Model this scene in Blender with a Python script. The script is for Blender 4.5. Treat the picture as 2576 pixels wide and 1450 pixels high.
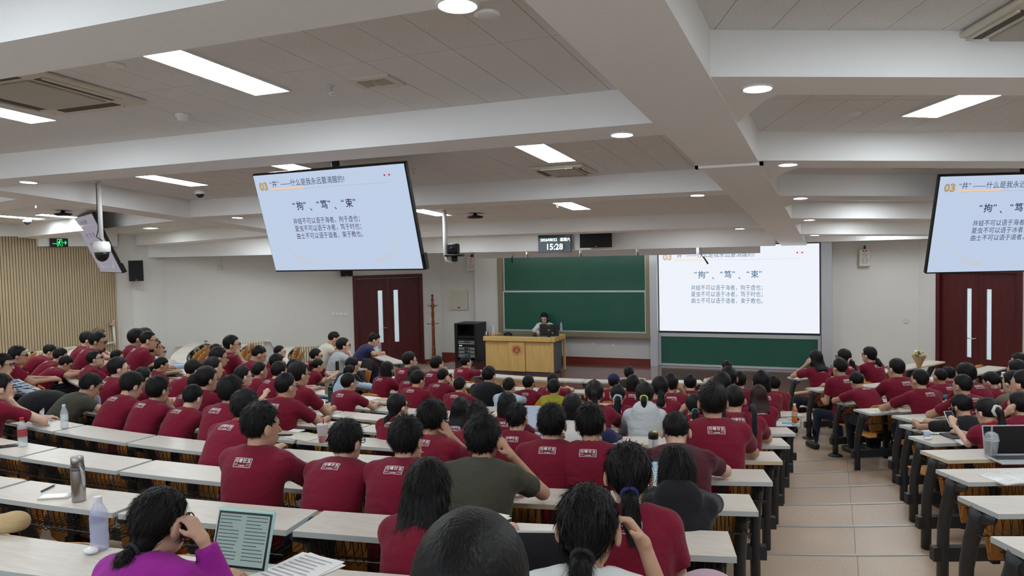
import bpy, bmesh, math, random
import numpy as np
from mathutils import Vector, Matrix
from mathutils.bvhtree import BVHTree
for _o in list(bpy.data.objects): bpy.data.objects.remove(_o)
SC = bpy.context.scene
COL = SC.collection
rnd = random.Random(7)
NR = np.random.RandomState(5)
# ------------------------------------------------------------ camera
FPX = 1950.0                       # focal length in pixels of the 2576 px wide frame
YAW, PITCH, ROLL = (math.radians(v) for v in (22.843, -2.686, -1.312))
ZC = 2.876                         # eye height above the front floor (z = 0)
_F = np.array([-math.sin(YAW)*math.cos(PITCH), math.cos(YAW)*math.cos(PITCH), math.sin(PITCH)])
_R = np.array([math.cos(YAW), math.sin(YAW), 0.0])
_U = np.cross(_R, _F)
_R, _U = _R*math.cos(ROLL)+_U*math.sin(ROLL), -_R*math.sin(ROLL)+_U*math.cos(ROLL)
cam_d = bpy.data.cameras.new('camera'); cam = bpy.data.objects.new('camera', cam_d); COL.objects.link(cam)
cam_d.sensor_width = 36.0; cam_d.lens = 36.0*FPX/2576.0; cam_d.clip_start = 0.05; cam_d.clip_end = 200
cam.matrix_world = Matrix(((_R[0], _U[0], -_F[0], 0), (_R[1], _U[1], -_F[1], 0), (_R[2], _U[2], -_F[2], ZC), (0, 0, 0, 1)))
SC.camera = cam
# ------------------------------------------------------------ world, exposure
w = bpy.data.worlds.new('world'); SC.world = w; w.use_nodes = True
w.node_tree.nodes['Background'].inputs[0].default_value = (0.78, 0.88, 1.0, 1)
w.node_tree.nodes['Background'].inputs[1].default_value = 5.0
SC.view_settings.view_transform = 'Standard'; SC.view_settings.look = 'None'
SC.view_settings.exposure = 0.0; SC.view_settings.gamma = 1.0; SC.view_settings.use_curve_mapping = False
PANEL_E, DOWN_E, SCREEN_E = 26.5, 40.0, 1.0
# ------------------------------------------------------------ photo pixel -> place
def ray(x, y): return _F + (x-1288)/FPX*_R - (y-725)/FPX*_U
def GZ(x, y, z):
    d = ray(x, y); return d*((z-ZC)/d[2]) + [0, 0, ZC]
def GY(x, y, Y):
    d = ray(x, y); return d*(Y/d[1]) + [0, 0, ZC]
def GX(x, y, X):
    d = ray(x, y); return d*(X/d[0]) + [0, 0, ZC]
def GD(x, y, depth):
    d = ray(x, y); return d*depth + [0, 0, ZC]
def ZAT(P, x, y):
    d = ray(x, y); k = math.hypot(P[0], P[1])/math.hypot(d[0], d[1]); return ZC + d[2]*k
def PROJ(P):
    P = np.asarray(P, float)-[0, 0, ZC]; d = P@_F
    return np.array([1288+FPX*(P@_R)/d, 725-FPX*(P@_U)/d])
# rows: arcs about the lectern end of the hall
CX, CY, R0, TREAD, RISE = -4.27, 18.53, 9.724, 0.877, 0.109
def RK(k): return {-3: 6.73, -2: 7.70, -1: 8.68}[k] if k < 0 else R0+TREAD*k
def DESKZ(k): return 0.735+RISE*max(k+1, 0)        # underside of the desk top
def DTOP(k): return DESKZ(k)+0.026
def TIERZ(k): return RISE*max(k+1, 0)
def SEATZ(k): return RISE*max(k+2, 0) if k >= -1 else 0.0
def POL(r, a): return (CX+r*math.sin(a), CY-r*math.cos(a))   # a: 0 = middle, + = right wing
# ------------------------------------------------------------ materials
MATS = {}
def mat(name, color, rough=0.6, metal=0.0, spec=0.5, emit=None, es=1.0, trans=0.0, alpha=1.0, noise=None, bump=None, coat=0.0, sheen=0.0, ior=1.45):
    """noise=(scale, amount, (sx,sy,sz)) multiplies the colour; bump=(scale, strength, (sx,sy,sz))"""
    if name in MATS: return MATS[name]
    m = bpy.data.materials.new(name); m.use_nodes = True
    nt = m.node_tree; b = nt.nodes['Principled BSDF']
    c = tuple(color)+(1,) if len(color) == 3 else color
    b.inputs['Base Color'].default_value = c
    b.inputs['Roughness'].default_value = rough; b.inputs['Metallic'].default_value = metal
    b.inputs['Specular IOR Level'].default_value = spec; b.inputs['IOR'].default_value = ior
    if coat: b.inputs['Coat Weight'].default_value = coat
    if sheen: b.inputs['Sheen Weight'].default_value = sheen
    if trans: b.inputs['Transmission Weight'].default_value = trans
    if alpha < 1: b.inputs['Alpha'].default_value = alpha
    if emit is not None:
        b.inputs['Emission Color'].default_value = tuple(emit)+(1,); b.inputs['Emission Strength'].default_value = es
    tc = None
    def coords(s):
        t = nt.nodes.new('ShaderNodeTexCoord'); mp = nt.nodes.new('ShaderNodeMapping'); mp.inputs['Scale'].default_value = s
        nt.links.new(t.outputs['Object'], mp.inputs['Vector']); return mp.outputs['Vector']
    if noise:
        n = nt.nodes.new('ShaderNodeTexNoise'); n.inputs['Scale'].default_value = noise[0]; n.inputs['Detail'].default_value = 4
        nt.links.new(coords(noise[2] if len(noise) > 2 else (1, 1, 1)), n.inputs['Vector'])
        r = nt.nodes.new('ShaderNodeMapRange'); r.inputs['From Min'].default_value = 0.3; r.inputs['From Max'].default_value = 0.7
        r.inputs['To Min'].default_value = 1-noise[1]; r.inputs['To Max'].default_value = 1+noise[1]*0.5
        nt.links.new(n.outputs['Fac'], r.inputs['Value'])
        mx = nt.nodes.new('ShaderNodeMix'); mx.data_type = 'RGBA'; mx.blend_type = 'MULTIPLY'; mx.inputs['Factor'].default_value = 1
        mx.inputs['A'].default_value = c
        nt.links.new(r.outputs['Result'], mx.inputs['B']); nt.links.new(mx.outputs['Result'], b.inputs['Base Color'])
    if bump:
        n = nt.nodes.new('ShaderNodeTexNoise'); n.inputs['Scale'].default_value = bump[0]; n.inputs['Detail'].default_value = 3
        nt.links.new(coords(bump[2] if len(bump) > 2 else (1, 1, 1)), n.inputs['Vector'])
        bp = nt.nodes.new('ShaderNodeBump'); bp.inputs['Strength'].default_value = bump[1]; bp.inputs['Distance'].default_value = bump[3] if len(bump) > 3 else 0.02
        nt.links.new(n.outputs['Fac'], bp.inputs['Height']); nt.links.new(bp.outputs['Normal'], b.inputs['Normal'])
    MATS[name] = m; return m
def emat(name, color, strength):
    if name in MATS: return MATS[name]
    m = bpy.data.materials.new(name); m.use_nodes = True; nt = m.node_tree; nt.nodes.clear()
    e = nt.nodes.new('ShaderNodeEmission'); e.inputs[0].default_value = tuple(color)+(1,); e.inputs[1].default_value = strength
    o = nt.nodes.new('ShaderNodeOutputMaterial'); nt.links.new(e.outputs[0], o.inputs[0]); MATS[name] = m; return m
WALL = mat('white_paint', (0.70, 0.69, 0.65), 0.75, bump=(60, 0.08), noise=(0.7, 0.04))
BEAM = mat('beam_paint', (0.92, 0.93, 0.92), 0.7, bump=(30, 0.08))
TILE = mat('ceiling_tile', (0.80, 0.795, 0.785), 0.85, noise=(90, 0.10), bump=(160, 0.25))
GAP = mat('ceiling_gap', (0.16, 0.15, 0.14), 0.9)
VINYL = mat('vinyl_floor', (0.50, 0.375, 0.27), 0.38, noise=(70, 0.13), bump=(40, 0.04))
SEAM = mat('floor_seam', (0.26, 0.17, 0.11), 0.6)
NOSE = mat('metal_nosing', (0.42, 0.41, 0.39), 0.45, 0.6)
STAGE = mat('stage_wood', (0.135, 0.035, 0.028), 0.16, noise=(5, 0.35, (1, 14, 1)), coat=0.3)
STAGE_E = mat('stage_edge', (0.62, 0.44, 0.25), 0.5)
REDWOOD = mat('redwood', (0.085, 0.010, 0.012), 0.38, noise=(6, 0.3, (8, 8, 0.6)))
REDDARK = mat('redwood_dark', (0.06, 0.008, 0.008), 0.4)
BASEB = mat('baseboard_wood', (0.19, 0.03, 0.02), 0.35)
SLAT = mat('slat_wood', (0.50, 0.40, 0.255), 0.55, noise=(3, 0.12, (20, 20, 0.7)))
SLATB = mat('slat_groove', (0.20, 0.12, 0.05), 0.8)
DESK = mat('desk_top', (0.63, 0.58, 0.51), 0.36, noise=(7, 0.10, (1, 9, 1)))
EDGE = mat('desk_edge', (0.55, 0.60, 0.59), 0.5)
EDGEY = mat('desk_edge_cream', (0.72, 0.62, 0.42), 0.5)
LEG = mat('leg_metal', (0.042, 0.042, 0.045), 0.42, 0.15, bump=(300, 0.1))
WIRE = mat('rack_wire', (0.012, 0.012, 0.012), 0.4)
PLY = mat('seat_ply', (0.52, 0.225, 0.045), 0.33, noise=(6, 0.22, (1, 8, 1)), coat=0.2)
BLACK = mat('black_plastic', (0.012, 0.012, 0.013), 0.45)
BLACKM = mat('black_metal', (0.02, 0.022, 0.026), 0.4, 0.4)
WHITEP = mat('white_plastic', (0.80, 0.80, 0.78), 0.4)
GREYP = mat('grey_plastic', (0.45, 0.45, 0.44), 0.5)
CREAMP = mat('cream_plastic', (0.66, 0.62, 0.52), 0.5)
ALU = mat('aluminium', (0.58, 0.61, 0.63), 0.4, 0.5)
CHROME = mat('chrome', (0.75, 0.75, 0.76), 0.18, 1.0)
GREEN = mat('chalkboard_green', (0.018, 0.105, 0.068), 0.35, noise=(2, 0.08))
GOLD = mat('board_frame', (0.30, 0.26, 0.17), 0.4, 0.5)
RADI = mat('radiator_cream', (0.68, 0.62, 0.45), 0.45)
LECW = mat('lectern_wood', (0.66, 0.43, 0.15), 0.38, noise=(5, 0.16, (6, 6, 0.5)))
LECG = mat('lectern_grey', (0.11, 0.12, 0.13), 0.45)
PAPER = mat('paper', (0.84, 0.84, 0.82), 0.8)
CREAMPAPER = mat('cream_paper', (0.80, 0.76, 0.62), 0.8)
INK = mat('ink', (0.06, 0.06, 0.09), 0.8)
INKP = mat('faded_ink', (0.42, 0.43, 0.47), 0.8)
GLASS = mat('glass', (0.6, 0.65, 0.68), 0.03, alpha=0.10)
# ------------------------------------------------------------ mesh helpers
class MB:
    def __init__(s): s.v = []; s.f = []; s.mi = []
    def add(s, vs, fs, mi=0):
        n = len(s.v); s.v += [tuple(float(c) for c in q) for q in vs]; s.f += [tuple(i+n for i in f) for f in fs]; s.mi += [mi]*len(fs)
    def box(s, x0, x1, y0, y1, z0, z1, mi=0):
        s.add([(x0, y0, z0), (x1, y0, z0), (x1, y1, z0), (x0, y1, z0), (x0, y0, z1), (x1, y0, z1), (x1, y1, z1), (x0, y1, z1)],
              [(0, 3, 2, 1), (4, 5, 6, 7), (0, 1, 5, 4), (1, 2, 6, 5), (2, 3, 7, 6), (3, 0, 4, 7)], mi)
    def cbox(s, c, sx, sy, sz, mi=0): s.box(c[0]-sx/2, c[0]+sx/2, c[1]-sy/2, c[1]+sy/2, c[2]-sz/2, c[2]+sz/2, mi)
    def bbox(s, x0, x1, y0, y1, z0, z1, b=0.01, mi=0, n=2):
        bm = bmesh.new(); bmesh.ops.create_cube(bm, size=1)
        for v in bm.verts: v.co = ((x0+x1)/2+v.co.x*(x1-x0), (y0+y1)/2+v.co.y*(y1-y0), (z0+z1)/2+v.co.z*(z1-z0))
        bmesh.ops.bevel(bm, geom=bm.edges[:], offset=b, segments=n, profile=0.5, affect='EDGES')
        bm.verts.index_update(); s.add([v.co for v in bm.verts], [tuple(v.index for v in f.verts) for f in bm.faces], mi); bm.free()
    def hexa(s, p, mi=0):      # p: 8 points, bottom 4 ccw then top 4
        s.add(p, [(0, 3, 2, 1), (4, 5, 6, 7), (0, 1, 5, 4), (1, 2, 6, 5), (2, 3, 7, 6), (3, 0, 4, 7)], mi)
    def prism(s, poly, z0, z1, mi=0):
        n = len(poly); s.add([(x, y, z0) for x, y in poly]+[(x, y, z1) for x, y in poly],
              [tuple(range(n-1, -1, -1)), tuple(range(n, 2*n))]+[(i, (i+1) % n, n+(i+1) % n, n+i) for i in range(n)], mi)
    def tube(s, pts, r, n=8, mi=0, caps=True, flat=None):
        pts = [Vector(p) for p in pts]; rs = r if isinstance(r, (list, tuple)) else [r]*len(pts)
        rings = []; up = None
        for i, p in enumerate(pts):
            t = (pts[min(i+1, len(pts)-1)]-pts[max(i-1, 0)]).normalized()
            if up is None:
                up = Vector((0, 0, 1)) if abs(t.z) < 0.9 else Vector((0, 1, 0))
            a = t.cross(up).normalized(); up = a.cross(t).normalized()
            k1, k2 = flat if flat else (1, 1)
            rings.append([p+(a*math.cos(q)*k1+up*math.sin(q)*k2)*rs[i] for q in (2*math.pi*j/n for j in range(n))])
        vs = [v for rg in rings for v in rg]; m = len(pts)
        fs = [(i*n+j, i*n+(j+1) % n, (i+1)*n+(j+1) % n, (i+1)*n+j) for i in range(m-1) for j in range(n)]
        if caps: fs += [tuple(range(n-1, -1, -1)), tuple((m-1)*n+j for j in range(n))]
        s.add(vs, fs, mi)
    def lathe(s, prof, c=(0, 0, 0), n=16, mi=0):
        vs = [(c[0]+r*math.cos(2*math.pi*j/n), c[1]+r*math.sin(2*math.pi*j/n), c[2]+z) for r, z in prof for j in range(n)]; m = len(prof)
        fs = [(i*n+j, i*n+(j+1) % n, (i+1)*n+(j+1) % n, (i+1)*n+j) for i in range(m-1) for j in range(n)]
        fs += [tuple(range(n-1, -1, -1)), tuple((m-1)*n+j for j in range(n))]
        s.add(vs, fs, mi)
    def disc(s, c, r, n=20, mi=0, h=0.0):
        s.lathe([(r, 0), (r, h if h else 0.002)], c, n, mi)
    def mesh(s, name, mats, smooth=False):
        me = bpy.data.meshes.new(name); me.from_pydata(s.v, [], s.f); me.polygons.foreach_set('material_index', s.mi)
        for m in (mats if isinstance(mats, (list, tuple)) else [mats]): me.materials.append(m)
        if smooth: me.polygons.foreach_set('use_smooth', [True]*len(me.polygons))
        me.update(); return me
    def obj(s, name, mats, parent=None, smooth=False, **kw):
        o = bpy.data.objects.new(name, s.mesh(name, mats, smooth)); COL.objects.link(o)
        if parent is not None: o.parent = parent
        return tag(o, **kw)
def tag(o, label=None, cat=None, group=None, kind=None):
    if label: o['label'] = label
    if cat: o['category'] = cat
    if group: o['group'] = group
    if kind: o['kind'] = kind
    return o
def empty(name, loc=(0, 0, 0), rz=0.0, **kw):
    o = bpy.data.objects.new(name, None); COL.objects.link(o); o.location = loc; o.rotation_euler = (0, 0, rz); o.empty_display_size = 0.1
    return tag(o, **kw)
def link(name, me, parent, loc=(0, 0, 0), rot=(0, 0, 0), **kw):
    o = bpy.data.objects.new(name, me); COL.objects.link(o); o.location = loc; o.rotation_euler = rot
    if parent is not None: o.parent = parent
    return tag(o, **kw)
def copy_tree(o, parent=None):
    c = o.copy(); COL.objects.link(c); c.parent = parent
    for ch in o.children: copy_tree(ch, c)
    return c
_TXT = {}
def text_data(body, size, align='LEFT', res=2, bold=0.0, slant=0.0):
    """flat lettering as vertices and faces in the xy plane"""
    key = (body, size, align, res, bold, slant)
    if key in _TXT: return _TXT[key]
    cu = bpy.data.curves.new('lettering', 'FONT'); cu.body = body; cu.size = size; cu.align_x = align; cu.resolution_u = res; cu.offset = bold; cu.shear = slant
    o = bpy.data.objects.new('lettering', cu); COL.objects.link(o)
    dg = bpy.context.evaluated_depsgraph_get(); me = bpy.data.meshes.new_from_object(o.evaluated_get(dg))
    vs = [tuple(v.co) for v in me.vertices]; fs = [tuple(p.vertices) for p in me.polygons]
    bpy.data.objects.remove(o); bpy.data.curves.remove(cu); bpy.data.meshes.remove(me)
    _TXT[key] = (vs, fs); return vs, fs
def put_text(mb, body, size, x, y, mi=0, align='LEFT', res=2, bold=0.0, sx=1.0, z=0.0, slant=0.0):
    vs, fs = text_data(body, size, align, res, bold, slant)
    mb.add([(x+v[0]*sx, y+v[1], z) for v in vs], fs, mi)
# ------------------------------------------------------------ room plan
XL, XR, YB = -14.95, 6.4, -3.2
PLAN_L = [(XL, YB), (XL, 12.62), (-14.93, 12.95), (-14.43, 13.49), (-9.62, 18.0)]
def zbeam(Y): return 4.06-0.066*Y          # underside of the ceiling beams (falls toward the front)
def zceil(Y): return zbeam(Y)+0.245
def wall_quad(name, a, b, z0, z1, m, th=0.18, holes=()):
    """vertical wall from a to b (room side on its left going a->b is +normal), thickness outward"""
    mb = MB(); d = Vector((b[0]-a[0], b[1]-a[1])); L = d.length; d.normalize(); nrm = Vector((-d.y, d.x))
    def seg(s0, s1, za, zb):
        p = [Vector(a)+d*s for s in (s0, s1)]
        q = [v+nrm*th for v in p]
        mb.hexa([(p[0].x, p[0].y, za), (p[1].x, p[1].y, za), (q[1].x, q[1].y, za), (q[0].x, q[0].y, za),
                 (p[0].x, p[0].y, zb), (p[1].x, p[1].y, zb), (q[1].x, q[1].y, zb), (q[0].x, q[0].y, zb)])
    s = 0
    for h0, h1, ht in holes:
        seg(s, h0, z0, z1); seg(h0, h1, ht, z1); s = h1
    seg(s, L, z0, z1)
    return mb.obj(name, m, kind='structure')
# ------------------------------------------------------------ walls
def hit(px, a, b):
    """plan point where the pixel column's ray meets the wall line a-b"""
    d = ray(px, 780); e = (b[0]-a[0], b[1]-a[1]); det = -d[0]*e[1]+d[1]*e[0]
    t = (-a[0]*e[1]+a[1]*e[0])/det
    return Vector((d[0]*t, d[1]*t))
DL_A, DL_B = (-14.43, 13.49), (-9.62, 18.0)
DR_A, DR_B = (1.53, 18.0), (6.4, 13.13)
def along(p, a, b):
    d = Vector(b)-Vector(a); return (Vector(p)-Vector(a)).dot(d)/d.length
LD0, LD1 = along(hit(889, DL_A, DL_B), DL_A, DL_B), along(hit(1064, DL_A, DL_B), DL_A, DL_B)
RD0, RD1 = along(hit(2356, DR_A, DR_B), DR_A, DR_B), along(hit(2573, DR_A, DR_B), DR_A, DR_B)
DOOR_H = 2.36
ZT = 4.4
wall_quad('wall_left', (XL, YB), (XL, 12.62), -0.05, ZT, WALL)
wall_quad('wall_left_pier_side', (XL, 12.62), (-14.62, 12.74), -0.05, ZT, WALL)
wall_quad('wall_left_pier', (-14.62, 12.74), DL_A, -0.05, ZT, WALL)
wall_quad('wall_front_left', DL_A, DL_B, -0.05, ZT, WALL, holes=[(LD0, LD1, DOOR_H)])
wall_quad('wall_front', DL_B, DR_A, -0.05, ZT, WALL)
wall_quad('wall_front_right', DR_A, DR_B, -0.05, ZT, WALL, holes=[(RD0, RD1, DOOR_H)])
wall_quad('wall_right', DR_B, (XR, YB), -0.05, ZT, WALL)
# back wall behind the photographer, with guessed windows added to light beams and ceiling
WZ0, WZ1 = 2.45, 4.15
WINS = [(-13.6, -11.2), (-10.3, -7.9), (-6.6, -4.2), (-3.4, -1.0), (0.3, 2.7), (3.4, 5.8)]
bw = MB(); bw.box(XL, XR, YB-0.18, YB, -0.05, WZ0); bw.box(XL, XR, YB-0.18, YB, WZ1, 5.0); xs = XL
for a, b in WINS: bw.box(xs, a, YB-0.18, YB, WZ0, WZ1); xs = b
bw.box(xs, XR, YB-0.18, YB, WZ0, WZ1)
bw.obj('wall_back', WALL, kind='structure')
for i, (a, b) in enumerate(WINS):
    wn = empty(f'window_{i+1}', ((a+b)/2, YB-0.09, WZ0), kind='structure'); hw = (b-a)/2; hh = WZ1-WZ0
    fr = MB()
    for q in ((-hw, hw, 0, 0.05), (-hw, hw, hh-0.05, hh), (-hw, -hw+0.05, 0.05, hh-0.05), (hw-0.05, hw, 0.05, hh-0.05), (-0.03, 0.03, 0.05, hh-0.05)): fr.box(q[0], q[1], -0.03, 0.03, q[2], q[3])
    fr.obj('window_frame', WHITEP, wn)
    for sg in (-1, 1):
        pn = MB(); x0, x1 = sorted((sg*0.03, sg*(hw-0.05))); pn.box(x0, x1, -0.003, 0.003, 0.05, hh-0.05); pn.obj('pane', GLASS, wn)
    pd = bpy.data.lights.new('window_portal', 'AREA'); pd.shape = 'RECTANGLE'; pd.size = b-a; pd.size_y = hh; pd.cycles.is_portal = True
    po = bpy.data.objects.new('window_portal', pd); COL.objects.link(po); po.location = ((a+b)/2, YB-0.15, (WZ0+WZ1)/2); po.rotation_euler = (math.pi/2, 0, 0)
def strip(name, a, b, z0, z1, th, m, s0=0, s1=None, kind='structure', parent=None):
    mb = MB(); d = Vector(b)-Vector(a); L = d.length; d.normalize(); n = Vector((d.y, -d.x)); s1 = L if s1 is None else s1
    p = [Vector(a)+d*s0, Vector(a)+d*s1]; q = [v+n*th for v in p]
    mb.hexa([(q[0].x, q[0].y, z0), (q[1].x, q[1].y, z0), (p[1].x, p[1].y, z0), (p[0].x, p[0].y, z0),
             (q[0].x, q[0].y, z1), (q[1].x, q[1].y, z1), (p[1].x, p[1].y, z1), (p[0].x, p[0].y, z1)])
    return mb.obj(name, m, parent, kind=kind)
strip('baseboard_front_left', DL_A, DL_B, 0, 0.11, 0.015, BASEB, LD1)
strip('baseboard_left_door', DL_A, DL_B, 0, 0.11, 0.015, BASEB, 0, LD0)
strip('baseboard_front', DL_B, DR_A, 0, 0.27, 0.015, BASEB)
strip('baseboard_front_right', DR_A, DR_B, 0, 0.11, 0.015, BASEB, 0, RD0)
# wooden slat cladding on the left wall (grooves a few pixels apart)
sl = MB(); y = 4.0; n = 0
while y < 12.55:
    sl.box(XL+0.001, XL+0.030, y, y+0.042, 0.0, 3.20 if y > 10.74 else 3.40, 0); y += 0.060
bk = MB(); bk.box(XL+0.0005, XL+0.014, 4.0, 10.74, 0.0, 3.40); bk.box(XL+0.0005, XL+0.014, 10.74, 12.58, 0.0, 3.20)
clad = bk.obj('trim_1', SLATB, kind='structure')
o = sl.obj('slats', SLAT, clad, kind='stuff')
# ------------------------------------------------------------ floor
fl = MB()
fl.prism([(XL-0.1, -3.3), (XR+0.1, -3.3), (XR+0.1, 13.2), (2.0, 18.1), (-9.7, 18.1), (XL-0.1, 13.4)], -0.12, 0.0)
floor = fl.obj('floor', VINYL, kind='structure')
NOSE_R = [R0-0.80+TREAD*j for j in range(0, 14)]        # front edge of tier j
def clampx(p): return (min(max(p[0], XL+0.002), XR-0.002), max(p[1], YB+0.002))
for j in range(0, 13):
    mb = MB(); r0, r1 = NOSE_R[j], NOSE_R[j+1]+0.02 if j < 12 else 26.0
    A0, A1 = -1.05, 1.05; N = 56; z = RISE*(j+1)
    for i in range(N):
        a, b = A0+(A1-A0)*i/N, A0+(A1-A0)*(i+1)/N
        p = [clampx(POL(r0, a)), clampx(POL(r0, b)), clampx(POL(r1, b)), clampx(POL(r1, a))]
        mb.add([(p[0][0], p[0][1], z-RISE), (p[1][0], p[1][1], z-RISE), (p[0][0], p[0][1], z), (p[1][0], p[1][1], z), (p[2][0], p[2][1], z), (p[3][0], p[3][1], z)],
               [(1, 0, 2, 3), (2, 5, 4, 3)])
    t = mb.obj('floor_tier', VINYL, floor)
    nb = MB()                                            # metal strip on the step edge across the aisles
    for i in range(N):
        a, b = A0+(A1-A0)*i/N, A0+(A1-A0)*(i+1)/N
        q = [POL(r0-0.004, a), POL(r0-0.004, b), POL(r0+0.035, b), POL(r0+0.035, a)]
        if any(v[0] < XL+.01 or v[0] > XR-.01 or v[1] < YB+.01 for v in q): continue
        nb.hexa([(*q[0], z-0.022), (*q[1], z-0.022), (*q[2], z-0.001), (*q[3], z-0.001), (*q[0], z+0.004), (*q[1], z+0.004), (*q[2], z+0.004), (*q[3], z+0.004)])
    nb.obj('step_nosing', NOSE, floor)
# seam lines in the vinyl of the right aisle
se = MB()
for j in range(0, 9):
    z = RISE*(j+1)+0.0012; x0 = 0.10+0.004*j
    ya = CY-math.sqrt(NOSE_R[j]**2-(x0-CX)**2); yb = CY-math.sqrt(NOSE_R[j+1]**2-(x0-CX)**2)
    se.box(x0-0.0025, x0+0.0025, yb+0.01, ya-0.04, z-0.001, z)
se.obj('floor_seam', SEAM, floor)
# stage
st = MB(); RS_ = 4.9
arc = [POL(RS_, a) for a in np.linspace(-1.12, 1.12, 40)]
poly = [(p[0], min(p[1], 17.99)) for p in arc]
poly = [p for p in poly if -9.0 < p[0] < 0.25]
poly = [(-9.0, 17.99)]+[(-9.0, poly[0][1])]+poly+[(0.25, poly[-1][1]), (0.25, 17.99)]
st.prism(poly[::1], 0.0, 0.145)
stage = st.obj('floor_stage', STAGE, kind='structure')
sm = MB()
for (x0, y0), (x1, y1) in zip(poly[1:-1], poly[2:]):
    d = Vector((x1-x0, y1-y0)); 
    if d.length < 1e-4: continue
    d.normalize(); nn = Vector((d.y, -d.x))*0.012; mm = -nn*3.2
    sm.hexa([(x0+nn.x, y0+nn.y, 0.118), (x1+nn.x, y1+nn.y, 0.118), (x1+mm.x, y1+mm.y, 0.118), (x0+mm.x, y0+mm.y, 0.118),
             (x0+nn.x, y0+nn.y, 0.150), (x1+nn.x, y1+nn.y, 0.150), (x1+mm.x, y1+mm.y, 0.150), (x0+mm.x, y0+mm.y, 0.150)])
sm.obj('edge_trim', STAGE_E, stage)
# ------------------------------------------------------------ ceiling
C23, S23 = math.cos(math.radians(22.8)), math.sin(math.radians(22.8))
C14, S14 = math.cos(math.radians(14)), math.sin(math.radians(14))
BX0, BX1 = -1.13, -0.62                    # the long beam beside the aisle
def LBX(Y): return -8.50-0.095*(Y-6.3)     # right side of the long beam on the far side of the hall
def hsl(mb, pts, zf, th, mi=0):
    """slab whose underside follows the falling ceiling: pts plan corners, zf(Y) underside"""
    mb.add([(x, y, zf(y)) for x, y in pts]+[(x, y, zf(y)+th) for x, y in pts],
           [tuple(range(len(pts)-1, -1, -1)), tuple(range(len(pts), 2*len(pts)))]+[(i, (i+1) % len(pts), len(pts)+(i+1) % len(pts), len(pts)+i) for i in range(len(pts))], mi)
cs = MB(); hsl(cs, [(XL-0.1, YB-0.1), (XR+0.1, YB-0.1), (XR+0.1, 18.2), (XL-0.1, 18.2)], lambda Y: zceil(Y)+0.018, 0.12)
ceiling = cs.obj('ceiling', GAP, kind='structure')
def beam(name, pts, depth=0.0):
    """box beam with plan corners pts; underside at zbeam, top in the ceiling"""
    mb = MB(); n = len(pts)
    mb.add([(x, y, zbeam(y)-depth) for x, y in pts]+[(x, y, zceil(y)+0.03) for x, y in pts],
           [tuple(range(n-1, -1, -1)), tuple(range(n, 2*n))]+[(i, (i+1) % n, n+(i+1) % n, n+i) for i in range(n)])
    return mb.obj(name, BEAM, kind='structure')
beam('ceiling_beam', [(BX0, YB), (BX1, YB), (BX1, 17.9), (BX0, 17.9)], 0.012)
beam('ceiling_beam', [(LBX(YB)-0.5, YB), (LBX(YB), YB), (LBX(15.6), 15.6), (LBX(15.6)-0.5, 15.6)], 0.012)
CB = [-0.9, 2.45, 5.2, 8.66, 13.1]
BW = 0.40
for Y in CB: beam('ceiling_beam', [(LBX(Y), Y), (BX0, Y), (BX0, Y+BW), (LBX(Y+BW), Y+BW)])
RB = [-0.9, 1.6, 4.25, 6.93, 9.35, 12.0, 14.95]
def rline(Y, s, t=0): return (BX1+s*C23-t*S23, Y+s*S23+t*C23)
for Y in RB:
    s1 = (XR-BX1)/C23
    beam('ceiling_beam', [(BX1, Y), rline(Y, s1), rline(Y, s1, 0.36), (BX1, Y+0.36/C23)])
LB = [1.0, 3.6, 6.3, 8.95, 11.6]
for Y in LB:
    x0 = LBX(Y)-0.5; s1 = (x0-XL)/C14
    beam('ceiling_beam', [(x0, Y+0.4/C14), (x0-s1*C14, Y+s1*S14+0.4/C14), (x0-s1*C14, Y+s1*S14), (x0, Y)])
# front soffit with board lamps behind it
sf = MB()
sf.hexa([(LBX(15.6), 15.6, 2.885), (BX0, 15.6, 2.872), (BX0, 16.05, 2.872), (LBX(15.6), 16.05, 2.885), (LBX(15.6), 15.6, 3.6), (BX0, 15.6, 3.6), (BX0, 16.05, 3.6), (LBX(15.6), 16.05, 3.6)])
sf.obj('ceiling_beam', BEAM, kind='structure')
sr = MB(); a = (BX1, 16.6); 
sr.hexa([(BX1, 17.2, 2.93), (XR, 17.2, 2.97), (XR, 18.1, 2.97), (BX1, 18.1, 2.93), (BX1, 17.2, 3.7), (XR, 17.2, 3.7), (XR, 18.1, 3.7), (BX1, 18.1, 3.7)])
sr.obj('ceiling_beam', BEAM, kind='structure')
sl2 = MB()
sl2.hexa([(XL-0.1, 12.9, 2.93), (LBX(14)-0.4, 15.2, 2.93), (-9.5, 18.05, 2.93), (XL-0.1, 18.05, 2.93), (XL-0.1, 12.9, 3.7), (LBX(14)-0.4, 15.2, 3.7), (-9.5, 18.05, 3.7), (XL-0.1, 18.05, 3.7)])
sl2.obj('ceiling_beam', BEAM, kind='structure')
# soffit over the slat wall
lw = MB(); lw.box(XL+0.001, XL+0.10, 10.74, 12.6, 3.20, 3.75); lw.box(XL+0.001, XL+0.05, 3.0, 10.74, 3.40, 3.95); lw.obj('ceiling_beam', BEAM, kind='structure')
# expansion joint trim round the long beam
ej = MB(); yj = 7.0; zb = zbeam(yj)-0.03
ej.box(BX0-0.03, BX1+0.03, yj-0.03, yj+0.05, zb, zb+0.03); ej.box(BX1+0.003, BX1+0.03, yj-0.03, yj+0.05, zb, zb+0.33); ej.box(BX0-0.03, BX0-0.003, yj-0.03, yj+0.05, zb, zb+0.05)
ej.obj('trim_2', BEAM, kind='structure')
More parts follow.
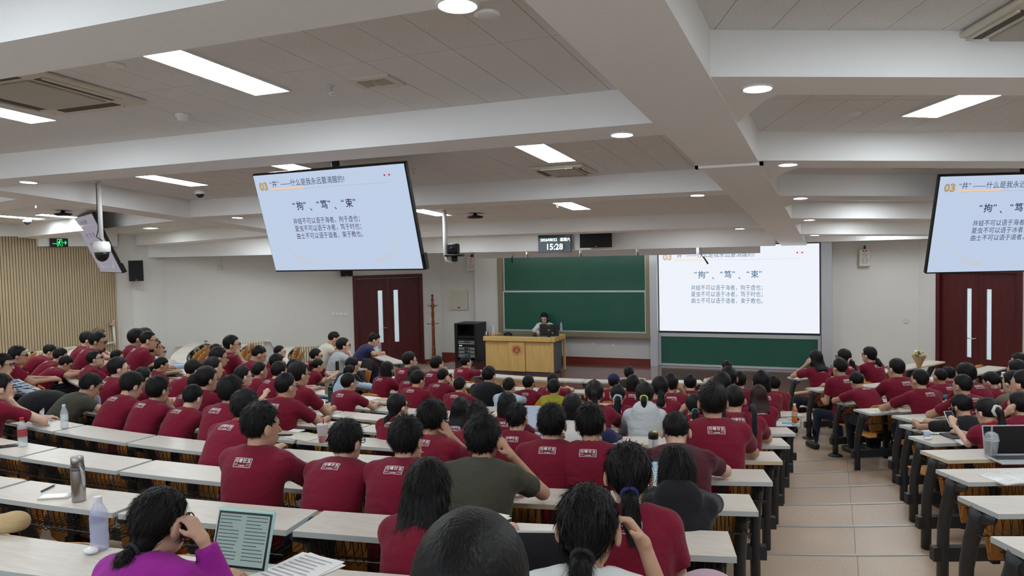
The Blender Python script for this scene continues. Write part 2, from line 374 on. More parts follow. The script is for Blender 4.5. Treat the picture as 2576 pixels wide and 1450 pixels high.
# ceiling tiles: 0.3 x 1.2 m boards, each a piece of its own where they show
slope = math.atan(-0.066)
_TM = {}
def tile_mesh(w_, l_):
    k = (round(w_, 3), round(l_, 3))
    if k not in _TM:
        mb = MB(); mb.box(-w_/2, w_/2, -l_/2, l_/2, 0, 0.012); _TM[k] = mb.mesh('ceiling_tile', TILE)
    return _TM[k]
NT = 0
def tile(x, y, w_, l_, rz=0.0):
    global NT
    NT += 1
    o = link('ceiling_tile', tile_mesh(w_, l_), ceiling, (x, y, zceil(y)))
    sx = slope*math.sin(rz); sy = slope*math.cos(rz)
    o.rotation_euler = Matrix.Rotation(rz, 3, 'Z').to_euler() if not rz else (Matrix.Rotation(slope, 3, 'X') @ Matrix.Rotation(rz, 3, 'Z')).to_euler()
    if not rz: o.rotation_euler = (slope, 0, 0)
    return o
pl = MB()                                               # plain panels where no joints show
def panel(pts): hsl(pl, pts, zceil, 0.012)
LIGHTS = []                                             # (x, y, w, l, rz)
def center_light(x, y, l=1.0): LIGHTS.append((x, y, 0.29, l, 0.0))
for x, y in ((-3.6, 3.86), (-2.62, 7.13), (-7.42, 7.04), (-5.44, 7.13), (-3.74, 11.3), (-5.9, 3.86), (-6.2, 11.3), (-7.9, 11.3), (-3.4, 1.2), (-5.9, 1.2), (-2.6, 14.2), (-5.6, 14.2), (-7.6, 14.2)): center_light(x, y)
for x, y in ((0.82, 6.40), (0.78, 8.82), (0.68, 11.6), (0.50, 14.45), (0.95, 3.55), (3.3, 4.9), (3.1, 7.7), (3.0, 10.2), (2.9, 13.0), (0.9, 1.0), (3.6, 1.9), (1.0, 16.5), (3.4, 15.2)): LIGHTS.append((x, y, 0.29, 0.95, math.radians(30)))  # last pair added to brighten the right front wall
for x, y, a in ((-13.0, 11.35, -14), (-10.9, 10.3, 76), (-13.4, 9.2, -14), (-12.45, 9.6, -14), (-11.2, 5.2, -14), (-13.3, 5.6, -14), (-11.0, 7.9, 76), (-11.0, 2.3, -14), (-13.2, 2.6, -14), (-11.4, 13.3, 60), (-10.4, 14.4, 60)): LIGHTS.append((x, y, 0.29, 1.0, math.radians(a)))
def near_light(x, y, hw, hl):
    for lx, ly, lw_, ll, lr in LIGHTS:
        if abs(lx-x) < (lw_/2+hw-0.01) and abs(ly-y) < (ll/2+hl-0.02): return True
    return False
def fill_bay(xf0, xf1, y0, y1, W=0.3, tiled=lambda x, y: True):
    n = max(1, round((y1-y0)/1.2)); L = (y1-y0)/n
    for i in range(n):
        yc = y0+L*(i+0.5); xa, xb = xf0(yc), xf1(yc); c = int((xb-xa)/W)+1
        for j in range(c):
            xe = xb-W*j; xs = max(xe-W, xa)
            if xe-xs < 0.03: continue
            xm = (xs+xe)/2
            if tiled(xm, yc) and not near_light(xm, yc, (xe-xs)/2, L/2): tile(xm, yc, xe-xs-0.004, L-0.004)
            else: panel([(xs, yc-L/2), (xe, yc-L/2), (xe, yc+L/2), (xs, yc+L/2)])
fill_bay(lambda y: -5.6, lambda y: BX0, 2.45+BW, 5.2)
panel([(LBX(2), 2.45+BW), (-5.6, 2.45+BW), (-5.6, 5.2), (LBX(5), 5.2)])
panel([(LBX(-1), YB), (BX0, YB), (BX0, 2.45), (LBX(2), 2.45)])
fill_bay(lambda y: LBX(y), lambda y: BX0, 5.2+BW, 8.66)
fill_bay(lambda y: LBX(y), lambda y: BX0, 8.66+BW, 13.1, W=0.6)
panel([(LBX(13), 13.1), (BX0, 13.1), (BX0, 17.9), (LBX(13), 17.9)])
# right wing: tiles laid square to the slanting beams
for b0, b1 in zip(RB, RB[1:]+[18.6]):
    if b0 < 1 or b0 > 12.5:
        s1 = (XR-BX1)/C23; panel([(BX1, b0), rline(b0, s1), (XR, min(b1+3.2, 18.1)), (BX1, min(b1, 17.9))]); continue
    d = (b1-b0)*C23-0.36; n = max(1, round(d/1.2)); L = d/n
    for i in range(n):
        t = 0.36+L*(i+0.5)
        for j in range(0, 11):
            s = 0.45+0.3*j+0.15
            cx_, cy_ = rline(b0, s, t)
            if cx_ < BX1-0.12 : continue
            tile(cx_, cy_, 0.296, L-0.004, math.radians(22.8))
    s0 = 3.6; s1 = (XR-BX1)/C23+2
    panel([rline(b0, s0, 0.36), rline(b0, s1, 0.36), rline(b0, s1, 0.36+d), rline(b0, s0, 0.36+d)])
    # plaster strip between the long beam and the first board
    beam('ceiling_beam', [(BX1-0.05, b0+0.1), rline(b0, 0.50, 0.30), rline(b0, 0.45, 0.5), (BX1-0.05, b0+1.30)], -0.001)
panel([(XL-0.05, YB), (LBX(-3)-0.5, YB), (LBX(13)-0.5, 13.0), (XL-0.05, 13.0)])
panel([(XL-0.05, 13.0), (LBX(13)-0.5, 13.0), (-9.3, 18.1), (XL-0.05, 18.1)])
pl.obj('ceiling_panels', TILE, ceiling, kind='stuff')
# ------------------------------------------------------------ ceiling lamps
LAMP = emat('lamp_diffuser', (0.88, 0.95, 1.0), PANEL_E)
DLAMP = emat('downlight_diffuser', (1.0, 0.97, 0.92), DOWN_E)
lm = {}
def area_name(x): return 'middle bay' if -9 < x < BX0 else ('right bay' if x > BX0 else 'left bay')
for i, (x, y, w_, l_, rz) in enumerate(LIGHTS):
    z = zceil(y)
    t = empty('ceiling_light', (x, y, z), label=f'long white panel lamp set in the tiled ceiling of the {area_name(x)}', cat='ceiling light', group='panel lamps of the '+area_name(x))
    t.rotation_euler = (Matrix.Rotation(slope, 3, 'X') @ Matrix.Rotation(rz, 3, 'Z')).to_euler()
    k = (w_, l_)
    if k not in lm:
        f = MB(); e = 0.014
        for a in ((-w_/2-e, -w_/2, -l_/2-e, l_/2+e), (w_/2, w_/2+e, -l_/2-e, l_/2+e), (-w_/2, w_/2, -l_/2-e, -l_/2), (-w_/2, w_/2, l_/2, l_/2+e)): f.box(*a, -0.012, 0.01)
        d = MB(); d.add([(-w_/2, -l_/2, -0.006), (w_/2, -l_/2, -0.006), (w_/2, l_/2, -0.006), (-w_/2, l_/2, -0.006)], [(0, 3, 2, 1)])
        lm[k] = (f.mesh('frame', WHITEP), d.mesh('diffuser', LAMP))
    link('frame', lm[k][0], t); link('diffuser', lm[k][1], t)
dlm = MB(); dlm.lathe([(0.088, 0.0), (0.088, -0.010), (0.078, -0.012), (0.076, -0.004)], n=24); dlr = dlm.mesh('rim', WHITEP, True)
dld = MB(); dld.add([(0.077*math.cos(a), 0.077*math.sin(a), -0.0085) for a in np.linspace(0, 2*math.pi, 24, endpoint=False)], [tuple(range(23, -1, -1))]); dldm = dld.mesh('diffuser', DLAMP)
DOWN = [(-1.4, 2.83), (-0.41, 4.56), (-1.42, 5.46), (-0.40, 7.2), (-1.46, 8.92), (-0.40, 9.62), (-0.39, 12.27), (-8.08, 8.92), (-7.6, 5.42), (-1.5, 13.36), (-0.39, 15.2)]
for x, y in DOWN:
    t = empty('downlight', (x, y, zbeam(y)-0.001), label='small round downlight recessed in the white beam of the '+area_name(x), cat='downlight', group='round downlights of the '+area_name(x))
    t.rotation_euler = (slope, 0, 0)
    link('rim', dlr, t); link('diffuser', dldm, t)
# ------------------------------------------------------------ doors
def double_door(name, a, b, s0, s1, sign, label):
    d = (Vector(b)-Vector(a)).normalized(); n = Vector((d.y, -d.x)); o0 = Vector(a)+d*s0
    rz = math.atan2(d.y, d.x); W = s1-s0; H = DOOR_H
    t = empty(name, (o0.x, o0.y, 0), rz, kind='structure')          # local x along the wall, -y into the room
    f = MB(); fw = 0.09
    f.box(0.0, fw, -0.03, 0.14, 0, H); f.box(W-fw, W, -0.03, 0.14, 0, H); f.box(fw, W-fw, -0.03, 0.14, H-fw, H)
    f.obj('frame', REDWOOD, t)
    lw_ = (W-2*fw)/2
    for k in (0, 1):
        x0 = fw+lw_*k+0.003; x1 = fw+lw_*(k+1)-0.003
        gx0, gx1 = (x1-0.26, x1-0.14) if k == 0 else (x0+0.14, x0+0.26)
        z0, z1 = 0.62, H-0.40
        l = MB()
        for q in ((x0, gx0, 0.01, H-fw-0.004), (gx1, x1, 0.01, H-fw-0.004), (gx0, gx1, 0.01, z0), (gx0, gx1, z1, H-fw-0.004)):
            l.box(q[0], q[1], 0.03, 0.075, q[2], q[3])
        lo = l.obj('leaf', REDWOOD, t)
        g = MB(); g.box(gx0, gx1, 0.050, 0.056, z0, z1); g.obj('pane', GLASS, lo)
        if k == 0:
            h = MB(); hx = x1-0.05
            h.tube([(hx, 0.03, 1.0), (hx, -0.03, 1.0)], 0.011); h.tube([(hx, -0.03, 1.0), (hx-0.13, -0.03, 1.0)], 0.009); h.lathe([(0.025, 0), (0.025, 0.008)], (hx, 0.025, 1.0), 12)
            h.obj('handle', CHROME, lo, True)
    tag(t, label)
    return t
double_door('door_1', DL_A, DL_B, LD0, LD1, 1, 'dark red double door beside the coat stand')
double_door('door_2', DR_A, DR_B, RD0, RD1, 1, 'dark red double door right of the projection wall')
# corridors seen through the door glass
for nm, (a, b, s0, s1) in (('left', (DL_A, DL_B, LD0, LD1)), ('right', (DR_A, DR_B, RD0, RD1))):
    d = (Vector(b)-Vector(a)).normalized(); n = Vector((-d.y, d.x)); m_ = Vector(a)+d*(s0+s1)/2
    mb = MB(); rz = math.atan2(d.y, d.x)
    mb.box(-4, 4, 2.9, 3.0, -0.02, 3.0); mb.box(-4, -3.9, 0.3, 2.9, -0.02, 3.0); mb.box(3.9, 4, 0.3, 2.9, -0.02, 3.0); mb.box(-4, 4, 0.3, 3.0, 2.9, 3.0)
    o = mb.obj('wall_corridor_'+nm, mat('corridor_paint', (0.72, 0.76, 0.78), 0.7), kind='structure'); o.location = (m_.x, m_.y, 0); o.rotation_euler = (0, 0, rz)
    mb = MB(); mb.box(-4, 4, 0.2, 3.0, -0.1, -0.001); o = mb.obj('floor_corridor_'+nm, mat('corridor_floor', (0.62, 0.60, 0.56), 0.4), kind='structure'); o.location = (m_.x, m_.y, 0); o.rotation_euler = (0, 0, rz)
    mb = MB(); mb.box(-0.5, 0.5, 1.3, 1.6, 2.86, 2.89); o = mb.obj('corridor_lamp', emat('corridor_lamp_glow', (0.9, 0.96, 1), 24), label=f'panel lamp of the corridor behind the {"coat stand" if nm == "left" else "right"} door', cat='ceiling light'); o.location = (m_.x, m_.y, 0); o.rotation_euler = (0, 0, rz)
# ------------------------------------------------------------ chalkboard, projection wall
t = empty('chalkboard', (-5.95, 17.98, 0), label='wide green sliding chalkboard in an olive metal frame behind the lectern', cat='chalkboard')
X0, X1 = -7.90+5.95, -4.03+5.95
f = MB(); f.box(X0, X0+0.13, -0.16, 0, 0.80, 2.90); f.box(X1-0.10, X1, -0.16, 0, 0.80, 2.90); f.box(X0+0.13, X1-0.10, -0.16, 0, 2.80, 2.90); f.box(X0+0.13, X1-0.10, -0.16, 0.0, 0.80, 0.90)
f.obj('frame', GOLD, t)
f = MB(); f.box(X0, X1, -0.24, -0.162, 0.79, 0.825); f.box(X0, X1, -0.24, -0.232, 0.825, 0.85); f.obj('chalk_ledge', GOLD, t)
for z0, z1, y in ((1.90, 2.80, -0.05), (0.93, 1.86, -0.11)):
    b = MB(); b.box(X0+0.17, X1-0.13, y-0.03, y, z0, z1); bo = b.obj('board_panel', GREEN, t)
    e = MB(); 
    e.box(X0+0.135, X0+0.17, y-0.045, y, z0, z1); e.box(X1-0.13, X1-0.105, y-0.045, y, z0, z1); e.box(X0+0.135, X1-0.105, y-0.045, y, z0-0.03, z0); e.box(X0+0.135, X1-0.105, y-0.045, y, z1, z1+0.025)
    e.obj('rim', ALU, bo)
p = MB(); p.box(-4.03, -3.86, 17.78, 17.99, 0.145, 2.93); p.obj('trim_3', ALU, kind='structure')
p = MB(); p.box(-0.33, -0.12, 17.72, 17.99, 0.0, 2.93); p.obj('trim_4', ALU, kind='structure')
p = MB(); p.box(-8.55, -7.92, 17.86, 17.99, 0.0, 2.95); p.obj('wall_board_pier', WALL, kind='structure')
# slide shown on the LED wall and on the hanging screens
def slide(name, W, H, parent, bg, ink, pale, es, y=0.0, fade=1.0):
    """slide in local x (right), z (up), facing -y, centred; returns the picture object"""
    q = MB(); q.add([(-W/2, y, -H/2), (W/2, y, -H/2), (W/2, y, H/2), (-W/2, y, H/2)], [(0, 1, 2, 3)])
    m0 = bg
    pic = q.obj('screen_picture', m0, parent)
    s = W/16.0                                   # slide units: 16 x 9, origin centre
    tx = MB()
    def T(body, size, x, yy, mi=0, **k): put_text(tx, body, size*s, x*s, yy*s, mi, **k)
    title = '\u201c\u4e95\u201d \u2014\u2014\u4ec0\u4e48\u662f\u6211\u6c38\u8fdc\u8981\u6e05\u9192\u7684?'
    T(title, 0.66, -6.3, 3.33, 0, sx=0.86)
    for gi, ch in enumerate(('\u62d8', '\u7b03', '\u675f')):
        x = -3.86+2.66*gi
        T('\u201c', 0.72, x-0.42, 1.30, 0, bold=0.012*s); T(ch, 0.84, x, 1.18, 0, bold=0.010*s, sx=0.92); T('\u201d', 0.72, x+0.80, 1.30, 0, bold=0.012*s)
        if gi < 2: T('\u3001', 0.72, x+1.40, 1.05, 0, bold=0.008*s)
    for i, ln in enumerate(('\u4e95\u86d9\u4e0d\u53ef\u4ee5\u8bed\u4e8e\u6d77\u8005\uff0c\u62d8\u4e8e\u865a\u4e5f\uff1b', '\u590f\u866b\u4e0d\u53ef\u4ee5\u8bed\u4e8e\u51b0\u8005\uff0c\u7b03\u4e8e\u65f6\u4e5f\uff1b', '\u66f2\u58eb\u4e0d\u53ef\u4ee5\u8bed\u4e8e\u9053\u8005\uff0c\u675f\u4e8e\u6559\u4e5f\u3002')):
        T(ln, 0.60, -4.62, -0.10-0.68*i, 0, sx=0.84)
    # header rule and number
    def bar(x0, x1, y0, y1, mi): tx.add([(x0*s, y0*s, 0), (x1*s, y0*s, 0), (x1*s, y1*s, 0), (x0*s, y1*s, 0)], [(0, 1, 2, 3)], mi)
    bar(-6.4, -2.6, 3.03, 3.20, 1); bar(-6.4, 6.2, 3.00, 3.03, 3)
    T('03', 0.98, -7.55, 3.08, 0, bold=0.030*s); 
    for v in ('03',):
        vs, fs = text_data(v, 0.98*s, 'LEFT', 2, 0.002*s, 0.0); tx.add([(-7.55*s+a[0], 3.08*s+a[1], 0.0009) for a in vs], fs, 2)
    for i in range(4):
        c = (5.95+0.23*i, 3.62); ring = [(c[0]+0.085*math.cos(a), c[1]+0.085*math.sin(a)) for a in np.linspace(0, 2*math.pi, 14, endpoint=False)]
        if i % 2 == 0: tx.add([(a*s, b*s, 0) for a, b in ring], [tuple(range(14))], 4)
        else:
            inn = [(c[0]+0.070*math.cos(a), c[1]+0.070*math.sin(a)) for a in np.linspace(0, 2*math.pi, 14, endpoint=False)]
            tx.add([(a*s, b*s, 0) for a, b in ring+inn], [(j, (j+1) % 14, 14+(j+1) % 14, 14+j) for j in range(14)], 3)
    # laurel sprays left and right, ornament at the foot
    for sg in (-1, 1):
        for j in range(9):
            u = j/8.0; ang = math.radians(200+70*u); px = 3.6*math.cos(ang)+3.6*0.94; py = 3.2*math.sin(ang)+3.2*0.34
            bx = -6.35+px*0.85; by = -1.25+py*1.05-0.2
            L = 0.26+0.22*u
            for side in (-1, 1):
                th = math.radians(-62+48*u)+side*math.radians(24)+math.pi
                lx, ly = math.cos(th), math.sin(th); nx, ny = -ly, lx
                o1 = (bx+nx*side*0.05, by+ny*side*0.05)
                pts = [(o1[0]+lx*L*v+nx*wd*L, o1[1]+ly*L*v+ny*wd*L) for v, wd in ((0, 0), (0.3, 0.13), (0.65, 0.13), (1, 0), (0.65, -0.13), (0.3, -0.13))]
                pts = [(sg*-a if sg == 1 else a, b) for a, b in pts]
                tx.add([(a*s, b*s, 0) for a, b in pts], [tuple(range(6)) if sg == -1 else tuple(range(5, -1, -1))], 5)
    bar(-3.6, -0.7, -3.52, -3.50, 5); bar(0.7, 3.6, -3.52, -3.50, 5)
    for cx_, r_ in ((0, 0.13), (-0.4, 0.06), (0.4, 0.06)):
        pts = [(cx_+r_*(1 if j % 2 == 0 else 0.42)*math.sin(math.pi*j/5), -3.51+r_*(1 if j % 2 == 0 else 0.42)*math.cos(math.pi*j/5)) for j in range(10)]
        tx.add([(a*s, b*s, 0) for a, b in pts], [tuple(range(9, -1, -1))], 5)
    tx.v = [(x, y-0.002-z*0.8, yy) for x, yy, z in tx.v]
    mats_ = [ink, pale[0], pale[1], pale[2], pale[3], pale[4]]
    return pic, tx.obj('slide_content', mats_, pic)
LEDBG = emat('led_white', (0.86, 0.90, 0.97), SCREEN_E)
LEDINK = emat('led_ink', (0.12, 0.24, 0.36), 0.8)
LEDP = [emat('led_peach', (1.0, 0.80, 0.62), 1.05), emat('led_orange', (0.95, 0.62, 0.30), 1.0), emat('led_rule', (0.70, 0.62, 0.66), 1.0), emat('led_red', (0.80, 0.05, 0.12), 1.0), emat('led_laurel', (0.86, 0.80, 0.82), 1.1)]
t = empty('led_wall', (-2.105, 17.93, 1.93), label='bright LED wall showing a white slide right of the chalkboard', cat='screen')
b = MB(); b.box(-1.745, 1.745, 0.0, 0.05, -1.02, 1.0); b.obj('panel_housing', BLACK, t)
slide('led', 3.47, 1.95, t, LEDBG, LEDINK, LEDP, 1.0, -0.004)
t = empty('green_board', (-2.105, 17.93, 0.15), label='low green writing board with silver frame under the LED wall', cat='board')
b = MB(); b.box(-1.70, 1.70, -0.02, 0.03, 0.05, 0.68); b.obj('board_panel', GREEN, t)
f = MB(); f.box(-1.76, -1.70, -0.04, 0.03, 0.0, 0.76); f.box(1.70, 1.76, -0.04, 0.03, 0.0, 0.76); f.box(-1.70, 1.70, -0.04, 0.03, 0.0, 0.05); f.box(-1.70, 1.70, -0.04, 0.03, 0.68, 0.76); f.obj('frame', ALU, t)
# ------------------------------------------------------------ hanging screens
TVBG = emat('tv_blue_white', (0.52, 0.62, 0.79), SCREEN_E)
TVINK = emat('tv_ink', (0.035, 0.03, 0.10), 1.0)
TVP = [emat('tv_peach', (0.86, 0.60, 0.42), 1.0), emat('tv_orange', (0.80, 0.42, 0.08), 1.0), emat('tv_rule', (0.48, 0.44, 0.50), 1.0), emat('tv_red', (0.60, 0.02, 0.05), 1.0), emat('tv_laurel', (0.62, 0.56, 0.52), 1.0)]
def hang_tv(c, yaw, tilt, label, w_=1.9, lit=1.0):
    h_ = w_*0.565
    t = empty('hanging_screen', c, label=label, cat='screen', group='screens hung from the ceiling')
    t.rotation_euler = (Matrix.Rotation(yaw, 3, 'Z') @ Matrix.Rotation(tilt, 3, 'X')).to_euler()   # local -y is the face
    b = MB(); b.bbox(-w_/2, w_/2, 0.0, 0.055, -h_/2, h_/2, 0.008, n=1); b.box(-0.5, 0.5, 0.055, 0.09, -0.35, 0.1); b.box(w_/2-0.06, w_/2+0.015, 0.02, 0.07, -h_/2, -h_/2+0.16); b.obj('housing', BLACK, t)
    slide('tv', w_-0.026, h_-0.036, t, TVBG if lit == 1 else emat('tv_dim', (0.30, 0.28, 0.33), SCREEN_E), TVINK, TVP, lit, -0.003)  # oblique screen: its viewing-angle dimming is put into the picture colour
    inv = t.rotation_euler.to_matrix().inverted(); zc_ = zceil(c[1]+0.1)
    m = MB(); top = inv @ Vector((0, 0.02, zc_-c[2])); mid = Vector((0, 0.09, 0.02))
    m.tube([mid, mid+(top-mid)*0.999], 0.035, 10, flat=(1.4, 1.0)); m.tube([mid, Vector((0, 0.09, -h_/2+0.1))], 0.03, 8)
    m.obj('ceiling_mount', BLACKM, t)
    return t
R_ = math.radians
tv1 = hang_tv((-4.69, 6.57, 3.23), R_(-2.9), R_(16), 'slide screen hung over the middle block of desks')
tv2 = hang_tv((1.81, 9.60, 3.05), R_(20), R_(16), 'slide screen hung over the right wing near the right door')
tv3 = hang_tv((-11.73, 9.53, 3.16), R_(-29.9), R_(22.7), 'slide screen turned edge-on, hung before the wooden slat wall', lit=0.5)
# ------------------------------------------------------------ lectern and its things
LA, LBk = GZ(1217, 938, .145), GZ(1391, 945, .145)
t = empty('lectern', (LA[0], LA[1], 0.145), math.atan2(LBk[1]-LA[1], LBk[0]-LA[0]), label='wide pale wood lectern with a red emblem on the stage', cat='lectern')
LW = math.hypot(LBk[0]-LA[0], LBk[1]-LA[1]); LDp = 0.80; LH = 0.83
b = MB()
for x0, x1, y0 in ((0.03, LW*0.37-0.002, 0.06), (LW*0.37, LW*0.60, 0.03), (LW*0.60+0.002, LW-0.02, 0.06)): b.bbox(x0, x1, y0, y0+0.03, 0.05, LH-0.115, 0.006)
b.obj('front_panel', LECW, t)
b = MB(); b.box(0.05, LW-0.04, 0.08, LDp-0.02, 0.03, LH-0.12); b.box(0.08, LW-0.08, 0.10, LDp-0.05, 0.0, 0.03); b.obj('cabinet', LECG, t)
b = MB(); b.bbox(LW-0.06, LW+0.005, 0.045, 0.09, 0.04, LH-0.115, 0.015); b.obj('corner_post', LECW, t)
for xa, xb in ((LW-0.005, LW+0.05), (-0.005, 0.04)):
    b = MB(); b.bbox(xa, xb, LDp-0.06, LDp, 0.0, LH-0.11, 0.015); b.obj('corner_post', LECW, t)
b = MB(); b.bbox(0.0, LW-0.03, 0.0, 0.14, LH-0.105, LH, 0.012); b.bbox(LW-0.12, LW+0.05, 0.02, LDp, LH-0.105, LH, 0.012); b.bbox(-0.01, 0.12, 0.05, LDp, LH-0.105, LH, 0.012); b.box(0.05, LW-0.04, 0.1, LDp-0.02, LH-0.10, LH-0.035, 0); b.obj('top', LECW, t)
b = MB(); b.box(0.12, LW-0.12, 0.14, LDp-0.04, LH-0.035, LH-0.030); b.obj('control_panel', mat('panel_grey', (0.10, 0.11, 0.12), 0.4), t)
# emblem
EMR = mat('emblem_red', (0.33, 0.012, 0.02), 0.5); EMW = LECW
em = MB(); cx_, cz_ = LW*0.485, LH-0.30
def ringxz(mb, r0, r1, y, mi, n=48):
    p = [(cx_+r*math.cos(2*math.pi*j/n), y, cz_+r*math.sin(2*math.pi*j/n)) for r in (r1, r0) for j in range(n)]
    mb.add(p, [(j, n+j, n+(j+1) % n, (j+1) % n) for j in range(n)], mi)
ringxz(em, 0.116, 0.120, 0.0285, 0); ringxz(em, 0.0001, 0.078, 0.0285, 0)
word = 'PEKING UNIVERSITY'
for i, ch in enumerate(word):
    a = math.radians(205-230*i/(len(word)-1)); vs, fs = text_data(ch, 0.030, 'CENTER', 2, 0.001); r_ = 0.088
    R2 = a-math.pi/2
    em.add([(cx_+r_*math.cos(a)+v[0]*math.cos(R2)-v[1]*math.sin(R2), 0.0285, cz_+r_*math.sin(a)+v[0]*math.sin(R2)+v[1]*math.cos(R2)) for v in vs], fs, 0)
for i, ch in enumerate('1898'):
    a = math.radians(250+40*i/3); vs, fs = text_data(ch, 0.026, 'CENTER', 2, 0.001); r_ = 0.107; R2 = a+math.pi/2
    em.add([(cx_+r_*math.cos(a)+v[0]*math.cos(R2)-v[1]*math.sin(R2), 0.0285, cz_+r_*math.sin(a)+v[0]*math.sin(R2)+v[1]*math.cos(R2)) for v in vs], fs, 0)
def stroke(pts, wd=0.0085):
    pts = [Vector(p) for p in pts]
    L_, R__ = [], []
    for i, p in enumerate(pts):
        d = (pts[min(i+1, len(pts)-1)]-pts[max(i-1, 0)]).normalized(); n = Vector((-d.y, d.x))*wd/2; L_.append(p+n); R__.append(p-n)
    n_ = len(pts); vs = [(cx_+q.x, 0.0275, cz_+q.y) for q in L_+R__]
    em.add(vs, [(i, n_+i, n_+i+1, i+1) for i in range(n_-1)], 1)
for sg in (-1, 1):
    for pts in ([(0.012, 0.058), (0.012, 0.036), (0.012, 0.018)], [(0.012, 0.045), (0.030, 0.040), (0.048, 0.033)], [(0.012, 0.020), (0.034, 0.010), (0.054, -0.012)],
                [(0.0, 0.004), (0.024, -0.010), (0.048, -0.036)], [(0.0, -0.006), (0.016, -0.024), (0.030, -0.052)], [(0.0, -0.030), (0.006, -0.040), (0.012, -0.064)]):
        stroke([(sg*x, y) for x, y in pts])
em.v = [(x, y-0.002, z) for x, y, z in em.v]
em.obj('emblem', [EMR, EMW], t)
lz = 0.145+LH
def onlect(u, v): 
    c, s_ = math.cos(t.rotation_euler.z), math.sin(t.rotation_euler.z); return (LA[0]+u*c-v*s_, LA[1]+u*s_+v*c)
LRZ = t.rotation_euler.z
def lect_px(px, v):
    q = hit(px, onlect(0, v), onlect(1, v)); return (q.x, q.y)
# monitor seen from behind
mx, my = lect_px(1380, 0.22)
t2 = empty('monitor', (mx, my, lz-0.03), LRZ, label='black computer monitor seen from behind on the lectern', cat='monitor')
b = MB(); b.bbox(-0.22, 0.22, 0.0, 0.03, 0.04, 0.30, 0.006); b.bbox(-0.13, 0.13, -0.02, 0.0, 0.09, 0.25, 0.008); b.obj('housing', BLACK, t2)
b = MB(); b.box(-0.1, 0.1, -0.02, 0.10, 0.0, 0.012); b.box(-0.03, 0.03, -0.012, 0.012, 0.012, 0.12); b.obj('stand', BLACK, t2)
b = MB(); put_text(b, 'ViewSonic', 0.022, 0, 0, 0, align='CENTER'); b.v = [(x, -0.003, 0.272+y) for x, y, z in b.v]
b.box(-0.022, 0.022, -0.0225, -0.0205, 0.165, 0.185, 1); b.box(0.07, 0.105, -0.0225, -0.0205, 0.10, 0.118, 0); b.obj('maker_mark', [GREYP, mat('mark_gold', (0.55, 0.42, 0.2), 0.5)], t2)
bx_, by_ = lect_px(1343, 0.16)
b = MB(); b.lathe([(0.035, 0), (0.035, 0.11), (0.03, 0.11), (0.03, 0.01)], n=16); o = b.obj('pen_pot', BLACK, smooth=True, label='black cylindrical pen pot beside the monitor on the lectern', cat='pot'); o.location = (bx_, by_, lz-0.03+0.0)
bx_, by_ = lect_px(1276, 0.30)
b = MB(); b.bbox(-0.10, 0.10, -0.06, 0.06, 0, 0.035, 0.012); b.tube([(-0.09, 0.0, 0.05), (0.0, 0.0, 0.085), (0.10, 0.0, 0.05)], [0.02, 0.03, 0.02], 8); o = b.obj('desk_telephone', BLACK, smooth=True, label='black desk telephone on the lectern', cat='telephone'); o.location = (bx_, by_, lz-0.03); o.rotation_euler = (0, 0, LRZ+0.3)
bx_, by_ = lect_px(1225, 0.20)
t2 = empty('caddy', (bx_, by_, lz), LRZ, label='small organiser with blue, white and orange blocks on the lectern corner', cat='organiser')
for i, c in enumerate(((0.03, 0.04, 0.16), (0.7, 0.7, 0.7), (0.03, 0.04, 0.16), (0.75, 0.33, 0.14))):
    b = MB(); b.bbox(-0.07+0.036*i, -0.037+0.036*i, -0.03, 0.03, 0.012, 0.085, 0.004); b.obj('block', mat(f'block{i}', c, 0.6), t2)
b = MB(); b.box(-0.075, 0.075, -0.035, 0.035, 0, 0.012); b.obj('tray', mat('tray_brown', (0.1, 0.03, 0.02), 0.5), t2)
# gooseneck microphone
bx_, by_ = lect_px(1345, 0.42)
b = MB(); b.lathe([(0.05, 0), (0.05, 0.02), (0.01, 0.03)], n=14); b.tube([(0, 0, 0.02), (0.02, 0, 0.12), (0.10, 0, 0.20), (0.2, 0.0, 0.235)], 0.006); b.tube([(0.2, 0, 0.235), (0.25, 0, 0.245)], 0.011); o = b.obj('gooseneck_microphone', BLACK, smooth=True, label='thin gooseneck microphone reaching to the speaker at the lectern', cat='microphone'); o.location = (bx_, by_, lz-0.03); o.rotation_euler = (0, 0, LRZ)
# ------------------------------------------------------------ equipment rack
rp = (-8.86, 17.25)
t = empty('equipment_rack', (rp[0], rp[1], 0.145), label='black metal equipment rack with amplifiers left of the lectern', cat='rack')
W2, D2, H2 = 0.60, 0.62, 0.97
b = MB(); b.box(0, 0.025, 0, D2, 0, H2); b.box(W2-0.025, W2, 0, D2, 0, H2); b.box(0.025, W2-0.025, 0, D2, H2-0.03, H2); b.box(0.025, W2-0.025, 0, D2, 0, 0.06); b.box(0.025, W2-0.025, D2-0.02, D2, 0.06, H2-0.03); b.box(0.025, 0.09, 0.0, 0.01, 0.06, H2-0.03); b.box(W2-0.05, W2-0.025, 0, 0.01, 0.06, H2-0.03); b.obj('cabinet', BLACKM, t)
GR = mat('amp_grey', (0.30, 0.31, 0.31), 0.4, 0.4); LEDB = emat('blue_led', (0.12, 0.22, 1.0), 5.0); LEDC = emat('cyan_led', (0.2, 0.6, 1.0), 2.5)
z = 0.12
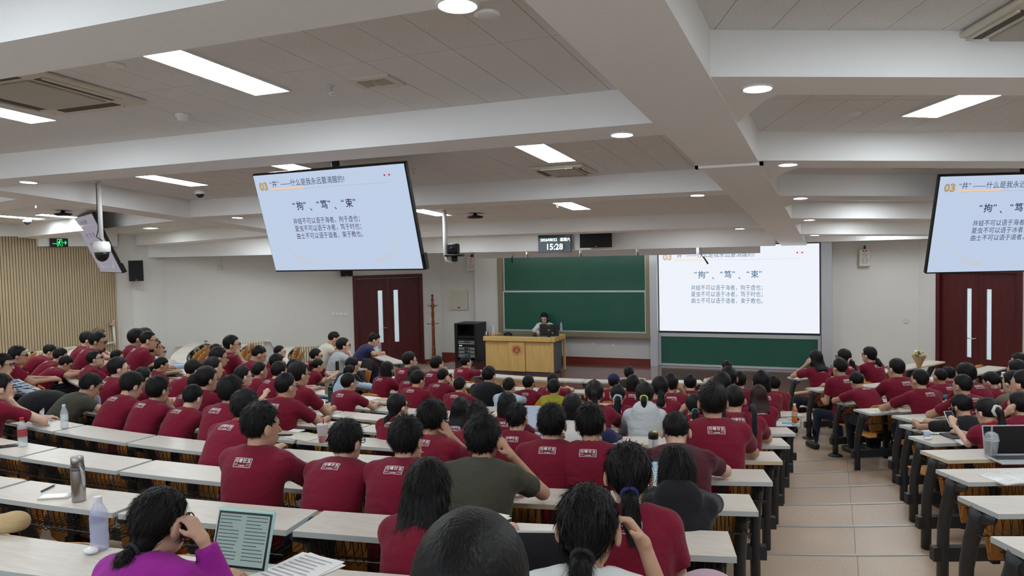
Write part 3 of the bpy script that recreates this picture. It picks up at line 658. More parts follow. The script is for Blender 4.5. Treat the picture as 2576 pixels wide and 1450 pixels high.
for i, (hh, m_, led) in enumerate(((0.09, GR, 0), (0.075, GR, 1), (0.075, GR, 1), (0.045, BLACK, 2), (0.03, ALU, 0), (0.05, GR, 0), (0.04, BLACK, 0), (0.06, BLACK, 0))):
    b = MB(); b.box(0.095, W2-0.055, 0.012, 0.4, z, z+hh-0.008); u = b.obj('rack_unit', m_, t)
    b = MB(); b.box(0.26, 0.42, 0.007, 0.0115, z+0.012, z+hh-0.022); b.obj('unit_face', BLACK, u)
    if led == 1: b = MB(); b.lathe([(0.008, -0.004), (0.008, 0.004)], (0.385, 0.006, z+hh/2), 10); b.obj('power_light', LEDB, u)
    if led == 2: b = MB(); b.box(0.12, 0.20, 0.008, 0.0115, z+0.01, z+hh-0.018); b.obj('display', LEDC, u)
    z += hh+0.012
# ------------------------------------------------------------ coat stand
t = empty('coat_stand', (-9.66, 17.62, 0), label='turned brown wooden coat stand beside the left door', cat='coat stand')
WN = mat('coat_wood', (0.24, 0.055, 0.012), 0.3, coat=0.3)
b = MB(); b.lathe([(0.055, 0.02), (0.058, 0.1), (0.045, 0.3), (0.052, 0.42), (0.035, 0.46), (0.042, 0.5), (0.036, 0.75), (0.040, 0.98), (0.03, 1.02), (0.045, 1.1), (0.030, 1.17), (0.032, 1.22), (0.042, 1.3), (0.028, 1.42), (0.042, 1.5), (0.042, 1.55), (0.026, 1.6), (0.042, 1.68), (0.02, 1.73), (0.03, 1.74), (0.018, 1.75), (0.034, 1.78), (0.034, 1.80), (0.012, 1.825)], n=14); b.obj('post', WN, t, True)
for i in range(4):
    a = i*math.pi/2+0.3
    b = MB(); b.tube([(0.03*math.cos(a), 0.03*math.sin(a), 0.08), (0.16*math.cos(a), 0.16*math.sin(a), 0.05), (0.22*math.cos(a), 0.22*math.sin(a), 0.018)], [0.03, 0.024, 0.018], 8); b.obj('foot', WN, t, True)
for zz, off in ((1.52, 0.0), (1.05, 0.5)):
    for i in range(4):
        a = i*math.pi/2+off
        b = MB(); b.tube([(0.03*math.cos(a), 0.03*math.sin(a), zz-0.01), (0.13*math.cos(a), 0.13*math.sin(a), zz+0.015)], 0.009, 6); b.lathe([(0.004, -0.014), (0.015, -0.006), (0.015, 0.006), (0.004, 0.014)], (0.135*math.cos(a), 0.135*math.sin(a), zz+0.016), 8); b.obj('peg', WN, t, True)
# ------------------------------------------------------------ wall boxes, speakers, sockets
def wallbox(name, mats_, x0, x1, z0, z1, d, label, cat):
    b = MB(); b.bbox(x0, x1, 17.995-d, 17.995, z0, z1, 0.004, n=1); return b.obj(name, mats_, label=label, cat=cat)
pb = wallbox('panel_box', CREAMP, -9.32, -8.82, 1.40, 1.90, 0.05, 'beige square electrical panel on the wall over the equipment rack', 'panel box')
b = MB(); b.box(-9.28, -8.86, 17.935, 17.944, 1.44, 1.87); b.obj('door', mat('panel_door', (0.60, 0.57, 0.47), 0.5), pb); b = MB(); b.box(-9.09, -9.03, 17.93, 17.935, 1.445, 1.475); b.obj('lock', BLACK, pb)
for x, lab in ((-8.67, 'small white wall loudspeaker over the equipment rack'), (0.52, 'small white wall loudspeaker right of the LED wall')):
    t = empty('wall_speaker', (x, 17.99, 2.58), label=lab, cat='speaker', group='white wall loudspeakers')
    b = MB(); b.bbox(-0.11, 0.11, -0.11, 0, -0.18, 0.18, 0.015); b.obj('cabinet', CREAMP, t)
    for z, r_ in ((0.06, 0.045), (-0.06, 0.075)):
        b = MB(); n = 24; b.add([(r_*math.cos(2*math.pi*j/n), -0.1115, z+r_*math.sin(2*math.pi*j/n)) for j in range(n)], [tuple(range(n))]); b.box(-0.006, 0.006, -0.1135, -0.112, z-r_, z+r_, 1); b.obj('grille', [GREYP, CREAMP], t)
    b = MB(); b.box(-0.04, 0.04, -0.1125, -0.1105, 0.13, 0.155); b.box(-0.012, 0.012, -0.114, -0.1125, 0.136, 0.149, 1); b.obj('display', [BLACK, emat('red_digit', (1, 0.05, 0.05), 2)], t)
    b = MB(); b.tube([(0, -0.03, 0.18), (0.0, -0.03, 0.22), (0, 0, 0.24)], 0.02); b.obj('bracket', BLACK, t)
for x, z in ((-5.47, 0.60), (-4.98, 0.57)): wallbox('wall_socket', WHITEP, x-0.043, x+0.043, z-0.043, z+0.043, 0.012, 'white wall socket low under the chalkboard', 'socket')['group'] = 'sockets under the chalkboard'
wallbox('wall_switch', CREAMP, 1.30-0.045, 1.30+0.045, 1.20, 1.29, 0.012, 'cream wall switch right of the LED wall', 'switch')
# switches beside the left door
def on_diag(s, a=DL_A, b_=DL_B):
    d = (Vector(b_)-Vector(a)).normalized(); p = Vector(a)+d*s; return p, math.atan2(d.y, d.x)
for i, px in enumerate((838, 848, 858, 869)):
    h_ = hit(px, DL_A, DL_B); p, rz = on_diag(along(h_, DL_A, DL_B)); z = ZAT((h_.x, h_.y), px, 791)
    b = MB(); b.bbox(-0.042, 0.042, -0.012, 0, -0.042, 0.042, 0.004, n=1); b.box(-0.028, 0.028, -0.015, -0.012, -0.028, 0.028)
    o = b.obj('wall_switch', WHITEP, label='white switch in the row of four beside the left door', cat='switch', group='switch row by the left door'); o.location = (p.x, p.y, z); o.rotation_euler = (0, 0, rz)
# ------------------------------------------------------------ radiators
def rad_mesh():
    b = MB(); b.bbox(-0.024, 0.024, -0.075, -0.045, 0.06, 0.62, 0.012); b.bbox(-0.024, 0.024, -0.155, -0.125, 0.06, 0.62, 0.012); b.bbox(-0.026, 0.026, -0.16, -0.04, 0.56, 0.63, 0.02); b.bbox(-0.026, 0.026, -0.16, -0.04, 0.05, 0.12, 0.02)
    return b.mesh('section', RADI, True)
RM = rad_mesh()
def radiator(p, rz, n, z, label):
    t = empty('radiator', (p[0], p[1], z), rz, label=label, cat='radiator', group='cream cast radiators')
    for i in range(n): link('section', RM, t, ((i-(n-1)/2)*0.06, 0, 0))
    b = MB(); b.box(-n*0.03+0.01, n*0.03-0.01, -0.04, 0.0, 0.15, 0.17); b.box(-n*0.03+0.01, n*0.03-0.01, -0.04, 0.0, 0.5, 0.52); b.obj('wall_bracket', RADI, t)
for px0, px1, yt, lab in ((530, 662, 861, 'cream cast radiator near the left end of the white diagonal wall'), (714, 828, 869, 'cream cast radiator nearest the left door')):
    h0, h1 = hit(px0, DL_A, DL_B), hit(px1, DL_A, DL_B); s0, s1 = along(h0, DL_A, DL_B), along(h1, DL_A, DL_B); p, rz = on_diag((s0+s1)/2); z = ZAT((p.x, p.y), (px0+px1)/2, yt)-0.63
    radiator((p.x, p.y), rz, max(8, int((s1-s0)/0.06)), z, lab)
zr = 1.10-0.63
radiator((XL+0.03, 10.75), math.pi/2, 22, zr+0.0, 'cream cast radiator on the wooden slat wall')
# heating pipes
pm = mat('pipe_paint', (0.70, 0.70, 0.66), 0.5)
d_ = (Vector(DL_B)-Vector(DL_A)).normalized(); n_ = Vector((d_.y, -d_.x))*0.06
def dp(px, py):
    h_ = hit(px, DL_A, DL_B); return (h_.x+n_.x, h_.y+n_.y, ZAT((h_.x, h_.y), px, py))
b = MB(); b.tube([dp(438, 872), dp(470, 872), dp(531, 868)], 0.016); b.tube([dp(468, 872), dp(471, 905), dp(472, 925)], 0.016); b.tube([dp(471, 905), dp(452, 906)], 0.010); b.obj('heating_pipe', pm, smooth=True, label='thin painted heating pipe with red valve on the diagonal wall', cat='pipe')
b = MB(); b.tube([dp(662, 858), dp(678, 858), dp(684, 872), dp(700, 876), dp(716, 878)], 0.022); b.obj('heating_pipe', pm, smooth=True, label='bent white pipe joining the two radiators', cat='pipe')
v = dp(514, 863); b = MB(); b.lathe([(0.03, -0.05), (0.022, -0.02), (0.010, 0.0), (0.010, 0.03), (0.035, 0.035), (0.035, 0.05)], v, 10); b.obj('valve', mat('valve_red', (0.25, 0.02, 0.03), 0.5), smooth=True, label='dark red valve on the heating pipe', cat='valve')
pw = XL+0.10
def wl(px, py): q = GX(px, py, pw); return tuple(q)
b = MB(); b.tube([wl(285, 818), wl(289, 862), wl(288, 868)], 0.022); b.tube([wl(288, 862), wl(262, 866)], 0.022); b.obj('heating_pipe', pm, smooth=True, label='white riser pipe on the slat wall over the radiator', cat='pipe')
q = wl(282, 817); b = MB(); b.lathe([(0.055, -0.01), (0.055, 0.02)], q, 16); b.tube([(q[0], q[1], q[2]), (q[0]+0.03, q[1]+0.02, q[2]+0.10)], 0.02); b.obj('pressure_gauge', mat('gauge', (0.6, 0.4, 0.3), 0.4), smooth=True, label='round pressure gauge on the riser pipe of the slat wall', cat='gauge')
# ------------------------------------------------------------ exit sign, clock, black speakers
t = empty('exit_sign', tuple(GX(149, 611, XL+0.13)), label='lit green running-man exit sign over the slat wall', cat='sign')
b = MB(); b.box(-0.012, 0.0, -0.20, 0.20, -0.09, 0.09); b.obj('case', BLACK, t)
g = emat('exit_green', (0.05, 1.0, 0.25), 1.6); b = MB()
def yz(pts): b.add([(0.003, p[0], p[1]) for p in pts], [tuple(range(len(pts)))])
def seg2(a, c, wd):
    a, c = Vector(a), Vector(c); d = (c-a).normalized(); n = Vector((-d.y, d.x))*wd/2; yz([a-n, c-n, c+n, a+n])
for a, c, wd in (((-0.045, -0.07), (-0.045, 0.07), 0.008), ((0.062, -0.07), (0.062, 0.07), 0.008), ((-0.045, 0.07), (0.062, 0.07), 0.008), ((-0.045, -0.07), (-0.02, -0.07), 0.008), ((0.04, -0.07), (0.062, -0.07), 0.008),
                 ((0.012, 0.03), (-0.006, -0.01), 0.026), ((0.012, 0.028), (0.045, 0.012), 0.012), ((0.005, 0.03), (-0.03, 0.005), 0.012), ((-0.006, -0.01), (0.022, -0.035), 0.014), ((0.022, -0.035), (0.012, -0.065), 0.012), ((-0.006, -0.01), (-0.032, -0.055), 0.014),
                 ((0.085, 0.0), (0.155, 0.0), 0.014), ((0.13, 0.035), (0.16, 0.0), 0.014), ((0.13, -0.035), (0.16, 0.0), 0.014)): seg2(a, c, wd)
yz([(0.018+0.014*math.cos(a), 0.052+0.014*math.sin(a)) for a in np.linspace(0, 2*math.pi, 10, endpoint=False)])
for i in range(4): seg2((-0.15+0.026*i, -0.02), (-0.135+0.026*i, -0.02), 0.016)
b.obj('pictogram', g, t)
t = empty('clock_display', (-5.525, 15.52, 3.025), label='black digital clock display reading 15:28 hung at the front soffit', cat='clock')
b = MB(); b.bbox(-0.365, 0.365, -0.05, 0.0, -0.19, 0.19, 0.006); b.obj('housing', mat('clock_glass', (0.02, 0.035, 0.04), 0.08), t)
b = MB(); g = emat('clock_text', (0.75, 1.0, 0.97), 2.6)
put_text(b, '2026/08/22', 0.082, -0.31, 0.055, bold=0.0012); put_text(b, '\u661f\u671f\u516d', 0.075, 0.13, 0.055, bold=0.0012); put_text(b, '15:28', 0.175, 0.0, -0.125, align='CENTER', bold=0.003)
b.v = [(x, -0.0525, y) for x, y, z in b.v]; b.obj('readout', g, t)
b = MB(); b.box(-0.02, 0.02, -0.03, 0.09, 0.05, 0.12); b.obj('bracket', BLACKM, t)
def black_speaker(p, rz, w_, d_, h_, label, tilt=0.0):
    t = empty('loudspeaker', p, rz, label=label, cat='loudspeaker', group='black loudspeakers'); t.rotation_euler = (tilt, 0, rz)
    b = MB(); b.hexa([(-w_/2, -d_, -h_/2), (w_/2, -d_, -h_/2), (w_*0.36, 0, -h_/2), (-w_*0.36, 0, -h_/2), (-w_/2, -d_, h_/2), (w_/2, -d_, h_/2), (w_*0.36, 0, h_/2), (-w_*0.36, 0, h_/2)]); b.obj('cabinet', BLACK, t)
    b = MB(); b.box(-w_/2+0.012, w_/2-0.012, -d_-0.008, -d_, -h_/2+0.012, h_/2-0.012); b.obj('grille', mat('grille_black', (0.008, 0.008, 0.009), 0.8), t)
    b = MB(); b.box(-0.02, 0.02, -d_-0.010, -d_-0.0085, -h_/2+0.02, -h_/2+0.03); b.obj('badge', GREYP, t)
    b = MB(); b.tube([(0, -d_*0.4, 0), (0, 0.03, 0.0)], 0.03); b.obj('bracket', BLACKM, t)
black_speaker((-4.58, 15.55, 3.07), 0.12, 0.66, 0.33, 0.30, 'wide black loudspeaker hung beside the digital clock')
h_ = hit(352, (-14.62, 12.74), DL_A); p = Vector((h_.x, h_.y)); black_speaker((p.x+0.09, p.y-0.10, ZAT(p, 351, 681)), R_(42), 0.30, 0.24, 0.46, 'black loudspeaker on the white wall right of the slat wall')
h_ = hit(873, DL_A, DL_B); p = h_; black_speaker((p.x+0.02, p.y-0.03, ZAT(p, 873, 672)), R_(40), 0.30, 0.24, 0.46, 'black loudspeaker on the wall over the left door corner')
# ------------------------------------------------------------ board lamps with pelmets
for i, x in enumerate((-7.3, -6.0, -4.7, -3.4, -2.1)):
    t = empty('board_lamp', (x, 16.75, 2.85), label='long white lamp with pelmet hung before the boards', cat='lamp', group='lamps over the boards')
    b = MB(); b.hexa([(-0.62, 0.0, -0.12), (0.62, 0.0, -0.12), (0.62, 0.02, -0.12), (-0.62, 0.02, -0.12), (-0.62, -0.04, 0.02), (0.62, -0.04, 0.02), (0.62, 0.02, 0.03), (-0.62, 0.02, 0.03)]); b.obj('pelmet', WHITEP, t)
    b = MB(); b.tube([(-0.6, 0.07, -0.02), (0.6, 0.07, -0.02)], 0.018, 8); b.obj('tube', emat('tube_glow', (0.95, 0.98, 1), 14.0), t)
    b = MB(); b.box(-0.5, -0.47, -0.01, 0.08, 0.03, 0.42); b.box(0.47, 0.5, -0.01, 0.08, 0.03, 0.42); b.obj('hanger', WHITEP, t)
for px, py, sg in ((1292, 640, -1), (1765, 640, 1)):
    q = GY(px, py, 16.3)
    b = MB(); b.tube([(0, 0, zceil(q[1])-q[2]+0.01), (0, 0, -0.02)], 0.012, mi=0); b.tube([(0, 0, -0.02), (sg*0.04, 0.0, -0.08)], 0.008, mi=1); b.tube([(sg*0.04, 0, -0.06), (sg*0.13 if sg > 0 else -0.03, -0.02, -0.20)], [0.014, 0.018], mi=1)
    o = b.obj('hanging_microphone', [WHITEP, BLACK], smooth=True, label='black microphone on a thin rod hanging before the '+('LED wall' if sg > 0 else 'chalkboard'), cat='microphone'); o.location = (q[0], q[1], q[2])
# ------------------------------------------------------------ ceiling things
def ceil_thing(px, py, beam_=False):
    d = ray(px, py); a0 = 4.06 if beam_ else 4.305; k = (a0-ZC)/(d[2]+0.066*d[1]); q = d*k+[0, 0, ZC]; return q
q = ceil_thing(248, 456)
q = q-np.array([0, 0, 0.022]); t = empty('dome_camera', tuple(q), label='white dome camera on a long pole hung before the slat wall', cat='camera')
D = (q[1])/1.0; zl = ZAT(q, 252, 607)-q[2]
b = MB(); b.tube([(0, 0, 0.02), (0, 0, zl)], 0.026, 12); b.obj('pole', WHITEP, t, True)
b = MB(); b.tube([(-0.03, -0.01, 0), (-0.035, -0.01, zl*0.5), (-0.02, -0.02, zl*0.8), (-0.045, -0.03, zl*0.93), (0.03, -0.03, zl*0.98), (0.05, -0.02, zl*1.02)], 0.006, 6); b.obj('cable', BLACK, t, True)
b = MB(); b.lathe([(0.03, zl+0.0), (0.085, zl-0.01), (0.092, zl-0.03), (0.092, zl-0.04), (0.10, zl-0.042), (0.10, zl-0.13), (0.092, zl-0.14)], n=24); b.obj('housing', WHITEP, t, True)
b = MB(); b.lathe([(0.088, zl-0.14), (0.082, zl-0.17), (0.072, zl-0.205), (0.05, zl-0.235), (0.02, zl-0.25), (0.004, zl-0.253)], n=24); b.obj('dome', mat('smoked_dome', (0.01, 0.01, 0.012), 0.08), t, True)
q = ceil_thing(1118, 530)
q = q-np.array([0, 0, 0.022]); t = empty('ptz_camera', tuple(q), label='grey pan-tilt camera on a white pole at the front left', cat='camera')
zl = ZAT(q, 1124, 640)-q[2]
b = MB(); b.tube([(0, 0, 0.02), (0, 0, zl), (0.02, 0, zl-0.10), (0.12, 0, zl-0.12)], 0.035, 10); b.obj('pole', WHITEP, t, True)
b = MB(); b.bbox(0.02, 0.30, -0.09, 0.09, zl-0.04, zl-0.005, 0.01); b.lathe([(0.05, zl-0.12), (0.05, zl-0.04)], (0.16, 0, 0), 12); b.obj('base', BLACKM, t, True)
b = MB(); b.bbox(0.05, 0.24, -0.06, 0.06, zl, zl+0.17, 0.03, n=3); b.lathe([(0.04, -0.02), (0.04, 0.02)], (0.16, -0.05, zl+0.09), 12); b.obj('head', BLACKM, t, True)
for px, py, lab in ((503, 487, 'small white dome camera on the tiled ceiling of the middle bay'), (68, 560, 'small white dome camera at the ceiling of the left bay')):
    q = ceil_thing(px, py-9); t = empty('dome_camera', tuple(q), label=lab, cat='camera')
    b = MB(); b.lathe([(0.075, 0.01), (0.075, -0.05), (0.06, -0.058)], n=18); b.obj('housing', WHITEP, t, True)
    b = MB(); b.lathe([(0.055, -0.058), (0.048, -0.08), (0.028, -0.1), (0.004, -0.106)], n=18); b.obj('dome', mat('smoked_dome', (0.01, 0.01, 0.012), 0.08), t, True)
q = ceil_thing(459, 287); b = MB(); b.lathe([(0.055, 0.005), (0.055, -0.018), (0.045, -0.022), (0.04, -0.05), (0.015, -0.056)], n=18); t = b.obj('smoke_detector', WHITEP, smooth=True, label='round white smoke detector on the ceiling tiles', cat='smoke detector'); t.location = q
for px, py in ((833, 216), (2408, 398), (90, 513), (1402, 512), (1040, 425)):
    q = ceil_thing(px, py); b = MB(); b.lathe([(0.028, 0.0), (0.026, -0.006), (0.008, -0.012), (0.008, -0.03)], n=12); b.tube([(0.008, 0, -0.028), (0.014, 0, -0.045), (0.004, 0, -0.06)], 0.0035, 5); b.tube([(-0.008, 0, -0.028), (-0.014, 0, -0.045), (-0.004, 0, -0.06)], 0.0035, 5); b.lathe([(0.013, -0.064), (0.013, -0.060)], n=10)
    o = b.obj('sprinkler', CHROME, smooth=True, label='small metal sprinkler head under the ceiling tiles', cat='sprinkler', group='ceiling sprinklers'); o.location = q
for px, py, bm_ in ((1225, 33, 1), (290, 162, 0), (1480, 379, 0), (2150, 284, 0), (1888, 234, 1)):
    q = ceil_thing(px, py, bm_); b = MB(); b.lathe([(0.055, 0.0), (0.055, -0.008), (0.04, -0.012)], n=18); o = b.obj('ceiling_cover', WHITEP, smooth=True, label='flat round white cover plate on the ceiling', cat='cover plate', group='round cover plates'); o.location = q; o.rotation_euler = (slope, 0, 0)
def vent(name, pts_px, label, ac=False, cat='vent'):
    P = [ceil_thing(*p) for p in pts_px]; c = sum(P)/4.0; w_ = (np.linalg.norm(P[1]-P[0])+np.linalg.norm(P[2]-P[3]))/2; l_ = (np.linalg.norm(P[3]-P[0])+np.linalg.norm(P[2]-P[1]))/2
    e = P[1]-P[0]; rz = math.atan2(e[1], e[0])
    t = empty(name, tuple(c), label=label, cat=cat); t.rotation_euler = (Matrix.Rotation(slope, 3, 'X') @ Matrix.Rotation(rz, 3, 'Z')).to_euler()
    return t, w_, l_
t, w_, l_ = vent('ceiling_vent', [(857, 202), (967, 188), (1033, 211), (930, 219)], 'square slatted vent in the ceiling over the middle block')
b = MB(); e = 0.045
for a in ((-w_/2, w_/2, -l_/2, -l_/2+e), (-w_/2, w_/2, l_/2-e, l_/2), (-w_/2, -w_/2+e, -l_/2+e, l_/2-e), (w_/2-e, w_/2, -l_/2+e, l_/2-e)): b.box(*a, -0.012, 0)
b.obj('frame', CREAMP, t)
b = MB(); b.box(-w_/2+e, w_/2-e, -l_/2+e, l_/2-e, -0.001, 0); b.obj('backing', GAP, t)
for i in range(9):
    x = -w_/2+e+(w_-2*e)*(i+0.5)/9; b = MB(); b.box(x-0.004, x+0.004, -l_/2+e, l_/2-e, -0.010, -0.002); b.obj('slat', CREAMP, t)
def ac_unit(c, rz, s, label):
    t = empty('air_conditioner', c, label=label, cat='air conditioner', group='ceiling air conditioners'); t.rotation_euler = (Matrix.Rotation(slope, 3, 'X') @ Matrix.Rotation(rz, 3, 'Z')).to_euler()
    b = MB(); b.bbox(-s/2, s/2, -s/2, s/2, -0.035, 0.0, 0.015); b.obj('panel', CREAMP, t)
    b = MB(); b.bbox(-s*0.30, s*0.30, -s*0.30, s*0.30, -0.05, -0.035, 0.006); g = b.obj('intake_grille', mat('grille_cream', (0.55, 0.53, 0.46), 0.6, bump=(250, 0.5)), t)
    for i in range(4):
        a = i*math.pi/2; b = MB(); b.box(-s*0.30, s*0.30, -s*0.43, -s*0.35, -0.038, -0.034); o = b.obj('outlet_slot', mat('slot_dark', (0.10, 0.08, 0.06), 0.7), t); o.rotation_euler = (0, 0, a)
        b = MB(); b.box(-s*0.31, s*0.31, -s*0.455, -s*0.435, -0.048, -0.036); o = b.obj('flap', CREAMP, t); o.rotation_euler = (0, 0, a)
    b = MB(); b.box(0.1, 0.112, -s*0.44, -s*0.43, -0.052, -0.048); b.obj('status_light', emat('ac_red', (1, 0.05, 0.02), 3), t)
P = ceil_thing(120, 232); ac_unit((-5.05, 3.72, zceil(3.72)), 0, 0.95, 'cream square air conditioner unit in the ceiling over the left desks')
P = ceil_thing(1438, 423); ac_unit((P[0]-0.1, P[1]+0.05, P[2]), 0, 0.6, 'cream air conditioner unit in the ceiling before the second cross beam')
P = ceil_thing(2340, 400); ac_unit((P[0], P[1], P[2]), R_(23), 0.7, 'cream air conditioner unit in the ceiling of the right bay')
P = ceil_thing(2560, 75); ac_unit((P[0]+0.15, P[1]-0.1, P[2]), R_(23), 0.8, 'cream air conditioner unit in the nearest right bay of the ceiling')
for px, py, lab in ((1195, 541, 'round black ceiling device near the front of the middle bay'), (158, 534, 'round black ceiling device in the left bay')):
    q = ceil_thing(px, py-4); b = MB(); b.lathe([(0.03, 0.02), (0.03, -0.03), (0.13, -0.05), (0.14, -0.07), (0.10, -0.085)], n=20); o = b.obj('access_point', BLACK, smooth=True, label=lab, cat='device'); o.location = q
h_ = hit(558, DL_A, DL_B); z = ZAT((h_.x, h_.y), 558, 673); p, rz = on_diag(along(h_, DL_A, DL_B))
t = empty('wall_sensor', (p.x, p.y, z), rz, label='small cream wall sensor with a conduit up to the ceiling', cat='sensor')
b = MB(); b.bbox(-0.05, 0.05, -0.05, 0, -0.05, 0.05, 0.012); b.obj('case', CREAMP, t); b = MB(); b.box(-0.02, 0.02, -0.02, 0, 0.05, 0.42); b.obj('conduit', WALL, t)
# ------------------------------------------------------------ desk rows and seats
DD = 0.285                                   # depth of a desk top
ORD = ['front', 'second', 'third', 'fourth', 'fifth', 'sixth', 'seventh', 'eighth', 'ninth', 'tenth', 'eleventh', 'twelfth', 'thirteenth', 'fourteenth', 'fifteenth', 'sixteenth', 'seventeenth', 'eighteenth']
def rowword(k): return ORD[k+3]
HALF = {-3: 2.34, -2: 2.9, -1: 3.45}
WINGX = {-3: 3.66, -2: 3.96, -1: 4.32, 0: 4.56}
def a_of_x(k, dx, r=None): return math.asin(max(-1, min(1, dx/(RK(k) if r is None else r))))
def blocks(k):
    """angle spans (a0, a1) of the middle block, right wing and left wing of row k"""
    h = HALF.get(k, 3.91); w_ = WINGX.get(k, 4.93)
    out = [('middle block', -a_of_x(k, h), a_of_x(k, h))]
    def lim(sg):
        a = a_of_x(k, w_)
        while True:
            x, y = POL(RK(k), sg*(a+0.01))
            dx = abs(x-CX)
            if dx > 9.6 or (y > 18.0-(dx-5.6)*1.02-0.75 and dx > 5) or a > 1.1: return a
            a += 0.01
    out.append(('right wing', a_of_x(k, w_), min(lim(1), a_of_x(k, w_)+ (3.3/RK(k) if k > 0 else 4.4/RK(k))))); out.append(('left wing', -lim(-1), -a_of_x(k, w_)))
    return out
def leg_mesh(h, foot):
    b = MB(); pts = [(0, 0.30, 0.0), (0, 0.30, h*0.30), (0, 0.292, h*0.52), (0, 0.25, h*0.72), (0, 0.19, h*0.90), (0, 0.165, h)]
    b.tube(pts, [0.046, 0.046, 0.046, 0.048, 0.052, 0.056], 10, flat=(0.72, 1.0))
    b.tube([(0, 0.16, h-0.05), (0, 0.02, h-0.012)], [0.05, 0.02], 8, flat=(0.5, 0.9))
    if foot: b.lathe([(0.095, 0.0), (0.095, 0.012), (0.055, 0.03)], (0, 0.30, 0), 18)
    return b.mesh('leg', LEG, True)
LEGM = {True: leg_mesh(0.735, True), False: leg_mesh(0.735, False)}
def rack_mesh(L, step):
    b = MB(); n = max(3, int(L/step))
    for i in range(n):
        x = -L/2+0.03+(L-0.06)*i/(n-1)
        b.tube([(x, 0.012, -0.005), (x, 0.03, -0.10), (x, 0.06, -0.135), (x, 0.235, -0.135), (x, 0.262, -0.02)], 0.0028, 4, caps=False)
    for y, z in ((0.03, -0.10), (0.15, -0.138), (0.262, -0.03)): b.tube([(-L/2+0.02, y, z), (L/2-0.02, y, z)], 0.0036, 4)
    return b.mesh('wire_rack', WIRE)
_RKM = {}
def seat_meshes():
    b = MB(); W_, n = 0.40, 8; rows_ = []
    prof = [(0.02, 0.56, .17), (0.0, 0.60, .20), (-0.005, 0.70, .205), (0.0, 0.80, .20), (0.012, 0.86, .185), (0.02, 0.885, .14)]
    vs = []; 
    for off in (0.0, 0.012):
        for y, z, hw in prof:
            for i in range(n+1):
                u = -1+2*i/n; vs.append((u*hw, y+off+0.035*(1-u*u)*1.0-0.02, z))
    m = len(prof); w1 = n+1; fs = []
    for s in (0, 1):
        for r in range(m-1):
            for i in range(n):
                q = [s*m*w1+r*w1+i, s*m*w1+r*w1+i+1, s*m*w1+(r+1)*w1+i+1, s*m*w1+(r+1)*w1+i]; fs.append(tuple(q if s == 0 else q[::-1]))
    for r in range(m-1):
        for i in (0, n): fs.append((r*w1+i, (r+1)*w1+i, m*w1+(r+1)*w1+i, m*w1+r*w1+i))
    for i in range(n):
        for r in (0, m-1): fs.append((r*w1+i, r*w1+i+1, m*w1+r*w1+i+1, m*w1+r*w1+i))
    b.add(vs, fs); back = b.mesh('backrest', PLY, True)
    b = MB(); b.bbox(-0.19, 0.19, 0.0, 0.31, -0.009, 0.009, 0.008); pan = b.mesh('seat', PLY, True)
    b = MB(); b.box(-0.025, 0.025, -0.06, -0.02, 0.12, 0.62); b.box(-0.09, 0.09, -0.03, 0.0, 0.36, 0.43); b.box(-0.02, 0.02, -0.05, 0.0, 0.6, 0.72); post = b.mesh('bracket', BLACKM)
    return back, pan, post
SB, SP, SQ = seat_meshes()
def add_seat(k, a, block, taken):
    """seat bolted to the front of desk row k, used by the people of row k-1"""
    r = RK(k)-0.37; x, y = POL(r, a)
    t = empty('folding_seat', (x, y, TIERZ(k)), a, label=f'orange plywood folding seat at the front of the {rowword(k)} desk row, {block}', cat='seat', group=f'folding seats, {rowword(k)} row, {block}')
    link('backrest', SB, t, (0, 0.0, -0.175 if k > 0 else -0.115)); link('bracket', SQ, t, (0, 0.01, 0))
    link('seat', SP, t, (0, 0.02, 0.37), (0 if taken else R_(72), 0, 0))
SEATED = []                                   # filled before this part runs: (row, angle) of every sitter
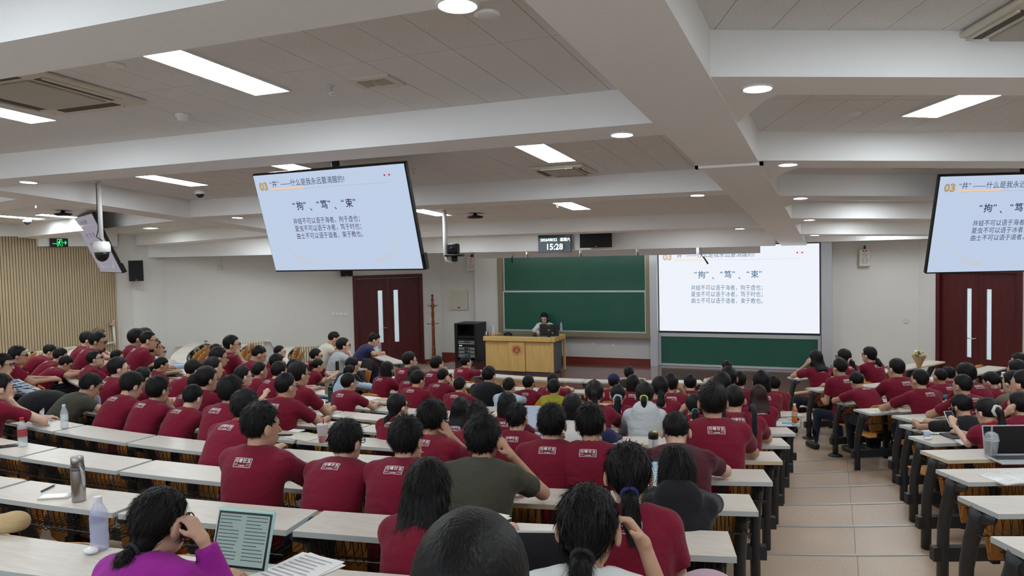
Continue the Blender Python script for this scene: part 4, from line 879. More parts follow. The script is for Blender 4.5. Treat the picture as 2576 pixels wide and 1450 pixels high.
def build_rows(sitters):
    for k in range(-3, 10):
        z = DESKZ(k); R1 = RK(k); R2 = R1-DD; flatrow = k < 0
        for bi, (bn, a0, a1) in enumerate(blocks(k)):
            if a1-a0 < 0.05 or (k == 9 and bn != 'middle block' and bn != 'right wing'): continue
            if bn == 'left wing' and k > 5: continue
            lab = f'curved {rowword(k)} row of pale desks, counted from the stage, {bn}'
            am = (a0+a1)/2; px_, py_ = POL(R1, am)
            t = empty('desk_row', (px_, py_, TIERZ(k)), label=lab, cat='desk row', group='curved desk rows')
            n = max(1, round((a1-a0)*R1/0.95)); da = (a1-a0)/n
            sh = math.radians(0.48)-math.floor((math.radians(0.48)-a0)/da)*da-a0 if False else 0
            def loc(p, zz): return (p[0]-px_, p[1]-py_, zz-TIERZ(k))
            for i in range(n):
                b0, b1 = a0+da*i+0.0011, a0+da*(i+1)-0.0011
                mb = MB(); bm_ = (b0+b1)/2
                # outer edge slightly bowed (3 points)
                near = [POL(R1, b0), POL(R1, bm_), POL(R1, b1)]; far = [POL(R2, b0), POL(R2, bm_), POL(R2, b1)]
                if i == 0 and bn == 'right wing': near[0] = POL(R1, b0+0.055/R1)
                if i == n-1 and bn == 'left wing': near[2] = POL(R1, b1-0.055/R1)
                pts = near+far[::-1]
                lo = [loc(p, z) for p in pts]; hi = [loc(p, z+0.026) for p in pts]
                mb.add(lo+hi, [(5, 4, 3, 2, 1, 0), (6, 7, 8, 9, 10, 11)], 0)
                mb.add(lo+hi, [(j, (j+1) % 6, 6+(j+1) % 6, 6+j) for j in range(6)], 1)
                mb.mi[-1] = 1
                ed = EDGEY if rnd.random() < 0.07 else EDGE
                mb.obj('desk_top', [DESK, ed], t)
                L = (b1-b0)*R1*0.97
                if k >= -2:
                    vis = k >= 3
                    key = (round(L, 2), vis)
                    if key not in _RKM: _RKM[key] = rack_mesh(L, 0.042 if vis else 0.09)
                    c = POL(R1, bm_); link('wire_rack', _RKM[key], t, loc(c, z), (0, 0, bm_))
            for i in range(n+1):
                a = a0+da*i; a = min(max(a, a0+0.035/R1*2), a1-0.035/R1*2)
                c = POL(R1, a); link('leg', LEGM[flatrow], t, loc(c, TIERZ(k)), (0, 0, a))
            bmm = MB(); N = max(2, n*2)
            for i in range(N):
                u, v = a0+(a1-a0)*i/N, a0+(a1-a0)*(i+1)/N
                ps = [POL(R1-0.27, u), POL(R1-0.27, v), POL(R1-0.33, v), POL(R1-0.33, u)]
                bmm.hexa([loc(p, TIERZ(k)+0.16) for p in ps]+[loc(p, TIERZ(k)+0.25) for p in ps])
            bmm.obj('beam', LEG, t)
            # seats for the row before
            if k >= -2:
                m = max(1, int((a1-a0)*(R1-0.4)/0.53)); taken = [s for s in sitters if s[0] == k-1]
                aa = [a0+(a1-a0)*(i+0.5)/m+(0.16/R1 if bn == 'right wing' else (-0.16/R1 if bn == 'left wing' else 0)) for i in range(m)]
                for a in aa:
                    if k > 8: continue
                    tk = any(abs(s[1]-a)*R1 < 0.24 for s in taken)
                    add_seat(k, a, bn, tk)
# ------------------------------------------------------------ people: smooth distance fields meshed to one skin
class Field:
    def __init__(s, lo, hi, res):
        s.res = res; s.lo = np.asarray(lo, np.float32)-2*res; n = np.ceil((np.asarray(hi)-s.lo)/res).astype(int)+3
        s.n = n; s.d = np.full(n, 0.5, np.float32)
        s.ax = [s.lo[i]+res*np.arange(n[i], dtype=np.float32) for i in range(3)]
    def sl(s, lo, hi):
        a = [max(int((lo[i]-s.lo[i])/s.res)-1, 0) for i in range(3)]; b = [min(int((hi[i]-s.lo[i])/s.res)+3, s.n[i]) for i in range(3)]
        if any(b[i] <= a[i] for i in range(3)): return None
        S = tuple(slice(a[i], b[i]) for i in range(3))
        return S, s.ax[0][S[0]][:, None, None], s.ax[1][S[1]][None, :, None], s.ax[2][S[2]][None, None, :]
    def blend(s, S, d, k, cut=False):
        o = s.d[S]
        if cut:
            s.d[S] = np.maximum(o, -d); return
        if k <= 0: s.d[S] = np.minimum(o, d); return
        h = np.maximum(k-np.abs(o-d), 0)/k; s.d[S] = np.minimum(o, d)-h*h*k*0.25
    def seg(s, a, b, ra, rb, k=0.02, cut=False, plane=None, flat=None):
        a = np.asarray(a, np.float32); b = np.asarray(b, np.float32); m = max(ra, rb)*(1 if not flat else max(1, flat[1]))+k+0.03
        q = s.sl(np.minimum(a, b)-m, np.maximum(a, b)+m)
        if q is None: return
        S, x, y, z = q; ba = b-a; L = float(ba@ba)+1e-9
        px, py, pz = x-a[0], y-a[1], z-a[2]
        t = np.clip((px*ba[0]+py*ba[1]+pz*ba[2])/L, 0, 1)
        ex, ey, ez = px-ba[0]*t, py-ba[1]*t, pz-ba[2]*t
        if flat is not None:        # flat=(axis vector, stretch)
            v, st = flat; v = np.asarray(v, np.float32); c = ex*v[0]+ey*v[1]+ez*v[2]; f_ = c*(1-1/st)
            ex, ey, ez = ex-f_*v[0], ey-f_*v[1], ez-f_*v[2]
        d = np.sqrt(ex*ex+ey*ey+ez*ez)-(ra+(rb-ra)*t)
        if plane is not None:       # keep the side (p-o).n < 0
            o, n = plane; d = np.maximum(d, (x-o[0])*n[0]+(y-o[1])*n[1]+(z-o[2])*n[2])
        s.blend(S, d, k, cut)
    def ell(s, c, r, M=None, k=0.02, cut=False, post=None):
        c = np.asarray(c, np.float32); r = np.asarray(r, np.float32); m = float(max(r))+k+0.03
        q = s.sl(c-m, c+m)
        if q is None: return
        S, x, y, z = q; px, py, pz = x-c[0], y-c[1], z-c[2]
        if M is None: u, v, w_ = px, py, pz
        else: u = px*M[0][0]+py*M[0][1]+pz*M[0][2]; v = px*M[1][0]+py*M[1][1]+pz*M[1][2]; w_ = px*M[2][0]+py*M[2][1]+pz*M[2][2]
        a, b, c_ = u/r[0], v/r[1], w_/r[2]
        k0 = np.sqrt(a*a+b*b+c_*c_); k1 = np.sqrt((a/r[0])**2+(b/r[1])**2+(c_/r[2])**2)+1e-6
        d = k0*(k0-1)/k1
        if post is not None: d = post(d, u, v, w_)
        s.blend(S, d, k, cut)
    def mesh(s, name, m, xf=None):
        d = s.d; n = s.n; ins = d < 0
        c = np.zeros(n-1, np.int8)
        for i in (0, 1):
            for j in (0, 1):
                for l in (0, 1): c += ins[i:n[0]-1+i, j:n[1]-1+j, l:n[2]-1+l]
        act = (c > 0) & (c < 8); idx = np.full(n-1, -1, np.int32); A = np.argwhere(act)
        if len(A) == 0: return None
        idx[act] = np.arange(len(A))
        P = np.zeros((len(A), 3), np.float32); W = np.zeros(len(A), np.float32)
        i, j, l = A.T
        for ax in range(3):
            for u in (0, 1):
                for v in (0, 1):
                    o = [0, 0, 0]; oth = [q for q in range(3) if q != ax]; o[oth[0]] = u; o[oth[1]] = v
                    d0 = d[i+o[0], j+o[1], l+o[2]]; o2 = list(o); o2[ax] = 1; d1 = d[i+o2[0], j+o2[1], l+o2[2]]
                    cr = (d0 < 0) != (d1 < 0); t = np.where(cr, d0/(d0-d1+1e-12), 0)
                    e = np.zeros((len(A), 3), np.float32); e[:, oth[0]] = u; e[:, oth[1]] = v; e[:, ax] = t
                    P += e*cr[:, None]; W += cr
        V = s.lo+(A+P/W[:, None])*s.res
        F = []
        for ax in range(3):
            o1, o2 = [q for q in range(3) if q != ax]
            sl0 = [slice(None)]*3; sl1 = [slice(None)]*3; sl0[ax] = slice(0, n[ax]-1); sl1[ax] = slice(1, n[ax])
            a0, a1 = ins[tuple(sl0)], ins[tuple(sl1)]
            for flip, cond in ((False, a0 & ~a1), (True, ~a0 & a1)):
                E = np.argwhere(cond)
                E = E[(E[:, o1] > 0) & (E[:, o2] > 0) & (E[:, o1] < n[o1]-1) & (E[:, o2] < n[o2]-1)]
                if len(E) == 0: continue
                q = []
                for u, v in ((-1, -1), (0, -1), (0, 0), (-1, 0)):
                    e = E.copy(); e[:, o1] += u; e[:, o2] += v; q.append(idx[e[:, 0], e[:, 1], e[:, 2]])
                q = np.stack(q, 1)
                if (ax == 1) != flip: q = q[:, ::-1]
                F.append(q)
        F = np.concatenate(F); F = F[(F >= 0).all(1)]
        me = bpy.data.meshes.new(name); me.vertices.add(len(V)); me.vertices.foreach_set('co', V.astype(np.float32).ravel())
        me.loops.add(F.size); me.loops.foreach_set('vertex_index', F.astype(np.int32).ravel())
        me.polygons.add(len(F)); me.polygons.foreach_set('loop_start', np.arange(0, F.size, 4, dtype=np.int32)); me.polygons.foreach_set('loop_total', np.full(len(F), 4, np.int32))
        me.polygons.foreach_set('use_smooth', np.ones(len(F), bool)); me.materials.append(m); me.update(calc_edges=True)
        return me
SKINS = [mat('skin_a', (0.60, 0.36, 0.25), 0.5, noise=(40, 0.06)), mat('skin_b', (0.54, 0.31, 0.205), 0.5, noise=(40, 0.06)), mat('skin_c', (0.66, 0.42, 0.31), 0.5, noise=(40, 0.06))]
HAIR = mat('hair_black', (0.006, 0.0055, 0.0055), 0.46, spec=0.26, bump=(150, 0.5, (1, 1, 0.10), 0.006), noise=(90, 0.4, (1, 1, 0.08)))
HAIRB = mat('hair_brown', (0.030, 0.012, 0.010), 0.42, spec=0.3, bump=(150, 0.5, (1, 1, 0.10), 0.006), noise=(90, 0.4, (1, 1, 0.08)))
HAIRD = mat('hair_dyed', (0.10, 0.035, 0.010), 0.45, bump=(150, 0.5, (1, 1, 0.10), 0.006), noise=(90, 0.4, (1, 1, 0.08)))
def cloth(n, c, r=0.85): return mat(n, c, r, spec=0.25, noise=(3, 0.10), bump=(9, 0.55, (1, 1, 1.6), 0.03), sheen=0.1)
CL = {'maroon': cloth('maroon_cotton', (0.185, 0.006, 0.024)), 'darkmaroon': cloth('dark_maroon_polo', (0.065, 0.006, 0.014)), 'olive': cloth('olive_polo', (0.058, 0.058, 0.040)),
      'black': cloth('black_cotton', (0.010, 0.010, 0.012)), 'white': cloth('white_cotton', (0.72, 0.73, 0.72)), 'cream': cloth('cream_shirt', (0.66, 0.63, 0.53)), 'grey': cloth('grey_polo', (0.42, 0.45, 0.47)),
      'navy': cloth('navy_polo', (0.022, 0.026, 0.085)), 'lightblue': cloth('light_blue_shirt', (0.46, 0.60, 0.74)), 'yellowgreen': cloth('yellow_green_shirt', (0.36, 0.33, 0.025)), 'hoodie': cloth('pale_grey_hoodie', (0.58, 0.63, 0.66)),
      'magenta': cloth('magenta_jacket', (0.34, 0.018, 0.30)), 'khaki': cloth('khaki_shirt', (0.16, 0.15, 0.11)), 'greyshirt': cloth('dark_grey_shirt', (0.09, 0.09, 0.08)), 'darkblack': cloth('charcoal_shirt', (0.02, 0.02, 0.022))}
def plaid():
    m = bpy.data.materials.new('blue_plaid'); m.use_nodes = True; nt = m.node_tree; b = nt.nodes['Principled BSDF']; b.inputs['Roughness'].default_value = 0.85
    tc = nt.nodes.new('ShaderNodeTexCoord'); cols = []
    for ax, sc in (('X', 34), ('Z', 34)):
        wv = nt.nodes.new('ShaderNodeTexWave'); wv.bands_direction = ax; wv.inputs['Scale'].default_value = sc/3.0; nt.links.new(tc.outputs['Object'], wv.inputs['Vector']); cols.append(wv)
    mx = nt.nodes.new('ShaderNodeMath'); mx.operation = 'MAXIMUM'; nt.links.new(cols[0].outputs['Fac'], mx.inputs[0]); nt.links.new(cols[1].outputs['Fac'], mx.inputs[1])
    r = nt.nodes.new('ShaderNodeValToRGB'); r.color_ramp.elements[0].position = 0.55; r.color_ramp.elements[0].color = (0.02, 0.045, 0.12, 1); r.color_ramp.elements[1].position = 0.95; r.color_ramp.elements[1].color = (0.55, 0.62, 0.70, 1)
    nt.links.new(mx.outputs[0], r.inputs[0]); nt.links.new(r.outputs[0], b.inputs['Base Color']); return m
CL['plaid'] = plaid()
TROU = [cloth('dark_trousers', (0.012, 0.013, 0.02)), cloth('navy_trousers', (0.014, 0.018, 0.04))]
SHOE = mat('shoe', (0.02, 0.02, 0.02), 0.5); SHOEW = mat('white_shoe', (0.65, 0.65, 0.62), 0.5)
PRINT = mat('print_white', (0.80, 0.78, 0.78), 0.7)
LANY = mat('red_lanyard', (0.55, 0.02, 0.02), 0.5); LANT = mat('teal_lanyard', (0.10, 0.45, 0.45), 0.5)
GLB = mat('glasses_black', (0.01, 0.01, 0.01), 0.3); GLM = mat('glasses_metal', (0.35, 0.33, 0.32), 0.3, 0.8)
EYEW = mat('eye_dark', (0.02, 0.015, 0.012), 0.2)
LIPS = mat('lips', (0.36, 0.12, 0.11), 0.5)
# the white print on the back of the maroon shirts
def print_data():
    mb = MB(); W_, H_ = 0.112, 0.054
    def rr(w_, h_, r, n=3):
        p = []
        for cx_, cy_, a0 in ((w_/2-r, h_/2-r, 0), (-w_/2+r, h_/2-r, 90), (-w_/2+r, -h_/2+r, 180), (w_/2-r, -h_/2+r, 270)):
            for i in range(n+1): a = math.radians(a0+90*i/n); p.append((cx_+r*math.cos(a), cy_+r*math.sin(a)))
        return p
    o, i_ = rr(W_, H_, 0.006), rr(W_-0.0052, H_-0.0052, 0.004)
    def dens(p):
        q = []
        for a, b in zip(p, p[1:]+p[:1]):
            m = max(1, int(math.hypot(b[0]-a[0], b[1]-a[1])/0.012)); q += [(a[0]+(b[0]-a[0])*t/m, a[1]+(b[1]-a[1])*t/m) for t in range(m)]
        return q
    # same subdivision for both outlines
    oo, ii = [], []
    for a, b, c, d in zip(o, o[1:]+o[:1], i_, i_[1:]+i_[:1]):
        m = max(1, int(math.hypot(b[0]-a[0], b[1]-a[1])/0.010))
        for t in range(m): oo.append((a[0]+(b[0]-a[0])*t/m, a[1]+(b[1]-a[1])*t/m)); ii.append((c[0]+(d[0]-c[0])*t/m, c[1]+(d[1]-c[1])*t/m))
    n = len(oo); mb.add([(x, y, 0) for x, y in oo+ii], [(j, (j+1) % n, n+(j+1) % n, n+j) for j in range(n)])
    for j, ch in enumerate('\u5143\u57f9\u5eff\u4e94'): put_text(mb, ch, 0.0245, -0.0505+0.0258*j, 0.0015, res=1, bold=0.0007)
    put_text(mb, 'YUANPEI', 0.0105, 0, -0.0205, align='CENTER', res=1, bold=0.0003)
    for sg in (-1, 1):
        for y in (-0.008, -0.0155):
            for q in range(3):
                x0 = 0.027+0.0085*q; x1 = x0+0.0085; mb.add([(min(sg*x0, sg*x1), y-0.0009, 0), (max(sg*x0, sg*x1), y-0.0009, 0), (max(sg*x0, sg*x1), y+0.0009, 0), (min(sg*x0, sg*x1), y+0.0009, 0)], [(0, 1, 2, 3)])
    return mb.v, mb.f
PV, PF = print_data()
def rot(yaw, pitch, roll=0.0):
    """columns: right, forward, up; yaw + turns left, pitch + looks up, roll + tips to the right"""
    M = Matrix.Rotation(yaw, 3, 'Z') @ Matrix.Rotation(pitch, 3, 'X') @ Matrix.Rotation(roll, 3, 'Y'); return np.array(M)
def strands(me, ho, hm, hp_, HR, hs, st, g, n):
    nf = len(me.polygons); co = np.empty(len(me.vertices)*3, np.float32); me.vertices.foreach_get('co', co); co = co.reshape(-1, 3)
    ctr = np.empty(nf*3, np.float32); me.polygons.foreach_get('center', ctr); ctr = ctr.reshape(-1, 3); nor = np.empty(nf*3, np.float32); me.polygons.foreach_get('normal', nor); nor = nor.reshape(-1, 3)
    q = np.random.RandomState(nf % 9999); pick = q.randint(0, nf, n); p = ctr[pick]+q.uniform(-1, 1, (n, 3))*0.005; nn = nor[pick]
    if st in ('short', 'crew', 'fade', 'updo'):
        src = hp_((0.01, -0.055, 0.105)); t = p-src; Ln, lift = (0.034 if st == 'short' else (0.014 if st == 'crew' else 0.026)), (0.34 if g('spiky', 0) > 0.004 else 0.15)
    elif st in ('pony', 'longpony'):
        tie = hp_((g('tx', 0), -0.105, g('tz', -0.02))); t = tie-p; low = (p[:, 2] < tie[2]-0.015) | (p[:, 1] < tie[1]-0.02); t[low] = (0, -0.01, -1); Ln, lift = 0.05, 0.05
    else:
        t = p-hp_((0, -0.01, 0.11)); t[:, 2] -= 0.10; Ln, lift = 0.06, 0.09
    t /= np.linalg.norm(t, axis=1)[:, None]+1e-6; t -= nn*(t*nn).sum(1)[:, None]; t /= np.linalg.norm(t, axis=1)[:, None]+1e-6
    d = t+nn*lift+q.normal(0, 0.085, (n, 3)); d /= np.linalg.norm(d, axis=1)[:, None]
    L = Ln*(0.6+0.7*q.rand(n))*hs/1.1; w_ = np.cross(d, nn); w_ /= np.linalg.norm(w_, axis=1)[:, None]+1e-6; w_ *= 0.0011
    p0 = p-nn*0.002; p1 = p0+d*(L*0.55)[:, None]; d2 = d+t*0.35; d2[:, 2] -= 0.25; d2 /= np.linalg.norm(d2, axis=1)[:, None]; p2 = p1+d2*(L*0.5)[:, None]
    V = np.stack([p0-w_, p0+w_, p1+w_*0.8, p1-w_*0.8, p2], 1).reshape(-1, 3); i = np.arange(n)*5
    F = [(a, a+1, a+2, a+3) for a in i]+[(a+3, a+2, a+4) for a in i]
    m = bpy.data.meshes.new('hair_strands'); m.from_pydata(V.tolist(), [], F); m.materials.append(hm); m.update(); link('hair_strands', m, ho, kind='stuff')
def person(spec, name='person'):
    """spec: x,y head centre pixel; k row; see PEOPLE"""
    g = spec.get; k = spec['k']; s = g('s', 1.0); res = g('res', 0.02)
    zt = (DTOP(k)-SEATZ(k)) if not g('stand') else 0.9
    lean = math.radians(g('lean', 16)); hunch = g('hunch', 0.05); tw = math.radians(g('tw', 0)); side = g('side', 0.0)
    hy, hp, hr = (math.radians(g(q, 0)) for q in ('hy', 'hp', 'hr'))
    def skeleton(s):
        P = np.array([0, 0, (0.93*s if g('stand') else 0.47)]); L = 0.50*s
        N = P+np.array([side, L*math.sin(lean), L*math.cos(lean)])
        M = (P+N)/2+np.array([0, -hunch*math.cos(lean)-0.02, hunch*math.sin(lean)+0.02])
        tp = (lean*0.55+g('neck', 0.25))
        H = N+np.array([side*0.3, 0.160*s*math.sin(tp), 0.160*s*math.cos(tp)])
        return P, M, N, H
    # place: head centre on the given pixel
    rr = RK(k)+g('dr', 0.36) if not g('at') else 0
    def place(a, s, rr):
        P, M, N, H = skeleton(s); x, y = POL(rr, a); c, sn = math.cos(a+tw), math.sin(a+tw)
        return np.array([x+H[0]*c-H[1]*sn, y+H[0]*sn+H[1]*c, SEATZ(k)+H[2]])
    if g('at'):
        x0, y0, z0, a = g('at'); base = (x0, y0, z0); ang = a
    else:
        tgt = np.array([spec['x'], spec['y']], float)
        d = ray(*tgt); a0 = None; best = 1e9
        for a in np.linspace(-1.1, 1.1, 441):
            pw_ = place(a, s, rr); dd = (pw_-[0, 0, ZC])@_F
            if dd < 0.3: continue
            e = abs(PROJ(pw_)[0]-tgt[0])+0.02*abs(PROJ(pw_)[1]-tgt[1])
            if e < best: best, a0 = e, a
        q = np.array([a0, s]); fixed = 1
        def err(q, v): return (PROJ(place(q[0], q[1] if v == 0 else s_, rr if v == 0 else q[1]))-tgt)
        for it in range(12):
            e = err(q, 0); J = np.stack([(err(q+np.array([1e-4, 0]), 0)-e)/1e-4, (err(q+np.array([0, 1e-4]), 0)-e)/1e-4], 1)
            try: st = np.linalg.solve(J, -e)
            except Exception: break
            q = q+np.clip(st, -0.1, 0.1)
        s_ = float(np.clip(q[1], 0.85*s, 1.13*s))
        if abs(s_-q[1]) > 1e-6 or not np.isfinite(q).all():
            q = np.array([a0, rr])
            for it in range(14):
                e = err(q, 1); J = np.stack([(err(q+np.array([1e-4, 0]), 1)-e)/1e-4, (err(q+np.array([0, 1e-4]), 1)-e)/1e-4], 1)
                try: st = np.linalg.solve(J, -e)
                except Exception: break
                q = q+np.clip(st, -0.08, 0.08)
            if abs(q[1]-rr) < 0.45: rr = q[1]; a0 = q[0]
            else: rr = rr+math.copysign(0.45, q[1]-rr); a0 = q[0]
        else: a0 = q[0]
        s = s_; x0, y0 = POL(rr, a0); base = (x0, y0, SEATZ(k)); ang = a0+tw
        spec['_rr'] = rr-RK(k); spec['_s'] = s; spec['_a'] = a0
    P, M, N, H = skeleton(s)
    dk = RK(k)-(rr if not g('at') else 0)          # desk near edge is at local y = -dk
    ydesk = -dk if not g('at') else 0.35
    root = empty(name, base, ang)
    HR = rot(hy, hp, hr); MT = HR.T                 # rows: head axes
    hs = s*g('hs', 1.10)
    def hp_(v): return H+HR@(np.asarray(v, float)*hs)
    def bez(t): return (1-t)**2*P+2*t*(1-t)*M+t*t*N
    def frame(t):
        d = 2*(1-t)*(M-P)+2*t*(N-M); d = d/np.linalg.norm(d); r = np.array([1.0, 0, 0]); f = np.cross(d, r); f /= np.linalg.norm(f); return np.stack([r, f, d])
    w_ = g('w', 1.0)*s; fem = g('fem', False); sw = (0.150 if fem else 0.172)*w_
    ft = frame(0.92); SHL, SHR = (N+ft[0]*sg*sw-ft[2]*0.045*s+ft[1]*0.015 for sg in (-1, 1))
    # arms
    def arm(mode, sg):
        S = SHR if sg > 0 else SHL; chin = hp_((sg*0.035, 0.085, -0.12)); 
        zd = zt+0.035
        if mode == 'desk': E, Wp = np.array([S[0]+sg*0.07, min(max(S[1]+0.10, ydesk-0.04), ydesk+0.14), zd+0.015]), np.array([sg*0.09, ydesk+0.20, zd])
        elif mode == 'fold': E, Wp = np.array([S[0]+sg*0.09, ydesk+0.05, zd+0.012]), np.array([-sg*0.02, ydesk+0.12+0.03*sg, zd])
        elif mode == 'write': E, Wp = np.array([S[0]+sg*0.08, ydesk+0.0, zd+0.03]), np.array([sg*0.10, ydesk+0.17, zd+0.01])
        elif mode == 'chin': E, Wp = np.array([S[0]+sg*0.03, max(ydesk+0.06, S[1]+0.05), zd+0.02]), hp_((sg*0.045, 0.10, -0.17))
        elif mode == 'temple': E, Wp = np.array([S[0]+sg*0.10, max(ydesk+0.03, S[1]+0.02), zd+0.02]), hp_((sg*0.125, 0.05, -0.085))
        elif mode == 'raise': E, Wp = np.array([S[0]+sg*0.10, S[1]+0.12, S[2]-0.14]), hp_((sg*0.15, 0.06, -0.05))
        elif mode == 'phone': E, Wp = np.array([S[0]+sg*0.03, S[1]+0.06, zd+0.03]), np.array([sg*0.05, ydesk+0.10, zd+0.10])
        elif mode == 'edge': E, Wp = np.array([S[0]+sg*0.13, ydesk+0.06, zd+0.015]), np.array([sg*0.05, ydesk+0.16, zd])
        elif mode == 'down': E, Wp = np.array([S[0]+sg*0.06, S[1]+0.02, S[2]-0.27*s]), np.array([sg*0.16, S[1]+0.2, max(zt-0.12, 0.5)])
        elif mode == 'hang': E, Wp = np.array([S[0]+sg*0.05, S[1]-0.01, S[2]-0.28*s]), np.array([S[0]+sg*0.05, S[1]+0.04, S[2]-0.52*s])
        elif mode == 'cross': E, Wp = np.array([S[0]+sg*0.05, S[1]+0.05, S[2]-0.27*s]), np.array([-sg*0.08, S[1]+0.2, S[2]-0.24*s])
        else: E, Wp = (np.array(v, float) for v in mode)
        return S, E, Wp
    armL, armR = arm(g('L', 'desk'), -1), arm(g('R', 'desk'), 1)
    sk = SKINS[g('sk', spec.get('_i', 0) % 3)]
    pts = np.array([N, H+0.14*s, H-0.14*s, bez(0.35)]+[v for A_ in (armL, armR) for v in A_]); lo, hi = pts.min(0)-0.16, pts.max(0)+0.16
    # ---- body (skin): head, neck, arms, hands, core of the torso
    B = Field(lo, hi, res)
    for t_, r_ in ((0.55, (0.13, 0.085, 0.15)), (0.8, (0.15, 0.09, 0.12))): B.ell(bez(t_), np.array(r_)*w_, frame(t_), 0.05)
    B.seg(SHL, SHR, 0.045*s, 0.045*s, 0.05)
    B.seg(N-ft[2]*0.03, H+HR@np.array([0, -0.02, -0.06])*s, 0.056*s*(0.9 if fem else 1), 0.052*s*(0.9 if fem else 1), 0.03)
    hk = 0.012 if res < 0.014 else 0.02
    B.ell(hp_((0, -0.010, 0.022)), np.array((0.074, 0.092, 0.090))*hs, MT, hk)
    B.ell(hp_((0, 0.026, -0.032)), np.array((0.063, 0.068, 0.085))*hs, MT, 0.03)
    B.ell(hp_((0, 0.038, -0.085)), np.array((0.044, 0.046, 0.034))*hs, MT, 0.03)
    B.seg(hp_((0, 0.086, 0.0)), hp_((0, 0.108, -0.040)), 0.009*hs, 0.0135*hs, 0.012)
    B.ell(hp_((0, 0.082, 0.014)), np.array((0.050, 0.012, 0.010))*hs, MT, 0.012)
    B.ell(hp_((0, 0.088, -0.074)), np.array((0.024, 0.011, 0.010))*hs, MT, 0.008)
    for sg in (-1, 1): B.ell(hp_((sg*0.085, -0.006, -0.018)), np.array((max(0.011, res*0.75), 0.022, 0.033))*hs, MT, 0.008)
    for (S, E, Wp), sg in ((armL, -1), (armR, 1)):
        fa = 0.86 if fem else 1.0
        B.seg(S, E, 0.046*s*fa, 0.040*s*fa, 0.02); B.seg(E, Wp, 0.040*s*fa, 0.026*s*fa, 0.02)
        mode = g('R' if sg > 0 else 'L', 'desk'); d = Wp-E; d /= np.linalg.norm(d)
        if mode in ('chin', 'temple', 'raise'):
            tg = hp_((sg*0.05, 0.07, -0.08)) if mode == 'chin' else hp_((sg*0.085, 0.04, 0.01)); d2 = tg-Wp; d2 /= np.linalg.norm(d2)+1e-6; d = d*0.45+d2*0.55
        elif mode in ('desk', 'fold', 'write', 'edge'): d = np.array([-sg*0.35, 0.93, -0.08]) if mode != 'fold' else np.array([-sg*0.95, 0.25, 0.0])
        elif mode == 'phone': d = np.array([-sg*0.3, 0.75, 0.55])
        d /= np.linalg.norm(d); curl = {'chin': 1.5, 'temple': 0.5, 'raise': 1.1, 'phone': 1.1, 'write': 1.2, 'cross': 0.4}.get(mode, 0.55)
        up = np.array([0, 0, 1.0]) if mode not in ('chin', 'temple', 'raise') else -(H-Wp)/np.linalg.norm(H-Wp)
        lat = np.cross(d, up); lat /= np.linalg.norm(lat)+1e-6; nrm = np.cross(lat, d)     # nrm: back of the hand
        pc = Wp+d*0.045*s
        if res > 0.0125:
            B.seg(Wp, Wp+d*0.085*s, 0.028*s, 0.030*s, 0.015); c_ = Wp+d*0.085*s; dd = d*math.cos(curl*0.8)-nrm*math.sin(curl*0.8); B.seg(c_, c_+dd*0.055*s, 0.027*s, 0.018*s, 0.015)
            B.seg(Wp+d*0.03*s+lat*sg*-0.02, Wp+d*0.08*s-lat*sg*0.045*s, 0.014, 0.012, 0.01)
        else:
            B.seg(Wp, Wp+d*0.08*s, 0.020*s, 0.017*s, 0.012, flat=(lat, 2.0))
            for fi, (o_, L_) in enumerate(((-0.030, 0.068), (-0.010, 0.078), (0.010, 0.073), (0.029, 0.058))):
                b0 = Wp+d*0.083*s+lat*o_*s; c1 = curl*(0.8+0.1*fi); d1 = d*math.cos(c1*0.55)-nrm*math.sin(c1*0.55); d2 = d*math.cos(c1*1.35)-nrm*math.sin(c1*1.35)
                m1 = b0+d1*L_*0.5*s; B.seg(Wp+d*0.06*s+lat*o_*s, b0, 0.0095*s, 0.0095*s, 0.006); B.seg(b0, m1, 0.0092*s, 0.0085*s, 0.004); B.seg(m1, m1+d2*L_*0.5*s, 0.0085*s, 0.0072*s, 0.004)
            th0 = Wp+d*0.022*s-lat*0.024*s*sg; th1 = th0+(d*0.62-lat*0.72*sg-nrm*0.25)*0.042*s; B.seg(th0, th1, 0.0125*s, 0.0105*s, 0.008); B.seg(th1, th1+(d*0.85-lat*0.3*sg-nrm*0.3)*0.034*s, 0.0105*s, 0.008*s, 0.006)
    me = B.mesh('body', sk); link('body', me, root)
    # ---- shirt
    pts = np.array([P, N, SHL, SHR, (armL[0]+armL[1])/2, (armR[0]+armR[1])/2]+([armL[2], armR[2]] if g('sleeve', 0.6) > 1 else []))
    C = Field(pts.min(0)-0.24, pts.max(0)+0.22, max(res, 0.0125)); lo_ = 0.014
    fat = g('fat', 1.0)
    for t_, r_ in ((0.02, (0.168, 0.130, 0.13)), (0.28, (0.156, 0.118, 0.17)), (0.52, (0.162, 0.112, 0.17)), (0.78, (0.176, 0.108, 0.14))):
        C.ell(bez(t_), (np.array(r_)*np.array([1, fat, 1])+lo_)*w_*(0.93 if fem else 1), frame(t_), 0.07)
    C.seg(SHL, SHR, 0.060*s, 0.060*s, 0.06)
    C.seg(N-ft[2]*0.01, (SHL+N)/2+ft[2]*0.012, 0.056*s, 0.050*s, 0.04); C.seg(N-ft[2]*0.01, (SHR+N)/2+ft[2]*0.012, 0.056*s, 0.050*s, 0.04)
    fr_ = g('sleeve', 0.62)
    for S, E, Wp in (armL, armR):
        if fr_ <= 1:
            e = S+(E-S)*fr_; n_ = (E-S)/np.linalg.norm(E-S); C.seg(S, S+(E-S)*(fr_+0.15), 0.066*s, 0.064*s, 0.035, plane=(e, n_))
        else:
            C.seg(S, E, 0.066*s, 0.056*s, 0.03); e = E+(Wp-E)*(fr_-1); n_ = (Wp-E)/np.linalg.norm(Wp-E); C.seg(E, E+(Wp-E)*min(fr_-0.9, 1.0), 0.056*s, 0.044*s, 0.03, plane=(e, n_))
